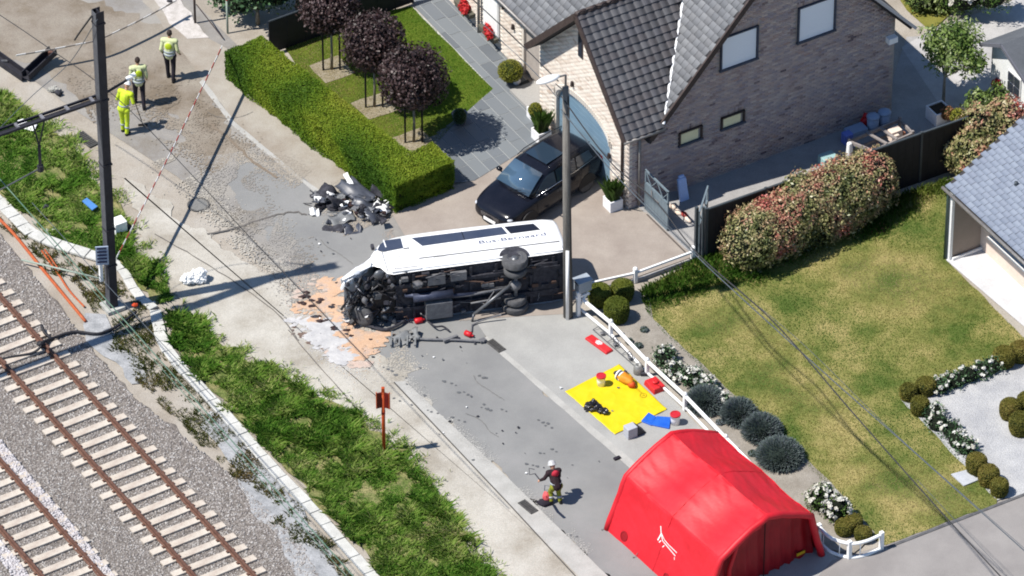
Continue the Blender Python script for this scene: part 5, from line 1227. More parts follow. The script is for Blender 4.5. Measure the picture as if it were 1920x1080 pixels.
# in car space: x forward, y to the visible side, z up (mirrored frame is avoided by baking points)
car.matrix_world = Matrix.Translation(cc)
def C(x, y, z): return cF*x+cL*y+HZ*(z if z < .7 else .7+(z-.7)*1.14)
CS = [(-2.24, .45, .78, .62, .66), (-2.18, .3, .98, .78, .80), (-2.0, .24, 1.02, .86, .88), (-1.3, .2, .99, .9, .91), (-.2, .2, .96, .9, .92), (.8, .2, .95, .9, .91), (1.3, .2, .92, .9, .9), (1.85, .22, .84, .86, .86), (2.12, .28, .74, .74, .76), (2.25, .36, .6, .56, .6)]
cbm = MB(); rows = []
for x, zb, zt, wb, wm in CS:
    h = zt-zb; row = [(wb*.93, zb), (wm, zb+.18*h), (wm+.01, zb+.45*h), (wm-.005, zb+.7*h), (wm-.035, zb+.9*h), (wm-.1, zt-.005), (wm*.5, zt+.02), (0, zt+.03)]
    row = row+[(-y, z) for y, z in row[-2::-1]]; rows.append([C(x, y, z) for y, z in row])
n = len(rows[0])
for r_ in rows: cbm.v += r_
for i in range(len(rows)-1):
    for j in range(n-1): cbm.f.append((i*n+j, i*n+j+1, (i+1)*n+j+1, (i+1)*n+j)); cbm.mi.append(0)
for i in (0, len(rows)-1): cbm.f.append(tuple(i*n+j for j in range(n))); cbm.mi.append(0)
def cbuild(mb, name, mat, parent=None, smooth=False, bevel=0, sub=0):
    o = mb.build(name, mat, parent or car, local=True, smooth=smooth, bevel=bevel)
    if sub: s = o.modifiers.new('s', 'SUBSURF'); s.levels = sub; s.render_levels = sub
    return o
cbuild(cbm, 'body', m_cb, smooth=True, sub=2)
# greenhouse
GS = [(-2.12, .96, 1.02, .70, .66), (-1.9, .97, 1.34, .74, .60), (-1.6, .97, 1.45, .77, .62), (-.9, .96, 1.50, .79, .65), (-.1, .95, 1.50, .80, .66), (.35, .94, 1.44, .79, .65), (.85, .93, 1.20, .78, .68), (1.25, .92, .99, .76, .72)]
gm = MB(); rows = []
for x, zb, zt, wb, wt in GS:
    h = zt-zb; row = [(wb, zb-.03), (wb-.01, zb+.1*h), (wb-(wb-wt)*.6, zb+.6*h), (wt, zb+.88*h), (wt-.08, zt), (wt*.4, zt+.02), (0, zt+.025)]
    row = row+[(-y, z) for y, z in row[-2::-1]]; rows.append([C(x, y, z) for y, z in row])
n = len(rows[0]); 
for r_ in rows: gm.v += r_
for i in range(len(rows)-1):
    for j in range(n-1): gm.f.append((i*n+j, i*n+j+1, (i+1)*n+j+1, (i+1)*n+j)); gm.mi.append(0)
for i in (0, len(rows)-1): gm.f.append(tuple(i*n+j for j in range(n))); gm.mi.append(0)
cbuild(gm, 'roof', m_cb, smooth=True, sub=1)
def gy(x, z):   # half width of greenhouse
    for i in range(len(GS)-1):
        if GS[i][0] <= x <= GS[i+1][0]: f = (x-GS[i][0])/(GS[i+1][0]-GS[i][0]); a = [GS[i][k]+(GS[i+1][k]-GS[i][k])*f for k in range(5)]; break
    q = min(1, max(0, (z-a[1])/(a[2]-a[1]))); return a[3]-(a[3]-a[4])*q
for sd in (1, -1):
    for pts, nm in (([(.95, .99), (.02, .99), (.02, 1.36), (.35, 1.35), (.6, 1.23)], 'front_side_window'), ([(-.04, .99), (-.92, 1.0), (-.92, 1.37), (-.04, 1.37)], 'rear_side_window'), ([(-.98, 1.0), (-1.75, 1.02), (-1.62, 1.3), (-.98, 1.36)], 'quarter_window')):
        b = MB(); m = len(pts); vs = [C(x, sd*(gy(x, z)+o), z) for o in (.006, .014) for x, z in pts]
        b.add(vs, [tuple(range(m)), tuple(range(m, 2*m))]+[(i, (i+1) % m, (i+1) % m+m, i+m) for i in range(m)]); cbuild(b, nm, m_cgl)
    b = MB(); b.tube([C(.95, sd*.8, .97), C(-.9, sd*.815, .98), C(-1.8, sd*.77, 1.0)], .012, 6); cbuild(b, 'window_trim', m_chr, smooth=True)
    b = MB(); b.blob(C(.72, sd*1.0, 1.03), (.09, .11, .08), 2, .05, 12, 8, (cF, cL, HZ)); mo = cbuild(b, 'wing_mirror', m_cb, smooth=True); b = MB(); b.bar(C(.74, sd*.8, .97), C(.74, sd*.95, 1.0), .04); cbuild(b, 'stalk', m_cb, mo)
    b = MB(); b.tube([C(-1.75, sd*.6, 1.49), C(-1.2, sd*.62, 1.54), C(.0, sd*.62, 1.55), C(.3, sd*.61, 1.49)], .016, 6); cbuild(b, 'roof_rail', m_cb, smooth=True)
    for wx in (1.36, -1.32):
        ax = (cF, HZ, cL*sd); b = MB(); b.lathe(C(wx, sd*.7, .33), [(.2, 0), (.32, .0), (.335, .03), (.335, .18), (.32, .215), (.23, .215)], 30, ax); wv = cbuild(b, 'wheel', m_tyre, smooth=True)
        b = MB(); b.lathe(C(wx, sd*.7, .33), [(.225, .12), (.235, .2), (.215, .21), (.2, .14), (.05, .14), (.045, .2), (.01, .205)], 24, ax)
        for k in range(10): a = 2*math.pi*k/10; d = cF*math.cos(a)+HZ*math.sin(a); b.bar(C(wx, sd*.885, .33)+d*.04, C(wx, sd*.895, .33)+d*.215, .03, .02)
        b2 = cbuild(b, 'rim', m_rim, wv)
        pts = [C(wx+.40*math.cos(a), sd*.925, .30+.40*math.sin(a)) for a in [math.pi*k/12 for k in range(13)]]; b = MB(); b.prism(pts, cL*(-sd*.04)); cbuild(b, 'wheel_arch', M('arch_black', (.01, .01, .012), rough=.6, fine=0))
    for x in (-1.0, -.02, .98): b = MB(); b.bar(C(x, sd*.915, .35), C(x, sd*.91, .9), .008, .006); cbuild(b, 'door_gap', M('arch_black', (0, 0, 0)))
    b = MB(); b.blob(C(2.03, sd*.68, .65), (.12, .11, .06), 1, .05, 12, 8, (cF, cL, HZ)); cbuild(b, 'headlight', M('lamp_clear', (.5, .5, .5)), smooth=True)
    b = MB(); b.blob(C(-2.1, sd*.72, .86), (.1, .14, .09), 1, .05, 12, 8, (cF, cL, HZ)); cbuild(b, 'tail_light', M('tail_red', al(190, 30, 40), rough=.2, spec=.6, fine=0), smooth=True)
    for x in (.45, -.5): b = MB(); b.box(C(x, sd*.92, .84), (.18, .02, .03), (cF, cL, HZ)); cbuild(b, 'door_handle', m_cb, bevel=.006)
b = MB(); b.add([C(.44, .6, 1.425), C(.44, -.6, 1.425), C(1.2, -.7, 1.035), C(1.2, .7, 1.035), C(.80, .64, 1.255), C(.80, -.64, 1.255)], [(0, 1, 5, 4), (4, 5, 2, 3)])
o = cbuild(b, 'windscreen', M('windscreen_glass', (.05, .09, .14), rough=.06, spec=1.0, fine=0), smooth=True); o.location += Vector((0, 0, .02)); o.modifiers.new('so', 'SOLIDIFY').thickness = .008
b = MB(); b.box(C(-.3, 0, 1.528), (.8, .9, .008), (cF, cL, HZ)); cbuild(b, 'sunroof', m_cgl)
b = MB(); b.box(C(2.17, 0, .46), (.1, .8, .16), (cF, cL, HZ)); gr = cbuild(b, 'grille', M('arch_black', (0, 0, 0)), bevel=.02)
for k in range(4): b = MB(); b.box(C(2.235, 0, .475+k*.035), (.012, .76, .01), (cF, cL, HZ)); cbuild(b, 'grille_slat', m_chr, gr)
b = MB(); b.box(C(2.25, 0, .33), (.02, .5, .11), (cF, cL, HZ)); cbuild(b, 'number_plate', m_white)
for k in (-1, 1): b = MB(); b.bar(C(1.28, k*.1, 1.02), C(1.15, k*.1+.45, 1.08), .015); cbuild(b, 'wiper', M('arch_black', (0, 0, 0)))

# ------------------------------------------------------------ red inflatable tent
m_red = M('tent_red', al(228, 34, 48), al(238, 44, 58), scale=1.2, bscale=9, bump=.12, rough=.5, fine=.03, spec=.3)
m_redd = M('tent_vent_shade_red', al(160, 18, 30), al(180, 26, 38), scale=2, rough=.5, fine=.05)
tn, tf = Vector((7.47, -14.04, 0)), Vector((4.72, -10.2, 0)); tl = (tn-tf); TL = tl.length; tl.normalize(); tw_ = Vector((-tl.y, tl.x, 0))   # tw_ to the right (lawn side)
if tw_.x < 0: tw_ = -tw_
tent = empty('inflatable_tent', (tn+tf)/2, 'large red inflatable rescue tent standing on the pavement', 'tent')
PR = [(-2.4, 0), (-2.17, .6), (-1.93, 1.2), (-1.7, 1.78), (-1.14, 2.11), (-.57, 2.40), (0, 2.60), (.57, 2.42), (1.14, 2.13), (1.7, 1.8), (1.85, 1.2), (2.0, .6), (2.15, 0)]
def tpt(k, u, out=0.0, far=False):
    """k = position along profile (0..12 float), u along the length 0 far .. 1 near"""
    i = min(int(k), 11); f = k-i; y = PR[i][0]+(PR[i+1][0]-PR[i][0])*f; z = PR[i][1]+(PR[i+1][1]-PR[i][1])*f
    span = math.sin(math.pi*((u*2) % 1.0))**2 if 0 < u < 1 else 0
    kk_ = abs(math.sin(math.pi*k/3)); sag = (.14*span*(.35+.65*kk_))*(1 if 3 <= k <= 9 else .55)
    crease = .0
    wn = .022*mnoise.noise(Vector((u*2.5, k*5.5+u*22, 1)))+.012*mnoise.noise(Vector((u*9-k*3, k*9, 7)))+.02*mnoise.noise(Vector((u*2, k*2.1, 5)))
    n_ = Vector((y*.35, z-.9)); n_.normalize(); y += n_.x*(out-sag+wn); z = max(0, z+n_.y*(out-sag+wn)*(1 if k not in (0, 12) else 0))
    return tf+tl*(u*TL)+tw_*y+HZ*z
NU, NK = 60, 96; b = MB(); vs = [tpt(12*j/NK, i/NU) for i in range(NU+1) for j in range(NK+1)]
b.add(vs, [(i*(NK+1)+j, i*(NK+1)+j+1, (i+1)*(NK+1)+j+1, (i+1)*(NK+1)+j) for i in range(NU) for j in range(NK)])
o = b.build('canopy', m_red, tent, smooth=True); o.modifiers.new('es', 'EDGE_SPLIT').split_angle = R(45)
for kk0 in (3, 6, 9):
    s_ = MB(); s_.tube([tpt(kk0, i/30, .006) for i in range(31)], .012, 5); s_.build('seam', m_red, tent, smooth=True)
for uu in (.5,):
    s_ = MB(); s_.tube([tpt(12*i/40, uu, .0) for i in range(41)], .012, 6); s_.build('rib', m_red, tent, smooth=True)
for a0, a1 in () and (((3, .25), (6, .5)), ((6, .5), (3, .75)), ((9, .25), (6, .5)), ((6, .5), (9, .75))):
    s_ = MB(); s_.tube([tpt(a0[0]+(a1[0]-a0[0])*i/12, a0[1]+(a1[1]-a0[1])*i/12, .0) for i in range(13)], .012, 5); s_.build('fold', m_red, tent, smooth=True)
# end walls and the inflated frame ribs
for u, s, inn in ((0, -1, 0.02), (1, 1, .32)):
    fr = MB(); fr.tube([tpt(k*.5, u, -.07)+tl*(s*-.04) for k in range(25)], .11, 12); fr.build('frame_tube', m_red, tent, smooth=True)
    w_ = MB(); base = tf+tl*(u*TL-s*inn); NW = 40; vs = []
    for j in range(NW+1):
        y = -1.9+3.8*j/NW
        zt = 2.5-abs(y)*.42 if abs(y) < 1.6 else 2.5-1.6*.42-(abs(y)-1.6)*3.0
        zt = max(zt, .05); fo = .05*math.sin(j*1.45)+.03*math.sin(j*3.3)
        for q in range(9): vs.append(base+tw_*y*(1+.03*(1-q/8))+HZ*(zt*q/8)+tl*(s*(fo*(1-q/11)+.03*math.sin(q))))
    w_.add(vs, [(j*9+q, j*9+q+1, (j+1)*9+q+1, (j+1)*9+q) for j in range(NW) for q in range(8)]); w_.build('end_wall', m_red if s < 0 else m_redd, tent, smooth=True)  # near end wall gets a darker red, its shade put into the colour
dc = MB(); dc.tube([tf+tl*(TL-.22)+tw_*y+HZ*z for y, z in ((-1.25, 0), (-1.2, 1.0), (-.95, 1.75), (-.5, 2.05), (-.1, 2.1))], .07, 8); dc.build('door_roll', m_red, tent, smooth=True)
dc = MB(); dc.tube([tf+tl*(TL-.24)+tw_*.1+HZ*2.3, tf+tl*(TL-.24)+tw_*.1], .02, 6); dc.build('door_zip', M('zip_dark', al(60, 16, 22)), tent)
def tdisc(k, u, r, name, mat):
    c = tpt(k, u, .012); a = (tpt(k+.2, u)-tpt(k-.2, u)).normalized(); nn_ = a.cross(tl); nn_ = nn_ if (nn_.dot(tw_) < 0) == (k < 6) else -nn_
    b = MB(); b.lathe(c, [(r, -.01), (r, .015), (r*.8, .02), (r*.78, .008), (.01, .008)], 20, (tl, a, nn_)); return b.build(name, mat, tent)
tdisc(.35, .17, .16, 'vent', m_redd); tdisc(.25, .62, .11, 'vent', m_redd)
def tline(pts, w_, name, mat):
    b = MB()
    for i in range(len(pts)-1):
        p = tpt(pts[i][0], pts[i][1], .012); q = tpt(pts[i+1][0], pts[i+1][1], .012); b.bar(p, q, w_, .006, up=tw_)
    return b.build(name, mat, tent)
lg = MB(); LS = lambda p: (1.75+(p[0]-1.75)*.8, .52+(p[1]-.52)*.8, .012)
for pts, wq in (([(2.3, .42), (1.9, .45), (1.45, .44)], .05), ([(1.95, .45), (1.75, .50), (1.7, .56), (1.55, .66)], .045), ([(1.9, .45), (1.6, .49), (1.5, .57), (1.35, .66)], .05), ([(1.55, .47), (1.4, .46)], .035), ([(1.45, .52), (1.3, .51)], .03), ([(1.1, .665), (1.25, .655)], .03)):
    for i in range(len(pts)-1): lg.bar(tpt(*LS(pts[i])), tpt(*LS(pts[i+1])), wq*.8, .006, up=tw_)
lg.build('logo', m_white, tent)
for yy, zz in ((.3, 2.25), (1.1, 1.85), (-1.0, 1.6)):
    b = MB(); b.blob(tf+tl*(TL-.27)+tw_*yy+HZ*zz, .05, 1, .1); b.build('fastener', m_red, tent)
b = MB(); b.box(tf+tl*(TL-.2)+tw_*1.45+HZ*.25, (.3, .03, .1), (tw_, tl, HZ)); b.build('label_patch', M('patch_yellow', al(226, 180, 30)), tent)
for u in (.0, .33, .66, 1):
    for k in (0,):
        c = tpt(k, u)-tw_*.12; b = MB(); b.tube([tpt(.2, u)-tw_*.02, c+HZ*.0], .008, 4); b.tube([c-HZ*.02, c+HZ*.07], .012, 6); b.build('peg', m_zinc, tent)

# ------------------------------------------------------------ people
m_skin = M('skin', al(214, 160, 132), al(226, 176, 150), scale=9, rough=.6, fine=.03)
m_hiv = M('hivis_yellow', al(214, 240, 40), al(226, 248, 70), scale=6, rough=.7, fine=.05)
m_pay = M('pale_yellow_jacket', al(226, 234, 170), al(236, 242, 196), scale=6, rough=.7)
m_refl = M('reflective_grey', al(196, 204, 210), al(176, 186, 194), scale=8, rough=.4)
m_navy = M('dark_trousers', al(38, 34, 44), al(54, 48, 58), scale=9, rough=.9)
m_boot = M('black_boot', al(30, 28, 28), rough=.5)
m_hair = M('dark_hair', al(52, 42, 38), al(70, 56, 50), scale=20, rough=.8)
def remesh(o, vox, sm=1):
    r = o.modifiers.new('r', 'REMESH'); r.mode = 'VOXEL'; r.voxel_size = vox; r.use_smooth_shade = True
    if sm: s = o.modifiers.new('s', 'SMOOTH'); s.factor = .5; s.iterations = sm*3
def limb(b, a, c, r0, r1, n=10):
    """tapered capsule"""
    a, c = Vector(a), Vector(c); d = (c-a).normalized(); pts = []; rs = []
    for q in (-.98, -.7, -.35, 0): pts.append(a+d*(q*r0)); rs.append(r0*math.sqrt(max(.03, 1-q*q)))
    for q in (0, .35, .7, .98): pts.append(c+d*(q*r1)); rs.append(r1*math.sqrt(max(.03, 1-q*q)))
    b.tube(pts, rs, n)
def hand(b, w, d, side, s=1.0):
    """palm and five bent fingers; w wrist, d direction, side towards the thumb"""
    d = d.normalized(); side = (side-d*side.dot(d)).normalized(); pn = d.cross(side)
    limb(b, w, w+d*.07*s, .026*s, .036*s, 8); limb(b, w+d*.05*s-side*.02, w+d*.085*s-side*.02, .022*s, .02*s, 8); limb(b, w+d*.05*s+side*.02, w+d*.085*s+side*.02, .022*s, .02*s, 8)
    for k, L_ in enumerate((.07, .08, .075, .06)):
        o = w+d*.09*s+side*((.03-.02*k)*s); m = o+d*(L_*.5)+pn*.008; limb(b, o, m, .0095*s, .009*s, 6); limb(b, m, m+(d*.75+pn*.65).normalized()*L_*.55, .009*s, .0075*s, 6)
    o = w+d*.03*s+side*.03*s; limb(b, o, o+(d*.6+side*.8).normalized()*.045*s, .012*s, .0105*s, 6); limb(b, o+(d*.6+side*.8).normalized()*.045*s, o+(d*.6+side*.8).normalized()*.045*s+d*.03*s, .0105*s, .009*s, 6)
def person(px, py, face, J, label, clothes, head='hair', k=1.0):
    """J: joints in body space x right, y forward, z up (metres, height about 1.8)"""
    g = P(px, py); t = empty('person', g, label, 'person'); t['category'] = 'person'
    Fd = Vector((math.cos(face), math.sin(face), 0)); Rt = Vector((Fd.y, -Fd.x, 0))
    W = lambda p: g+(Rt*p[0]+Fd*p[1]+HZ*p[2])*k
    j = {n_: W(v) for n_, v in J.items()}
    b = MB()
    hd = j['head']; nk = j['neck']; ud = (hd-nk).normalized(); look = (Fd-ud*Fd.dot(ud)).normalized() if 'look' not in J else (Rt*J['look'][0]+Fd*J['look'][1]+HZ*J['look'][2]).normalized()
    sd = ud.cross(look).normalized()
    b.blob(hd, (.078, .098, .118), 0, 0, 14, 12, (sd, look, ud)); b.blob(hd-ud*.06+look*.02, (.058, .075, .07), 0, 0, 12, 8, (sd, look, ud))
    limb(b, hd-ud*.02+look*.095, hd-ud*.035+look*.115, .014, .016, 6)   # nose
    for q in (-1, 1): b.blob(hd+sd*q*.08-ud*.01, (.014, .022, .032), 0, 0, 8, 6, (sd, look, ud))
    limb(b, nk-ud*.04, hd-ud*.05, .058, .054)
    limb(b, j['chest'], j['pelvis'], .14, .14); limb(b, j['lsh'], j['rsh'], .075, .075); limb(b, j['lhip'], j['rhip'], .1, .1)
    for s in 'lr':
        limb(b, j[s+'sh'], j[s+'el'], .052, .042); limb(b, j[s+'el'], j[s+'wr'], .042, .028); hand(b, j[s+'wr'], j[s+'wr']-j[s+'el'], Fd)
        limb(b, j[s+'hip'], j[s+'kn'], .088, .058); limb(b, j[s+'kn'], j[s+'an'], .057, .036)
    o = b.build('body', m_skin, t); remesh(o, .0085, 1)
    for q in (-1, 1):
        e = MB(); e.blob(hd+sd*q*.032+look*.088+ud*.005, .012, 0, 0, 8, 6); e.build('eye', M('eye_dark', (.02, .02, .025), rough=.2, fine=0), o)
    mth = MB(); mth.box(hd-ud*.062+look*.09, (.05, .012, .01), (sd, look, ud)); mth.build('mouth', M('lip', al(170, 96, 90)), o)
    # clothes
    jm, tm = clothes['top'], clothes['legs']
    b = MB(); limb(b, j['chest']+HZ*.02, j['pelvis'], .17, .17); limb(b, j['lsh'], j['rsh'], .095, .095); limb(b, nk-ud*.06, nk-ud*.02, .07, .065)
    for s in 'lr': limb(b, j[s+'sh'], j[s+'el'], .072, .06); limb(b, j[s+'el'], j[s+'wr']-(j[s+'wr']-j[s+'el']).normalized()*.02, .06, .046)
    remesh(b.build('jacket', jm, t), .013, 2)
    b = MB(); limb(b, j['lhip'], j['rhip'], .125, .125)
    for s in 'lr': limb(b, j[s+'hip'], j[s+'kn'], .108, .078); limb(b, j[s+'kn'], j[s+'an'], .078, .062)
    remesh(b.build('trousers', tm, t), .013, 2)
    for s in 'lr':
        b = MB(); a = j[s+'an']; a2 = Vector((a.x, a.y, g.z)); tf_ = Fd
        limb(b, a+HZ*.02, a-HZ*.03, .06, .055); limb(b, a2+HZ*.05-tf_*.03, a2+HZ*.04+tf_*.16, .05, .042); remesh(b.build('boot', m_boot, t), .011, 1)
    if 'vest' in clothes:
        b = MB(); limb(b, j['chest'], j['pelvis']-HZ*.02, .19, .185); limb(b, j['lsh']*.86+j['rsh']*.14, j['rsh']*.86+j['lsh']*.14, .105, .105); remesh(b.build('vest', clothes['vest'], t), .014, 2)
        ax = (Rt, Fd, HZ); pc_ = j['pelvis']; cc_ = j['chest']
        for f_ in (.12, .42): c = pc_.lerp(cc_, f_); b = MB(); b.lathe(c-HZ*.035, [(.198, 0), (.2, .03), (.198, .065)], 24, ax); b.build('reflective_band', m_refl, t, smooth=True)
        b = MB(); b.blob(cc_-Fd*.165+HZ*.0, (.12, .035, .14), 0, 0, 12, 8, ax); b.build('back_panel', m_hiv, t, smooth=True)
    if 'bands' in clothes:
        for f_ in (.25,):
            for s in 'lr': a_ = j[s+'kn'].lerp(j[s+'an'], .45); d_ = (j[s+'an']-j[s+'kn']).normalized(); x_ = d_.cross(Fd).normalized(); b = MB(); b.lathe(a_, [(.078, 0), (.078, .06)], 14, (x_, d_.cross(x_), d_)); b.build('reflective_band', m_refl, t, smooth=True)
        c = j['pelvis'].lerp(j['chest'], .35); b = MB(); b.lathe(c-HZ*.03, [(.18, 0), (.18, .06)], 20, (Rt, Fd, HZ)); b.build('reflective_band', m_refl, t, smooth=True)
    if head == 'hair':
        b = MB(); b.blob(hd+ud*.025-look*.018, (.087, .103, .112), 3, .05, 14, 10, (sd, look, ud)); b.build('hair', m_hair, t, smooth=True)
    else:
        mh_ = clothes['helmet']; b = MB(); b.lathe(hd+ud*.0, [(.14, .02), (.118, .03), (.116, .08), (.09, .135), (.05, .16), (.01, .166)], 18, (sd, look, ud)); b.build('helmet', mh_, t, smooth=True)
        b = MB(); b.box(hd+look*.13+ud*.02, (.15, .08, .012), (sd, look, ud)); b.build('visor', mh_, t, bevel=.004)
    return t, j, Fd, Rt
def std(stride=.14, lean=.0, larm=(-.06, -.02), rarm=(.06, .02)):
    return dict(pelvis=(0, 0, .98), chest=(0, .02+lean*.5, 1.32), neck=(0, .03+lean, 1.50), head=(0, .06+lean*1.25, 1.67), lsh=(-.19, .01+lean*.9, 1.45), rsh=(.19, .01+lean*.9, 1.45),
        lel=(-.245, larm[1]-.05, 1.17), lwr=(-.225+larm[0]*.4, larm[1]+.12, .94), rel=(.245, rarm[1]-.05, 1.17), rwr=(.235+rarm[0]*.4, rarm[1]+.12, .94),
        lhip=(-.1, 0, .92), rhip=(.1, 0, .92), lkn=(-.1, stride*.55+.02, .51), rkn=(.11, -stride*.4+.03, .51), lan=(-.1, stride, .1), ran=(.11, -stride, .1))
pol = dict(top=m_pay, legs=m_navy, vest=m_pay)
person(320, 150, R(80), std(.12, .02), 'officer in pale yellow vest and dark trousers, farthest up the road', pol, k=1.08)
t_, j_, F_, R_ = person(262, 200, R(100), std(.2, .03, (-.1, .05)), 'officer in pale yellow vest with black straps walking up the road', pol, k=1.06)
for s in (-1, 1):
    b = MB(); b.tube([j_['chest']+R_*.1*s+HZ*.17-F_*.12, j_['chest']+R_*.13*s-F_*.19, j_['chest']+R_*.11*s-F_*.19-HZ*.2], .014, 6); b.build('strap', m_boot, t_)
J = std(.06, .16); J.update(lel=(-.28, .1, 1.16), lwr=(-.12, .28, 1.05), rel=(.28, .12, 1.18), rwr=(.14, .34, 1.1), look=(0, .8, -.6))
lime = dict(top=m_hiv, legs=m_hiv, bands=1, helmet=m_white)
t1, j1, F1, R1 = person(234, 250, R(62), J, 'worker in full lime yellow clothing with a white helmet holding a pole', lime, 'helmet', 1.05)
b = MB(); a = j1['rwr']+F1*.06; b.tube([a-(P(270, 232)-a)*.15, P(268, 236)+HZ*.05], .014, 8); b.box(P(268, 236), (.3, .06, .06)); tag(b.build('broom', m_stake), 'long handled broom held by the worker in lime yellow', 'broom')
# bending firefighter
J = dict(pelvis=(0, -.06, .86), chest=(0, .16, 1.15), neck=(0, .27, 1.30), head=(0, .37, 1.43), lsh=(-.19, .23, 1.26), rsh=(.19, .23, 1.26), lel=(-.32, .28, 1.0), lwr=(-.42, .42, .84), rel=(.22, .26, .97), rwr=(.16, .36, .72),
         lhip=(-.1, -.05, .82), rhip=(.1, -.05, .82), lkn=(-.14, .16, .47), rkn=(.13, .1, .46), lan=(-.16, .02, .1), ran=(.15, -.06, .1), look=(-.2, .8, -.5))
ff = dict(top=M('firefighter_black', al(44, 32, 36), al(62, 42, 48), scale=8, rough=.9), legs=M('lime_trousers', al(136, 142, 40), al(168, 172, 60), scale=7, rough=.9), helmet=M('helmet_grey', al(216, 216, 216), rough=.3), bands=1)
t4, j4, F4, R4 = person(1042, 944, R(110), J, 'firefighter in dark jacket and olive trousers stooping on the road with one arm held out', ff, 'helmet', .86)
b = MB(); b.blob(j4['chest']-F4*.1+HZ*.14, (.12, .07, .12), 2, .1, 10, 8, (R4, F4, HZ)); b.build('red_collar', M('collar_red', al(200, 44, 66)), t4, smooth=True)
b = MB(); a = j4['lwr']; b.tube([a-F4*.02, P(1003, 888, .75)], .02, 8); b.tube([P(1003, 888, .75), P(993, 890, .75), P(992, 878, .8), P(1002, 880, .8)], .012, 6); tag(b.build('hand_tool', m_vdark), 'dark looped tool held out to the left by the stooping firefighter', 'tool')
b = MB(); b.blob(P(1025, 932, .18), (.13, .16, .18), 3, .15, 12, 9); bg = b.build('bag', M('salmon_red_bag', al(232, 84, 92), al(240, 110, 110), scale=5), smooth=True); tag(bg, 'salmon red bag with a tall strap beside the stooping firefighter', 'bag')
b = MB(); b.tube([P(1024, 932, .4), P(1020, 932, .7), P(1022, 932, .98)], .04, 8); b.build('strap', M('salmon_red_bag', (0, 0, 0)), bg).location = (0, 0, 0)
b = MB(); b.blob(P(1020, 943, .06), (.22, .16, .1), 6, .2, 12, 7); tag(b.build('case', m_navy, smooth=True), 'dark case on the road under the salmon red bag', 'case')

# ------------------------------------------------------------ equipment on the pavement
tp = [(1060, 736), (1161, 685), (1251, 769), (1153, 817)]; TPw = [P(x, y) for x, y in tp]
N1, N2 = 60, 46; vs = []
for k in (0, 1):
    for i in range(N1+1):
        for j in range(N2+1):
            u, v = i/N1, j/N2; p = TPw[0].lerp(TPw[3], u).lerp(TPw[1].lerp(TPw[2], u), v)
            z = .035+.02*abs(mnoise.noise(Vector((p.x*2, p.y*2, 0))))+.05*max(0, .16-abs(mnoise.noise(Vector((p.x*1.1, p.y*1.6, 4)))))+.03*max(0, .1-abs(mnoise.noise(Vector((p.x*2.6, p.y*2.1, 9)))))*3+.004*k
            vs.append(Vector((p.x+.02*mnoise.noise(p*2), p.y+.02*mnoise.noise(p*2+Vector((9, 0, 0))), z)))
nn_ = (N1+1)*(N2+1); b = MB(); q = lambda i, j, k=0: k*nn_+i*(N2+1)+j
b.add(vs, [(q(i, j, 1), q(i+1, j, 1), q(i+1, j+1, 1), q(i, j+1, 1)) for i in range(N1) for j in range(N2)]+[(q(i, 0), q(i+1, 0), q(i+1, 0, 1), q(i, 0, 1)) for i in range(N1)]+[(q(i, N2), q(i+1, N2), q(i+1, N2, 1), q(i, N2, 1)) for i in range(N1)]+[(q(0, j), q(0, j+1), q(0, j+1, 1), q(0, j, 1)) for j in range(N2)]+[(q(N1, j), q(N1, j+1), q(N1, j+1, 1), q(N1, j, 1)) for j in range(N2)])
tarp = b.build('tarpaulin', M('tarp_yellow', al(250, 222, 20), al(255, 230, 40), scale=2, rough=.5, fine=.02), smooth=True); tag(tarp, 'bright yellow tarpaulin spread on the pavement', 'tarpaulin')
b = MB(); c = P(1206, 741, .066)
for k in range(20): a = 2*math.pi*k/20; a2 = a+2*math.pi/20; b.bar(c+Vector((math.cos(a), math.sin(a), 0))*.1, c+Vector((math.cos(a2), math.sin(a2), 0))*.1, .014, .004)
b.bar(c-HX*.05, c+HX*.05, .012, .004); b.bar(c+HX*.02-HY*.04, c+HX*.02+HY*.04, .012, .004)
for k in range(6): p_ = P(1189+k*2.6, 724+k*2.3, .066); b.bar(p_-HX*.035, p_+HX*.035, .014, .004)
b.build('printed_mark', M('print_ochre', al(196, 160, 20)), tarp)
def bucket(px, py, label, r=.14, h=.36):
    c = P(px, py, .04 if py < 760 else 0); t = empty('bucket', c, label, 'bucket', 'white buckets with red lids'); b = MB()
    b.lathe(c, [(r*.85, 0), (r*.95, h*.6), (r, h*.93), (r*1.06, h*.93), (r*1.06, h)], 22); b.build('tub', m_white, t, smooth=True)
    b = MB(); b.lathe(c+HZ*h, [(r*1.1, -.02), (r*1.1, .02), (r*.9, .03), (r*.88, .018), (.01, .018)], 22); b.build('lid', M('lid_red', al(222, 50, 62), rough=.4), t, smooth=False)
    b = MB(); b.tube([c+HZ*h*.85+Vector((math.cos(a)*r*1.08, math.sin(a)*r*1.08, -.12*math.sin(a*.5+.2)**2)) for a in [k*.35 for k in range(10)]], .006, 5); b.build('handle', m_zinc, t)
bucket(1127, 722, 'white bucket with red lid standing on the yellow tarpaulin'); bucket(1266, 795, 'white bucket with red lid beside the blue mats and the tent', .15, .38)
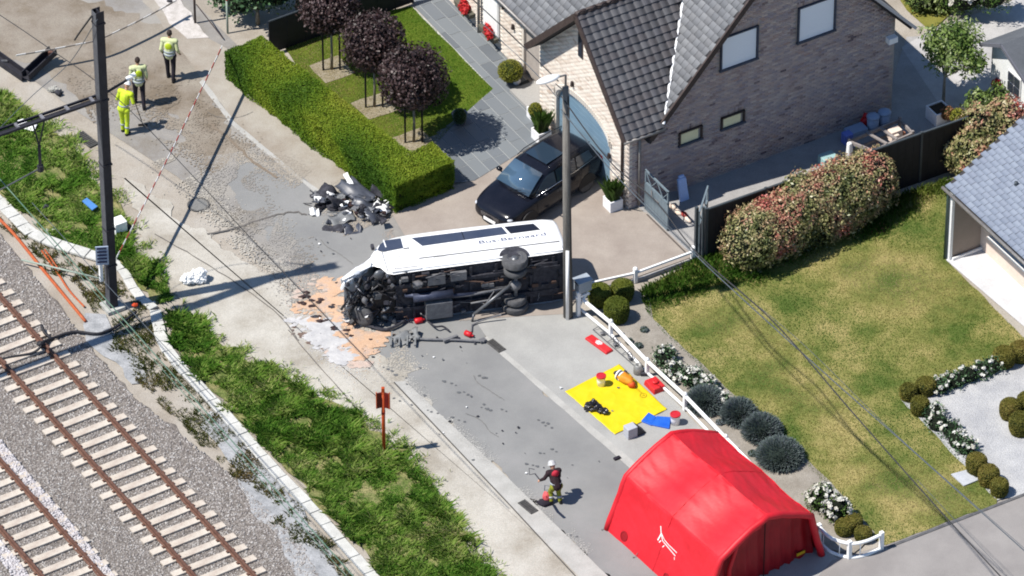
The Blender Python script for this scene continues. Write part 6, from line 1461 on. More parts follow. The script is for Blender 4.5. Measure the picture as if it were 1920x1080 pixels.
# orange rescue bag
c = P(1172, 716, .04); t = empty('rescue_bag', c, 'orange bag with striped black and white end on the tarpaulin edge', 'bag'); dd = (P(1190, 722)-P(1153, 700)).normalized(); nd = Vector((-dd.y, dd.x, 0))
mo_ = M('bag_orange', al(244, 150, 30), al(250, 168, 50), scale=5, rough=.6)
b = MB(); b.blob(c+HZ*.14+dd*.02, (.34, .19, .15), 3, .12, 14, 10, (dd, nd, HZ)); b.build('sack', mo_, t, smooth=True)
for k, m in ((-.26, m_white), (-.2, m_vdark), (-.14, m_white)): b = MB(); b.lathe(c+HZ*.13+dd*k, [(.165, -.022), (.17, .0), (.165, .022)], 16, (nd, HZ, dd)); b.build('stripe', m, t, smooth=True)
b = MB(); b.blob(c+HZ*.1-dd*.38+nd*.06, (.12, .08, .07), 5, .2); b.blob(c+HZ*.1-dd*.2+nd*.22, (.07, .12, .07), 6, .2); b.build('dark_flap', m_vdark, t, smooth=True)
b = MB(); b.blob(c+HZ*.1+dd*.33-nd*.05, (.13, .11, .09), 8, .2); b.build('pouch', M('bag_redorange', al(232, 90, 30), rough=.6), t, smooth=True)
# crumpled black plastic bag
m_plas = M('black_plastic', (.012, .011, .012), rough=.3, spec=.6, fine=0)
b = MB(); c = P(1112, 766, .06)
for i, (dx, dy, dz, r) in enumerate(((0, 0, .1, .19), (-.14, -.02, .06, .14), (.14, -.05, .07, .13), (.27, -.16, .05, .12), (.36, -.22, .04, .1), (.02, .1, .14, .12))):
    b.blob(c+Vector((dx, dy, dz)), (r*1.1, r*.9, r*.8), 200+i, .45, 14, 10)
o = b.build('plastic_bag', m_plas); remesh(o, .02, 1); dm = o.modifiers.new('d', 'DISPLACE'); tx_ = bpy.data.textures.new('crumple', 'CLOUDS'); tx_.noise_scale = .07; dm.texture = tx_; dm.strength = .08; tag(o, 'crumpled black plastic bag on the lower edge of the tarpaulin', 'bag')
# red case between the fence posts
c = P(1228, 727); t = empty('red_case', c, 'square red case with a cap against the white fence', 'case'); dd = HX; mr = M('case_red', al(226, 44, 50), al(234, 58, 62), scale=5, rough=.4)
e1_ = (P(1245, 717)-P(1228, 700)).normalized(); e2_ = Vector((-e1_.y, e1_.x, 0))
b = MB(); b.box(c, (.62, .46, .2), (e1_, e2_, HZ), taper=.88); b.build('shell', mr, t, bevel=.03); b = MB(); b.lathe(c+HZ*.2, [(.1, 0), (.1, .06), (.06, .08), (.01, .08)], 16); b.build('cap', mr, t)
b = MB(); b.tube([c+HZ*.2+e1_*.14, c+HZ*.27+e1_*.18, c+HZ*.27+e1_*.26, c+HZ*.2+e1_*.29], .015, 6); b.build('handle', mr, t)
# long red bag with white print
c = P(1123, 648); dd = (P(1146, 664)-P(1102, 632)).normalized(); nd = Vector((-dd.y, dd.x, 0)); t = empty('long_bag', c, 'long flat red bag with white print lying below the fence', 'bag')
b = MB(); b.box(c, (1.05, .3, .1), (dd, nd, HZ), taper=.93); b.build('cover', mr, t, bevel=.035)
b = MB()
for i, (w1) in enumerate((.2, .26, .22, .16)): b.box(c+HZ*.102+dd*(-.02)+nd*(.075-.045*i), (w1, .024, .004), (dd, nd, HZ))
b.build('print', m_white, t)
# grey machine and jerry can by the fence
c = P(1197, 700); t = empty('metal_canister', c, 'grey metal canister with round opening at the foot of the white fence', 'canister')
b = MB(); b.lathe(c, [(.15, 0), (.16, .1), (.15, .26), (.11, .3), (.1, .34), (.07, .34), (.06, .25)], 18); b.build('can', M('can_grey', al(150, 150, 148), al(176, 176, 172), scale=9, rough=.5, metal=.3), t, smooth=True)
b = MB(); b.box(c+Vector((.2, -.08, 0)), (.26, .2, .14)); b.build('foot', m_vdark, t, bevel=.02)
# blue mats
for (q4, lb) in (([(1202, 792), (1216, 776), (1230, 784), (1222, 800)], 'blue folded mat, left half beside the tarpaulin corner'), ([(1221, 799), (1231, 783), (1258, 785), (1255, 806)], 'blue folded mat, right half touching the white bucket')):
    b = MB(); p4 = [P(x, y, .0) for x, y in q4]; b.prism(p4, HZ*.07); tag(b.build('blue_mat', M('mat_blue', al(34, 104, 220), al(50, 120, 232), scale=4, rough=.5), bevel=.015), lb, 'mat')
# light grey equipment box with dark wedge
c = P(1182, 818); t = empty('equipment_box', c, 'light grey box with a dark wedge shaped side by the tarpaulin corner', 'box')
b = MB(); b.box(c, (.34, .3, .4), (HX, HY, HZ)); b.build('case', M('box_grey', al(206, 208, 216), rough=.5), t, bevel=.02)
b = MB(); b.prism([c+HX*.18-HY*.15, c+HX*.52-HY*.12, c+HX*.2-HY*.13+HZ*.36], HY*.28); b.build('wedge', M('wedge_grey', al(78, 80, 84), rough=.7), t)
b = MB(); b.box(P(1157, 861), (.22, .12, .08), (HX, HY, HZ)); tag(b.build('tent_blower', m_navy, bevel=.02), 'small dark box on the pavement at the far corner of the tent', 'box')

# ------------------------------------------------------------ wreckage
def plate(c, w_, h_, seed, mat, name, label, cat, rot=0, curl=.12, tilt=0.2, z=.03, holes=False, rim=.02, group=None):
    """torn moulded panel: bent grid with thickness"""
    r = random.Random(seed); X = Vector((math.cos(rot), math.sin(rot), 0)); Y = Vector((-X.y, X.x, 0)); n, m = 12, 7; b = MB(); vs = []
    for i in range(n+1):
        for j in range(m+1):
            u, v = i/n-.5, j/m-.5; e = .08*mnoise.noise(Vector((u*5, v*5, seed*1.7)))
            zz = curl*(math.cos(v*3)*.7+.5*math.cos(u*2.6+seed))-curl*.3+.14*mnoise.noise(Vector((u*2.4, v*2.4, seed)))+tilt*(v+.5)*h_
            vs.append(c+X*((u+e)*w_)+Y*((v+e*.7)*h_)+HZ*max(.01, z+zz))
    fs = [(i*(m+1)+j, (i+1)*(m+1)+j, (i+1)*(m+1)+j+1, i*(m+1)+j+1) for i in range(n) for j in range(m)]
    if holes: fs = [f for k, f in enumerate(fs) if r.random() > .12]
    b.add(vs, fs); o = b.build(name, mat, None, smooth=True); s = o.modifiers.new('so', 'SOLIDIFY'); s.thickness = .015; s.offset = 0
    if label: tag(o, label, cat, group)
    return o
m_bum = M('bumper_grey', al(66, 70, 82), al(96, 100, 110), scale=3, rough=.4, spec=.5)
m_bum2 = M('plastic_light_grey', al(150, 152, 152), al(128, 130, 132), scale=4, rough=.6)
G_ = 'torn car parts heaped by the hedge'
plate(P(668, 372, 0), 1.35, .6, 1, m_bum, 'torn_bumper', 'long dark blue grey bumper shell on top of the wreckage heap', 'car part', R(-50), .09, .25, .2)
plate(P(690, 392, 0), .9, .5, 2, m_bum, 'bumper_piece', 'curved grey bumper end in the middle of the wreckage heap', 'car part', R(-20), .2, .1, .2)
plate(P(640, 412, 0), .8, .55, 3, m_bum2, 'flat_panel', 'light grey flat panel on the near side of the wreckage heap', 'car part', R(25), .06, .1, .08)
plate(P(626, 430, 0), .7, .3, 4, m_vdark, 'curved_trim', 'black boat shaped trim piece at the lowest edge of the wreckage heap', 'car part', R(-12), .14, .1, .04)
plate(P(612, 372, 0), .6, .5, 5, m_vdark, 'wheel_liner', 'dark arched wheel liner at the upper left of the wreckage heap', 'car part', R(60), .14, .35, .12)
plate(P(716, 400, 0), .32, .5, 6, m_white, 'torn_fairing', 'torn white panel at the right end of the wreckage heap', 'car part', R(60), .1, .4, .1)
plate(P(590, 402, 0), .3, .28, 7, m_white, 'white_fragment', 'small white fragment at the left end of the wreckage heap', 'car part', R(10), .08, .3, .05)
plate(P(706, 412, 0), .62, .5, 8, m_bum, 'wheel_arch_shell', 'round dark wheel arch shell at the lower right of the wreckage heap', 'car part', R(30), .2, .35, .05)
plate(P(660, 432, 0), .55, .42, 9, m_bum, 'engine_cover', 'dark moulded engine cover at the bottom of the wreckage heap', 'car part', R(15), .15, .3, .04)
plate(P(655, 358, 0), .16, .5, 10, m_white, 'white_strip', 'narrow white strip standing up in the middle of the wreckage heap', 'car part', R(30), .05, .5, .3)
plate(P(632, 388, 0), .6, .42, 14, m_vdark, 'mudguard', 'black crumpled mudguard behind the light grey flat panel of the heap', 'car part', R(40), .3, .4, .1)
plate(P(716, 375, 0), .7, .3, 15, m_vdark, 'side_skirt', 'black strip of side skirt leaning on the hedge behind the heap', 'car part', R(-30), .2, .5, .3)
rnd = random.Random(9); pal = [m_vdark, M('jet_black_plastic', al(40, 40, 46), rough=.35), m_bum, m_vgrey, m_bum2, m_white, M('dark_brown_plastic', al(70, 52, 50), rough=.5), m_rim]
labs = []
def shard(b, c, s, r):
    k = r.randint(3, 5); a0 = r.uniform(0, 6); tz = r.uniform(0, .7)*s; pts = [c+Vector((math.cos(a0+6.283*i/k)*s*r.uniform(.4, 1.2), math.sin(a0+6.283*i/k)*s*r.uniform(.4, 1.2), .012+tz*(i % 2))) for i in range(k)]
    b.prism(pts, HZ*(.012+s*.15))
for i in range(105):
    a = rnd.random(); x = 586+a*132+rnd.gauss(0, 6); y = 376+a*26+rnd.gauss(0, 14); s = rnd.uniform(.07, .22); b = MB(); c = P(x, y)+HZ*rnd.uniform(0, .22)
    if rnd.random() < .5: shard(b, c, s, rnd)
    elif rnd.random() < .5: b.tube([c, c+Vector((rnd.uniform(-.3, .3), rnd.uniform(-.3, .3), rnd.uniform(0, .12))), c+Vector((rnd.uniform(-.4, .4), rnd.uniform(-.3, .3), .03))], rnd.uniform(.012, .03), 6)
    else: b.blob(c+HZ*s*.3, (s, s*.7, s*.5), i, .35, 9, 6)
    mi = rnd.choice([0, 0, 0, 1, 1, 1, 2, 2, 2, 3, 4, 5, 6, 7]); o = b.build('car_fragment', pal[mi]); tag(o, ['small black', 'small jet black', 'small blue grey', 'small metal grey', 'small light grey', 'small white', 'small brown', 'small silvery'][mi]+' fragment at the '+('left end' if x < 615 else 'left middle' if x < 650 else 'right middle' if x < 685 else 'right end')+(', back edge' if y < 372+(x-580)*.2 else ', front edge')+' of the hedge heap', 'fragment', 'small fragments in the heap by the hedge')
for i in range(60):
    x, y = rnd.choice([(rnd.gauss(690, 90), rnd.gauss(600, 40)), (rnd.gauss(830, 60), rnd.gauss(640, 22)), (rnd.gauss(600, 50), rnd.gauss(480, 45)), (rnd.uniform(700, 1150), rnd.uniform(650, 900)), (rnd.gauss(900, 100), rnd.gauss(780, 60))])
    if y > 560+ (x-650)*.9+130: continue
    b = MB(); s = rnd.choice([.02, .03, .035, .05]) ; shard(b, P(x, y, .03), s, rnd); mi = rnd.randrange(6); o = b.build('debris', pal[mi]); tag(o, ['small black', 'small jet black', 'small blue grey', 'small metal grey', 'small light grey', 'small white'][mi]+' scrap on the road '+('above the wreck' if y < 540 else 'by the powder' if x < 700 else 'near the long pipe' if y < 680 else 'between minibus and tent'), 'debris', 'small scraps scattered on the road')
# absorbent powder
def spill(name, px, mat, h, seed, label, r=.12):
    pts = rough(rough([P(*p) for p in px], .3, .35, seed), .1, .1, seed+3); n = len(pts); c = sum(pts, Vector((0, 0, 0)))/n; vs = []; K = 7
    for k in range(K):
        f = 1-k/(K-1)*.97
        for p in pts: q = c+(p-c)*f; zz = .034+h*min(1, (1-f)*5)*(.55+.9*abs(mnoise.noise(Vector((q.x*3, q.y*3, seed)))))*(0 if k == 0 else 1); vs.append(Vector((q.x, q.y, zz)))
    b = MB(); b.add(vs, [(k*n+i, k*n+(i+1) % n, (k+1)*n+(i+1) % n, (k+1)*n+i) for k in range(K-1) for i in range(n)]+[tuple((K-1)*n+i for i in range(n))])
    o = b.build(name, mat, smooth=True); o['kind'] = 'stuff'; return o
m_or = M('orange_absorbent', al(226, 186, 154), al(208, 186, 172), scale=3, bscale=40, bump=.6, rough=1, fine=.12, c3=al(232, 194, 162), thr=(.3, .66)); m_wp = M('white_powder', al(202, 201, 202), al(228, 226, 224), scale=3, bscale=40, bump=.4, rough=1, fine=.06)
def grains(name, mat, cx, cy, sx, sy, n, size, seed, slope=.72):
    rng = np.random.default_rng(seed); a = rng.normal(0, 1, n); b_ = rng.normal(0, 1, n); Q = np.array([tuple(P(cx+a[i]*sx, cy+a[i]*sx*slope+b_[i]*sy, .03)) for i in range(n)])
    V, F = leaves(Q, np.tile([0, 0, 1.], (n, 1)), size, rng, .8, .15); o = arr_mesh(name, V, F, mat); o['kind'] = 'stuff'
def powder(name, mat, spots, seed, r0=.19, h=.018, jx=13, jy=10, n=11):
    """heap of many thin ragged pats thrown along the given places"""
    r = random.Random(seed); b = MB(); q = 0
    for (x, y, k) in spots:
        for _ in range(n):
            c = P(x+r.gauss(0, jx), y+r.gauss(0, jy)); c.z = 0; rad = r0*k*r.uniform(.35, 1.1); m = 22; q += 1; sd = r.uniform(0, 50); ang = r.uniform(-.4, .9)
            vs = []
            for ring, (f, z) in enumerate(((1, 0), (.86, .5), (.5, 1), (.04, .9))):
                for i in range(m):
                    a = 6.2832*i/m; w_ = 1+.55*mnoise.noise(Vector((math.cos(a)*1.8+sd, math.sin(a)*1.8, sd)))+.3*mnoise.noise(Vector((math.cos(a)*5+sd, math.sin(a)*5, 1)))
                    d = Vector((math.cos(a)*1.5, math.sin(a)*.75, 0)); d.rotate(Matrix.Rotation(ang, 3, 'Z').to_euler()); p = c+d*(rad*f*w_); vs.append((p.x, p.y, .031+.00012*q+h*z*k*r.uniform(.6, 1.1)*(.7+.6*abs(mnoise.noise(Vector((p.x*4, p.y*4, 2)))))))
            b.add(vs, [(k_*m+i, k_*m+(i+1) % m, (k_+1)*m+(i+1) % m, (k_+1)*m+i) for k_ in range(3) for i in range(m)]+[tuple(3*m+i for i in range(m))])
    o = b.build(name, mat, smooth=True); o['kind'] = 'stuff'
powder('absorbent_powder', m_or, [(612, 545, 1), (638, 545, 1), (632, 570, 1.2), (648, 590, 1), (600, 562, .9), (570, 575, .8), (590, 590, .7), (655, 612, .8), (675, 630, 1), (700, 640, 1), (690, 655, .9), (660, 640, .8)], 3)
powder('pink_powder', M('pale_absorbent', al(224, 198, 182), al(206, 192, 180), scale=3, bscale=40, rough=1), [(648, 672, .8), (672, 680, .9), (690, 678, .8), (625, 662, .6), (562, 560, .6), (600, 535, .5)], 5, n=9, h=.008)
powder('white_powder', m_wp, [(570, 605, .8), (592, 612, 1), (612, 622, 1.1), (628, 640, 1.1), (645, 655, 1), (610, 645, .9), (590, 632, .8), (640, 672, .8)], 4, h=.015)
powder('wet_earth', M('dark_earth', al(116, 96, 88), al(150, 130, 118), scale=8, bscale=40, bump=.6, rough=1), [(548, 622, .4), (566, 625, .5), (582, 636, .5), (598, 642, .4)], 6, n=4, h=.02, jx=6, jy=4)
grains('absorbent_grains', m_or, 625, 600, 34, 30, 4200, .018, 1); grains('white_grains', m_wp, 610, 640, 32, 18, 3200, .018, 2)
for i in range(26):
    x, y = rnd.uniform(560, 700), 0; y = 560+(x-580)*.75+rnd.uniform(-25, 30); b = MB(); s = rnd.uniform(.05, .13); b.blob(P(x, y, .05), (s, s*.6, s*.3), i, .4, 8, 5); o = b.build('dirt_clod', rnd.choice([m_vdark, pal[6], pal[6]])); tag(o, 'dark clod lying in the orange and white absorbent powder', 'clod', 'dark clods in the absorbent powder')
# grey moulded panel, pipe and red pieces before the van
pg = plate(P(757, 638), .95, .5, 11, m_bum2, 'front_module', 'grey moulded front module with slots lying beside the smashed minibus', 'car part', R(20), .12, .15, .1, True)
b = MB()
for k in range(4): b.bar(P(735+k*15, 622, .15), P(733+k*15, 648, .12), .05, .06)
o = b.build('module_rib', m_bum2, pg)
b = MB(); b.tube(smooth_path(px_path([(772, 634), (800, 636), (850, 637), (908, 640)], .1)), .035, 8); b.box(P(845, 637, .06), (.5, .09, .09), (HX, HY, HZ)); b.box(P(905, 640, .05), (.2, .14, .08), (HX, HY, HZ)); tag(b.build('steering_column', m_vgrey), 'long grey metal pipe lying on the road below the minibus', 'pipe')
b = MB(); b.tube(smooth_path(px_path([(885, 610), (900, 602), (940, 590)], [.05, .1, .25])), .025, 6); b.tube(px_path([(884, 622), (885, 608)], .06), .025, 6); tag(b.build('bent_rod', m_vgrey), 'bent thin rod lying under the rear wheel of the minibus', 'rod')
b = MB(); b.tube(smooth_path(px_path([(800, 600), (815, 612), (830, 612), (842, 620)], [.1, .2, .15, .1])), .03, 6); b.tube(smooth_path(px_path([(690, 610), (720, 618), (745, 610), (760, 600)], .12)), .05, 6); tag(b.build('torn_hose', m_vdark), 'black torn hoses hanging out of the minibus front', 'hose')
mrd = M('piece_red', al(226, 40, 50), rough=.4)
for x, y, lb, rz in ((785, 601, 'red cylinder close under the dark engine bay of the minibus', .3), (878, 626, 'red cylinder on the road beyond the long pipe', -.6)):
    c = P(x, y, .1); d = Vector((math.cos(rz), math.sin(rz), 0)); b = MB(); b.tube([c-d*.13, c-d*.11, c+d*.11, c+d*.13], [.06, .09, .09, .05], 14); b.tube([c+d*.13, c+d*.19], .03, 8); tag(b.build('extinguisher', mrd, smooth=True), lb, 'cylinder')

# ------------------------------------------------------------ masts, poles, wires
m_mast = M('mast_black', al(46, 46, 54), al(60, 60, 68), scale=3, rough=.6, fine=.08)
m_mastl = M('mast_grey', al(104, 106, 112), al(84, 86, 92), scale=3, rough=.6, fine=.08)
b0 = P(211, 577); mt = empty('railway_mast', b0, 'tall black steel railway mast with a ladder beam reaching left', 'mast')
HM = 11.38; g = MB()
for y in (-.13, .13): g.box(b0+HX*0+HY*y, (.26, .02, HM), (HX, HY, HZ))
g.box(b0, (.02, .25, HM), (HX, HY, HZ)); g.build('column', m_mast, mt)
g = MB(); g.box(b0-HX*.143, (.02, .28, HM-.02), (HX, HY, HZ)); g.build('sunlit_side_plate', m_mastl, mt)  # grey plate paints the sunlight on the column's left face
g = MB(); g.box(b0, (.6, .6, .12), (HX, HY, HZ)); g.build('foundation', m_conc, mt)
for z in (1.7, 3.1, 5.6, 8.05, 10.9): g = MB(); g.box(b0+HZ*z, (.32, .33, .06), (HX, HY, HZ)); g.build('clamp', m_mast, mt)
zb = 8.15; L_ = 13.0
bm_ = MB()
for y in (-.14, .14):
    bm_.bar(b0+HZ*zb+HY*y-HX*.1, b0+HZ*zb+HY*y-HX*L_, .05, .08)
bm_.build('beam_chord', m_mast, mt)
pl0 = MB(); pl0.bar(b0+HZ*(zb-.07)-HX*.1, b0+HZ*(zb-.07)-HX*L_, .24, .015, up=HZ); pl0.build('beam_plate', m_mast, mt)
for k in range(16):
    g = MB(); g.bar(b0+HZ*(zb+.02)-HX*(.35+k*.85)-HY*.12, b0+HZ*(zb+.02)-HX*(.35+k*.85)+HY*.12, .09, .06); g.build('beam_rung', M('rung_grey', al(150, 150, 156), al(120, 120, 126), scale=9), mt)
g = MB(); g.bar(b0+HZ*(zb+.1)+HX*.15, b0+HZ*(zb+.35)+HX*1.05, .06); g.build('bracket', m_mast, mt); g = MB(); g.tube([b0+HZ*(zb+.33)+HX*.85, b0+HZ*(zb+.42)+HX*1.15], .07, 10); g.build('insulator', m_white, mt)
hc = b0+HZ*zb-HX*2.2
g = MB(); g.bar(hc+HY*.17-HX*.14, hc-HZ*1.0, .045); g.bar(hc-HY*.17+HX*.14, hc-HZ*1.0, .045); g.bar(hc-HZ*.45-HX*.05, hc-HZ*.45+HX*.05, .03); g.bar(hc-HZ*1.0, hc-HZ*1.75, .09); g.tube([hc-HZ*1.75, hc-HZ*1.95], .1, 8); g.build('hanger', m_mast, mt)
g = MB(); g.tube([hc-HZ*1.85, hc-HZ*2.3-HX*2.2], .025, 6); g.build('registration_arm', m_mastl, mt)
c = b0-HX*.32-HY*.1; g = MB(); g.box(c+HZ*1.9, (.4, .04, .7), ((HX*.9-HY*.43).normalized(), (HY*.9+HX*.43).normalized(), HZ)); sg = g.build('sign_plate', M('sign_pale', al(190, 206, 228), rough=.4), mt)
for k in range(5): g = MB(); g.box(c-HY*.035-HX*.02+HZ*(2.0+k*.13), (.3, .02, .06), ((HX*.9-HY*.43).normalized(), (HY*.9+HX*.43).normalized(), HZ)); g.build('sign_stripe', M('sign_navy', al(44, 52, 84)), sg)
g = MB(); g.tube([P(190, 470, 1.2), P(196, 500, 1.0)], .05, 8); 
g = MB(); g.box(b0-HX*.34+HZ*1.2, (.1, .1, .75), (HX, HY, HZ)); g.build('white_conduit', m_white, mt)
st = MB(); st.tube([P(40, 487, .2), P(192, 523, .3)], .03, 8); tag(st.build('stay_rod', M('pale_green_rod', al(176, 190, 176), rough=.5), smooth=True), 'pale rod from the ballast edge to the foot of the black mast', 'rod')
# street pole
pp = P(1065, 594); tp_ = P(1052, 166, 0); po = empty('utility_pole', pp, 'tall grey wooden utility pole with a white street lamp in front of the minibus', 'pole')
top = pp+HZ*8.85+Vector((-.12, 0, 0)); m_wood = M('grey_wood', al(122, 118, 112), al(152, 148, 142), scale=3, bscale=30, rough=.9, fine=.1, aniso=(8, 8, .6, 0))
b = MB(); b.tube([pp, pp.lerp(top, .5), top], [.15, .13, .1], 14); b.build('shaft', m_wood, po, smooth=True)
b = MB(); b.tube([pp+Vector((-.02, -.15, 0)), pp+Vector((-.03, -.14, 2.7))], .055, 10); b.build('conduit', m_white, po, smooth=True)
b = MB(); b.tube([pp+Vector((.12, -.08, 0)), top+Vector((.08, -.06, -.3))], .035, 8); b.build('dark_side_tube', M('side_tube_dark', al(84, 82, 82)), po, smooth=True)  # dark tube that makes the right side of the shaft darker
lt = pp+HZ*8.95+Vector((-.12, 0, 0)); b = MB(); b.tube([top-HZ*.1, lt+HZ*.35], .035, 8); b.tube([lt+HZ*.35, lt+HZ*.4-HX*.45], .03, 8); b.tube([lt-HZ*.3, lt+HZ*.15-HX*.35], .02, 6); b.build('lamp_arm', m_zinc, po)
b = MB(); b.blob(lt+HZ*.42-HX*.62, (.42, .15, .09), 1, .03, 14, 8, (HX, HY, HZ)); b.build('lamp_head', m_white, po, smooth=True)
# crossing sign seen from behind
c = P(720, 852); t = empty('crossing_sign', c, 'orange railway warning sign on a post, seen from the side, among the weeds', 'sign'); mo2 = M('sign_orange', al(214, 92, 40), al(196, 76, 34), scale=4, rough=.5); msr = M('sign_maroon', al(132, 34, 28), al(112, 28, 24), scale=4, rough=.5)
b = MB(); b.tube([c, c+HZ*2.45], .055, 10); b.build('post', mo2, t, smooth=True)
for a, s in ((R(200), 1), (R(335), 1)):
    d = Vector((math.cos(a), math.sin(a), 0)); n_ = Vector((-d.y, d.x, 0)); b = MB(); b.box(c+HZ*1.85+d*.11, (.2, .04, .58), (d, n_, HZ)); bd_ = b.build('board', msr, t, bevel=.01)
    b = MB(); b.box(c+HZ*1.85+d*.21, (.02, .06, .62), (d, n_, HZ)); b.build('edge_strip', mo2, bd_)
b = MB(); b.box(c+HZ*2.35, (.1, .1, .25)); b.build('cap', mo2, t, bevel=.01); b = MB(); b.box(c+HZ*1.6, (.12, .12, .08)); b.build('clamp', msr, t)
# yield sign
c = P(427, 62); t = empty('yield_sign', c, 'red and white give way sign on a pale post by the hedge', 'sign')
b = MB(); b.tube([c, c+HZ*1.35], .035, 8); b.build('post', M('sign_post', al(176, 190, 176)), t, smooth=True)
d = Vector((1, 0, 0)); k_ = .36; cz = c+HZ*1.32-Vector((0, .06, 0)); tri = [cz, cz+Vector((k_, 0, .62)), cz+Vector((-k_, 0, .62))]; b = MB(); b.prism(tri, Vector((0, .02, 0))); pl_ = b.build('plate', M('sign_red', al(206, 54, 44), rough=.4), t)
cen = sum(tri, Vector((0, 0, 0)))/3; b = MB(); b.prism([cen+(p-cen)*.62-Vector((0, .006, 0)) for p in tri], Vector((0, .004, 0))); b.build('centre', M('sign_bluewhite', al(196, 206, 228, 1.2), rough=.4), pl_)
# brown post beside the road at the top
c = P(366, 44); b = MB(); b.tube([c, c+HZ*1.6], .04, 8); tag(b.build('post', m_trim, smooth=True), 'thin brown post at the top edge beside the painted patch', 'post')
b = MB(); b.tube(px_path([(368, 8), (418, 72)], [.8, .1]), .02, 6); tag(b.build('stay_wire', m_trim), 'thin brown stay from the post down to the yield sign', 'wire')
# letterbox
c = P(1084, 592); t = empty('letterbox', c, 'light grey metal letterbox on a white bracket beside the utility pole', 'letterbox')
b = MB(); b.box(c+HZ*0, (.12, .12, .95), (HX, HY, HZ)); b.tube([c+HZ*.3, c+HZ*.8+HX*.35], .04, 8); b.box(c+HZ*.7+HX*.15, (.5, .08, .08), (HX, HY, HZ)); b.build('stand', m_white, t, bevel=.01)
q = c+HX*.22+HY*.1+HZ*.88; e_ = (HX+HZ*.25).normalized(); b = MB(); b.box(q, (.46, .34, .4), (HX, HY, HZ)); bx = b.build('box', M('letterbox_grey', al(176, 186, 196), al(186, 196, 206), scale=5, rough=.4), t, bevel=.02)
b = MB(); b.box(q+HZ*.4, (.52, .4, .03), (HX, HY, HZ)); b.build('lid', M('letterbox_grey', (0, 0, 0)), t, bevel=.008); b = MB(); b.box(q-HX*.235+HZ*.3, (.012, .24, .035), (HX, HY, HZ)); b.build('slot', m_vdark, bx)
# white fence in front of the bed
fc = empty('white_fence', P(1145, 632), 'long low white railing between the pavement and the flower bed', 'fence')
pts = [P(*p) for p in ((1088, 585), (1145, 632), (1213, 704), (1284, 769), (1360, 848), (1440, 930), (1520, 1003))]
def rail(path, z, w_, h_, name, mat=None):
    b = MB()
    for i in range(len(path)-1): b.bar(path[i]+HZ*z, path[i+1]+HZ*z, w_, h_)
    return b
for i in range(len(pts)-1):
    b = rail(pts[i:i+2], .56, .09, .09, 'top_rail'); b.build('top_rail', m_white, fc, bevel=.012)
    if i != 3 and i != 2 or True:
        b = rail(pts[i:i+2], .12, .07, .07, 'low_rail'); b.build('low_rail', m_white, fc, bevel=.01)
for p in pts[1:]:
    b = MB(); b.box(p, (.11, .11, .64), (HX, HY, HZ)); b.lathe(p+HZ*.64, [(.07, 0), (.06, .03), (.03, .06), (.01, .065)], 10); b.build('post', m_white, fc, bevel=.01)
cf = empty('curved_fence', P(1592, 1046), 'curved white railing round the low clipped balls beside the side road', 'fence')
cp = smooth_path([P(*p) for p in ((1535, 1015), (1556, 1036), (1592, 1047), (1622, 1043), (1652, 1030))], 6)
for z, nm in ((.58, 'top_rail'), (.04, 'base_rail')):
    b = MB(); b.tube([p+HZ*z for p in cp], .055, 8); b.build(nm, m_white, cf, smooth=True)
for p in (cp[0], P(1592, 1047), P(1652, 1030)):
    b = MB(); b.box(p, (.12, .12, .68), (HX, HY, HZ)); b.build('post', m_white, cf, bevel=.01)
for p in (cp[3], cp[9], cp[16]): b = MB(); b.tube([p+HZ*.05, p+HZ*.55], .018, 6); b.build('baluster', m_white, cf, smooth=True)
f2 = empty('driveway_fence', P(1190, 530), 'low white and grey railing between the driveway and the lawn', 'fence'); q = [P(*p) for p in ((1106, 548), (1191, 529), (1299, 489))]
m_pv = M('fence_grey', al(178, 174, 170), al(196, 192, 188), scale=4)
for i in range(2):
    b = MB(); b.bar(q[i]+HZ*.36, q[i+1]+HZ*.36, .07, .07); b.build('top_rail', m_white, f2, bevel=.01); b = MB(); b.bar(q[i], q[i+1], .1, .2); b.build('base_board', m_pv, f2)
for p in q[1:]: b = MB(); b.box(p, (.12, .12, .5), (HX, HY, HZ)); b.lathe(p+HZ*.5, [(.07, 0), (.085, .03), (.05, .08), (.01, .09)], 10); b.build('post', m_white, f2, bevel=.01)
# stretcher frame leaning between fence and bag
t = empty('ladder_frame', P(1165, 668), 'thin grey tubular frame leaning on the white fence above the long red bag', 'frame'); b = MB()
A_, B_ = P(1112, 618, .05), P(1192, 688, .05); off = (P(1122, 612, .12)-P(1112, 618, .05))
b.tube([A_, B_], .018, 6); b.tube([A_+off, B_+off], .018, 6); b.build('tube', m_rim, t)
for k in range(7): b = MB(); a = A_.lerp(B_, k/6); b.tube([a, a+off], .012, 5); b.build('crossbar', m_rim, t)
for k in (.15, .45, .8): b = MB(); b.lathe(A_.lerp(B_, k)+off*.5, [(.06, 0), (.07, .03), (.04, .05)], 10); b.build('coupling', m_vgrey, t)
t = empty('bicycle_wheelset', P(1178, 650), 'thin black ringed frame behind the white fence in the bare bed', 'frame')
for x, y in ((1155, 640), (1182, 668)):
    c = P(x, y, .17); b = MB(); b.tube([c+HZ*(.15*math.sin(a))+e1_*(.15*math.cos(a)) for a in [k*.42 for k in range(16)]], .014, 6); b.build('ring', m_vdark, t, smooth=True)
b = MB(); b.tube([P(1155, 640, .17), P(1182, 668, .3), P(1182, 668, .17)], .014, 6); b.build('bar', m_vdark, t)
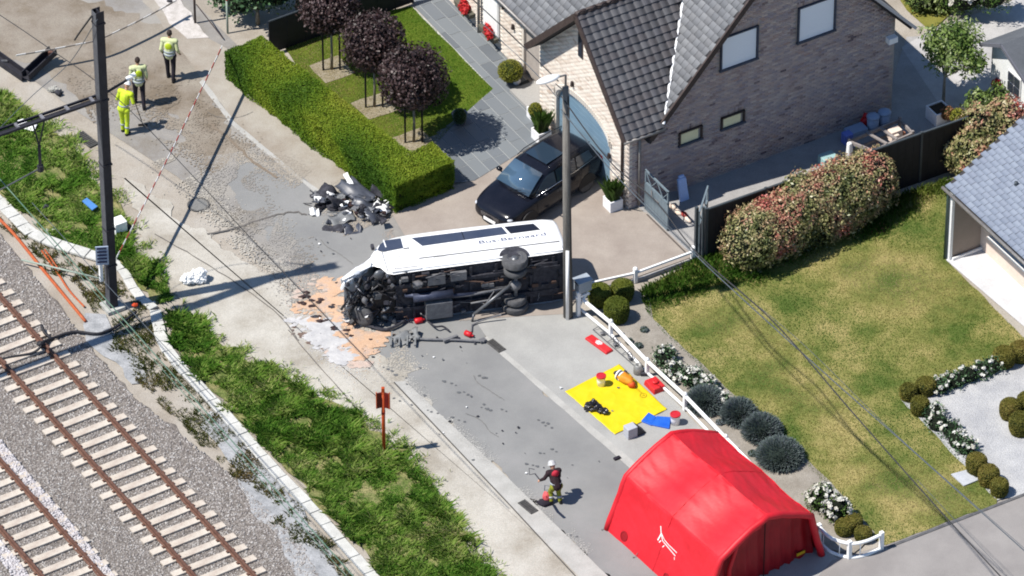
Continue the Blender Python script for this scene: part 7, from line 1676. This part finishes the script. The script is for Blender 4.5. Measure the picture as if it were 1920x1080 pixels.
# box frame with rubble behind the screen
t = empty('timber_frame', P(1650, 285), 'open grey timber planter frame with rubble behind the black screen', 'frame'); mfr = M('frame_pale', al(178, 170, 166), al(150, 142, 140), scale=6, rough=.8)
fr = [P(1592, 266, .55), P(1687, 225, .55), P(1711, 251, .55), P(1637, 284, .55)]
for i in range(4): b = MB(); b.bar(fr[i], fr[(i+1) % 4], .06, .12); b.bar(fr[i]-HZ*.4, fr[(i+1) % 4]-HZ*.4, .05, .1); b.build('rail', mfr, t)
for p in fr: b = MB(); b.box(p-HZ*.5, (.08, .08, .62), (HX, HY, HZ)); b.build('post', mfr, t)
for f_ in (.35, .6): b = MB(); b.bar(fr[0].lerp(fr[1], f_)+HZ*.06, fr[3].lerp(fr[2], f_)+HZ*.06, .09, .05); b.build('crosspiece', mfr, t)
rb = random.Random(6)
for i, (f_, v_, s, m, lb) in enumerate(((.75, .5, .3, m_cream, 'cream block in the timber frame'), (.68, .65, .22, m_cream, 'pale slab piece in the timber frame'), (.82, .3, .14, M('orange_brick', al(190, 130, 100)), 'orange brown lump in the timber frame'), (.9, .6, .12, M('orange_brick', (0, 0, 0)), 'orange brown lump at the right end of the timber frame'))):
    p = fr[0].lerp(fr[1], f_).lerp(fr[3].lerp(fr[2], f_), v_)-HZ*.2; b = MB(); b.box(p, (s*1.5, s, s), (HX, HY, HZ), taper=.9); tag(b.build('rubble_block', m, bevel=.02), lb, 'block')
mbb = M('bin_blue_grey', al(150, 172, 200, 1.3), al(160, 180, 206, 1.3), scale=5, rough=.5)
for x, y, lb in ((1636, 248, 'blue grey round bin, left of the two at the wall end'), (1657, 240, 'blue grey round bin, right of the two at the wall end')):
    c = P(x, y); t = empty('bin', c, lb, 'bin'); b = MB(); b.lathe(c, [(.17, 0), (.19, .3), (.2, .62)], 18); b.build('drum', mbb, t, smooth=True); b = MB(); b.lathe(c+HZ*.62, [(.22, 0), (.22, .03), (.15, .09), (.01, .11)], 18); b.build('lid', mbb, t, smooth=True)
c = P(1622, 240); b = MB(); b.blob(c+HZ*.25, (.16, .14, .25), 2, .15); b.blob(c+HZ*.5, (.09, .09, .1), 3, .1); tag(b.build('red_sack', mrd, smooth=True), 'small bright red sack leaning at the brick wall left of the bins', 'sack')
c = P(1604, 256); b = MB(); b.box(c, (.75, .45, .35), (HX, HY, HZ), taper=.92); tag(b.build('storage_crate', mbb, bevel=.03), 'low blue grey crate at the foot of the brick wall left of the bins', 'crate')
c = P(1588, 268); b = MB(); b.box(c, (.3, .28, .4), (HX, HY, HZ)); tag(b.build('small_crate', M('crate_blue', al(120, 140, 220, 1.3)), bevel=.02), 'small violet blue tub beside the low crate', 'tub')
c = P(1552, 306); b = MB(); b.box(c, (.55, .42, .32), (HX, HY, HZ), taper=.94); t = b.build('aqua_box', M('aqua', al(176, 214, 214), rough=.5), bevel=.02); tag(t, 'pale aqua plastic box behind the red leaved shrub', 'box')
c = P(1592, 296); b = MB(); b.box(c, (.22, .22, .62), (HX, HY, HZ), taper=.7); tag(b.build('white_sack', m_white, bevel=.05), 'upright white sack at the left end of the timber frame', 'sack')
c = P(1283, 376); b = MB(); ax = ((HX*.95+HZ*.0).normalized(), (HY*.96-HZ*.25).normalized(), (HZ*.96+HY*.25).normalized())
b.box(c, (.34, .12, .8), ax, taper=.9); b.box(c+ax[2]*.8, (.2, .1, .1), ax); tag(b.build('canister_board', M('pale_blue_plastic', al(170, 196, 240, 1.0), rough=.4), bevel=.03), 'pale blue white board leaning at the brick wall behind the gate', 'board')
mrw = M('hose_red', al(170, 60, 56), rough=.5)
t = empty('hose_pile', P(1272, 402), 'red and cream hose pieces lying in the gate shade', 'hose')
for i, (x, y, m) in enumerate(((1262, 388, m_cream), (1272, 398, m_cream), (1283, 402, mrw), (1290, 412, m_cream))):
    c = P(x, y, .06); b = MB(); b.blob(c, (.16, .08, .07), i, .25, 10, 6, (e1_, e2_, HZ)); b.build('coil', m, t, smooth=True)
# roadside rubbish
def crumple(px, py, r, mat, name, label, cat, seed=1):
    b = MB(); c = P(px, py)
    for i in range(5): rr_ = random.Random(seed*10+i); b.blob(c+Vector((rr_.uniform(-r, r), rr_.uniform(-r*.5, r*.5), r*rr_.uniform(.4, .9))), (r*.7, r*.5, r*.5), seed+i, .4, 10, 7)
    o = b.build(name, mat); remesh(o, .02, 0); o.modifiers['r'].use_smooth_shade = False; d = o.modifiers.new('d', 'DISPLACE'); d.texture = tx_; d.strength = .1; tag(o, label, cat); return o
crumple(372, 528, .34, m_white, 'white_sheet', 'crumpled white sheet on the road beside the shadow of the mast', 'sheet', 3)
b = MB(); c = P(223, 436); b.box(c, (.42, .4, .5), (HX, HY, HZ)); t = b.build('white_box', m_white, bevel=.02); tag(t, 'white cube shaped box behind the black mast', 'box'); b = MB(); b.prism([c+HX*.22-HY*.15, c+HX*.5-HY*.1, c+HX*.24-HY*.1+HZ*.35], HY*.3); b.build('dark_flap', m_vdark, t)
b = MB(); b.prism([P(154, 378, .2), P(163, 372, .2), P(183, 388, .22), P(173, 395, .22)], HZ*.03); tag(b.build('blue_board', M('board_blue', al(90, 150, 220))), 'small blue board lying in the weeds left of the mast', 'board')
plate(P(50, 243), .62, .36, 21, m_white, 'metal_sheet', 'white bent panel lying in the weeds under the ladder beam', 'panel', R(-10), .06, .2, .15)
plate(P(95, 437), .4, .25, 22, m_conc, 'pale_slab', 'pale slab fragment in the weeds near the cable trough', 'slab', R(-10), .03, .0, .05)
crumple(100, 172, .16, M('concrete_lump', al(190, 188, 180)), 'broken_lamp', 'grey white broken lump on the road near the bent black channel', 'debris', 5)
b = MB(); b.tube([P(106, 172, .1), P(113, 176, .12)], .09, 12); tag(b.build('black_roller', m_vdark, smooth=True), 'small black roller beside the broken white lump', 'roller')
b = MB(); c = P(86, 395); b.blob(c+HZ*.1, (.14, .12, .12), 4, .3); tag(b.build('black_tin', m_vdark), 'small black lump in the weeds near the pale slab', 'debris')
# bent black channel at the top left
t = empty('bent_barrier', P(52, 150), 'bent black steel channel lying at the road edge, top left', 'beam')
def chan(a, c, w_, h_, nm):
    b = MB(); d = (c-a).normalized(); n_ = Vector((-d.y, d.x, 0)); b.bar(a, c, w_, .03); b.bar(a+n_*w_/2+HZ*h_/2, c+n_*w_/2+HZ*h_/2, .03, h_); b.bar(a-n_*w_/2+HZ*h_/2, c-n_*w_/2+HZ*h_/2, .03, h_); b.build(nm, m_mast, t)
chan(P(-40, 85, .25), P(48, 148, .06), .3, .2, 'arm'); chan(P(48, 148, .06), P(100, 100, .3), .3, .24, 'arm')
b = MB(); b.box(P(96, 104, .3), (.18, .18, .18)); b.build('rust_cap', m_rust, t)
b = MB(); b.box(P(8, 118, .12), (.22, .1, .1)); b.build('light_plate', m_rim, t)
# orange barrier net rolled along the ballast
mor = M('orange_plastic', al(214, 112, 62), al(190, 92, 52), scale=6, rough=.6)
b = MB(); b.tube(smooth_path(px_path([(-30, 385), (20, 432), (80, 505), (160, 602)], .08)), .055, 6); tag(b.build('orange_duct', mor, smooth=True), 'long orange duct along the ballast edge', 'duct')
b = MB(); b.tube(smooth_path(px_path([(78, 470), (110, 515), (130, 545), (158, 575)], .06)), .035, 6); b.tube(px_path([(84, 468), (112, 508)], .08), .03, 6); tag(b.build('orange_duct', mor, smooth=True), 'short broken orange duct between the trough and the longer one', 'duct')
b = MB(); b.blob(P(253, 572, .1), (.1, .08, .07), 3, .2); tag(b.build('orange_scrap', M('scrap_orange', al(220, 80, 40))), 'orange scrap in the weeds right of the mast foot', 'debris')
for x, y in ((258, 552), (284, 572)): crumple(x, y, .1, m_conc, 'stone', 'pale stone in the weeds ' + ('above' if y < 560 else 'right of') + ' the orange scrap', 'stone', x)
# wires, cables and tape
def wire(name, px, z, r, mat, label, cat='wire', group=None, k=8):
    b = MB(); b.tube(smooth_path(px_path(px, z), k), r, 6); o = b.build(name, mat, smooth=True); tag(o, label, cat, group); return o
m_wire = M('wire_black', al(60, 60, 62), rough=.6); m_wg = M('wire_green', al(84, 120, 104), al(120, 148, 128), scale=3, rough=.5); m_wb = M('wire_blue_grey', al(92, 100, 108), rough=.5)
wire('overhead_wire', [(-40, 3), (30, 48), (110, 103), (173, 147), (247, 210), (390, 360), (480, 457), (653, 637), (700, 685)], [6.5]*9, .014, m_wire, 'thin black overhead wire crossing from the top left corner to below the powder')
for i, (xa, ya, xb, yb, r, m) in enumerate(((-60, 268, 700, 1122, .02, m_wg), (60, 414, 700, 1136, .012, m_wg), (60, 380, 400, 745, .012, m_wb))):
    wire('overhead_wire', [(xa+(xb-xa)*q/8, ya+(yb-ya)*q/8+3*math.sin(math.pi*q/8)) for q in range(9)], [6.4]*9, r, m, ['pale green overhead wire running over the weedy bank', 'thin green wire just below the thicker green one', 'thin grey wire above the pair of green wires'][i])
wire('overhead_wire', [(-10, 250), (60, 180), (130, 118), (175, 48), (183, 36)], [7.5, 8, 9, 11, 11.2], .012, m_wb, 'thin stay from the top of the black mast down to the left')
wire('overhead_wire', [(172, 30), (150, 60), (140, 75)], [11.2, 10.4, 10.0], .03, m_wire, 'short dark fitting on the stay near the mast top')
for i, (pxs, z, r, m) in enumerate((([(855, -30), (960, 67), (1047, 152)], 8.6, .018, m_wire), ([(900, 40), (990, 123), (1047, 185)], 8.0, .014, m_wb), ([(1052, 180), (1143, 302), (1230, 378), (1310, 478), (1450, 603), (1600, 775), (1760, 955), (1880, 1085)], 8.4, .022, m_wire),
                                    ([(1052, 205), (1145, 318), (1250, 425), (1370, 540), (1560, 712), (1700, 835), (1920, 1032), (1980, 1085)], 8.0, .018, m_wb), ([(1052, 210), (1300, 470), (1500, 640), (1680, 815), (1900, 1010), (1980, 1080)], 7.9, .008, m_wb), ([(1720, 900), (1800, 985), (1880, 1070)], 8.0, .008, m_wb))):
    wire('overhead_wire', pxs, z, r, m, ['black overhead wire arriving at the pole top from the upper left', 'thinner wire arriving below the pole top from the upper left', 'thick black overhead wire from the pole over the lawn to the bottom right', 'blue grey overhead wire over the lawn right of the black one', 'hair thin wire between the two wires over the lawn', 'hair thin wire over the side road'][i])
m_tw = M('tape_white', (.72, .72, .72), rough=.5, fine=0); m_tr = M('tape_red', al(206, 60, 62), rough=.5, fine=0)
def tape(px, z, label, m2, w_=.14, step=.3):
    path = smooth_path(px_path(px, z), 12); b = MB(); acc = 0; k = 0; t0 = path[0]; seg = []
    for i in range(1, len(path)):
        acc += (path[i]-path[i-1]).length
        b.m = k % 2; b.bar(path[i-1], path[i], .014, w_, up=Vector((0, -.6, .8)))
        if acc > step: acc = 0; k += 1
    o = b.build('barrier_tape', [m_tw, m2]); tag(o, label, 'barrier tape')
def dense(a, c, n, s=0): return [(a[0]+(c[0]-a[0])*i/n, a[1]+(c[1]-a[1])*i/n+s*math.sin(math.pi*i/n)) for i in range(n+1)]
tape(dense((218, 484), (416, 88), 12, 6), 1.5, 'red and white barrier tape stretched from the mast to the hedge corner', m_tr)
tape(dense((30, 104), (172, 78), 5, 1)+dense((200, 68), (332, 0), 6, 2), .75, 'white barrier tape stretched across the road at the top', M('tape_pale_red', al(196, 188, 182), fine=0))
b = MB(); b.blob(P(318, 2, .9), (.1, .06, .05), 3, .2); tag(b.build('tape_knot', m_vdark), 'dark knot in the white tape at the top edge', 'knot')
# stains and footprints of oil on the road
rnd = random.Random(12); m_st = M('oil_stain', al(112, 114, 116), rough=.8)
for (x, y) in ((740, 748), (800, 745), (860, 735), (905, 765), (905, 758), (850, 785), (930, 815), (1010, 850), (1035, 845), (1045, 893), (990, 870), (1070, 873), (886, 862), (800, 770), (690, 690), (716, 690), (1025, 800), (1010, 790), (1071, 1005), (940, 770), (785, 690), (745, 705), (835, 718), (897, 705)):
    for q in range(rnd.randint(1, 3)):
        c = P(x+q*9+rnd.uniform(-3, 3), y+q*3+rnd.uniform(-2, 2)); r = rnd.uniform(.025, .06); pts = [c+Vector((math.cos(a)*r*1.3, math.sin(a)*r, 0))*rnd.uniform(.6, 1.2) for a in [k*.785 for k in range(8)]]
        o = sheet('oil_stain', pts, 8, m_st, world=True, z=.033, kind='structure')
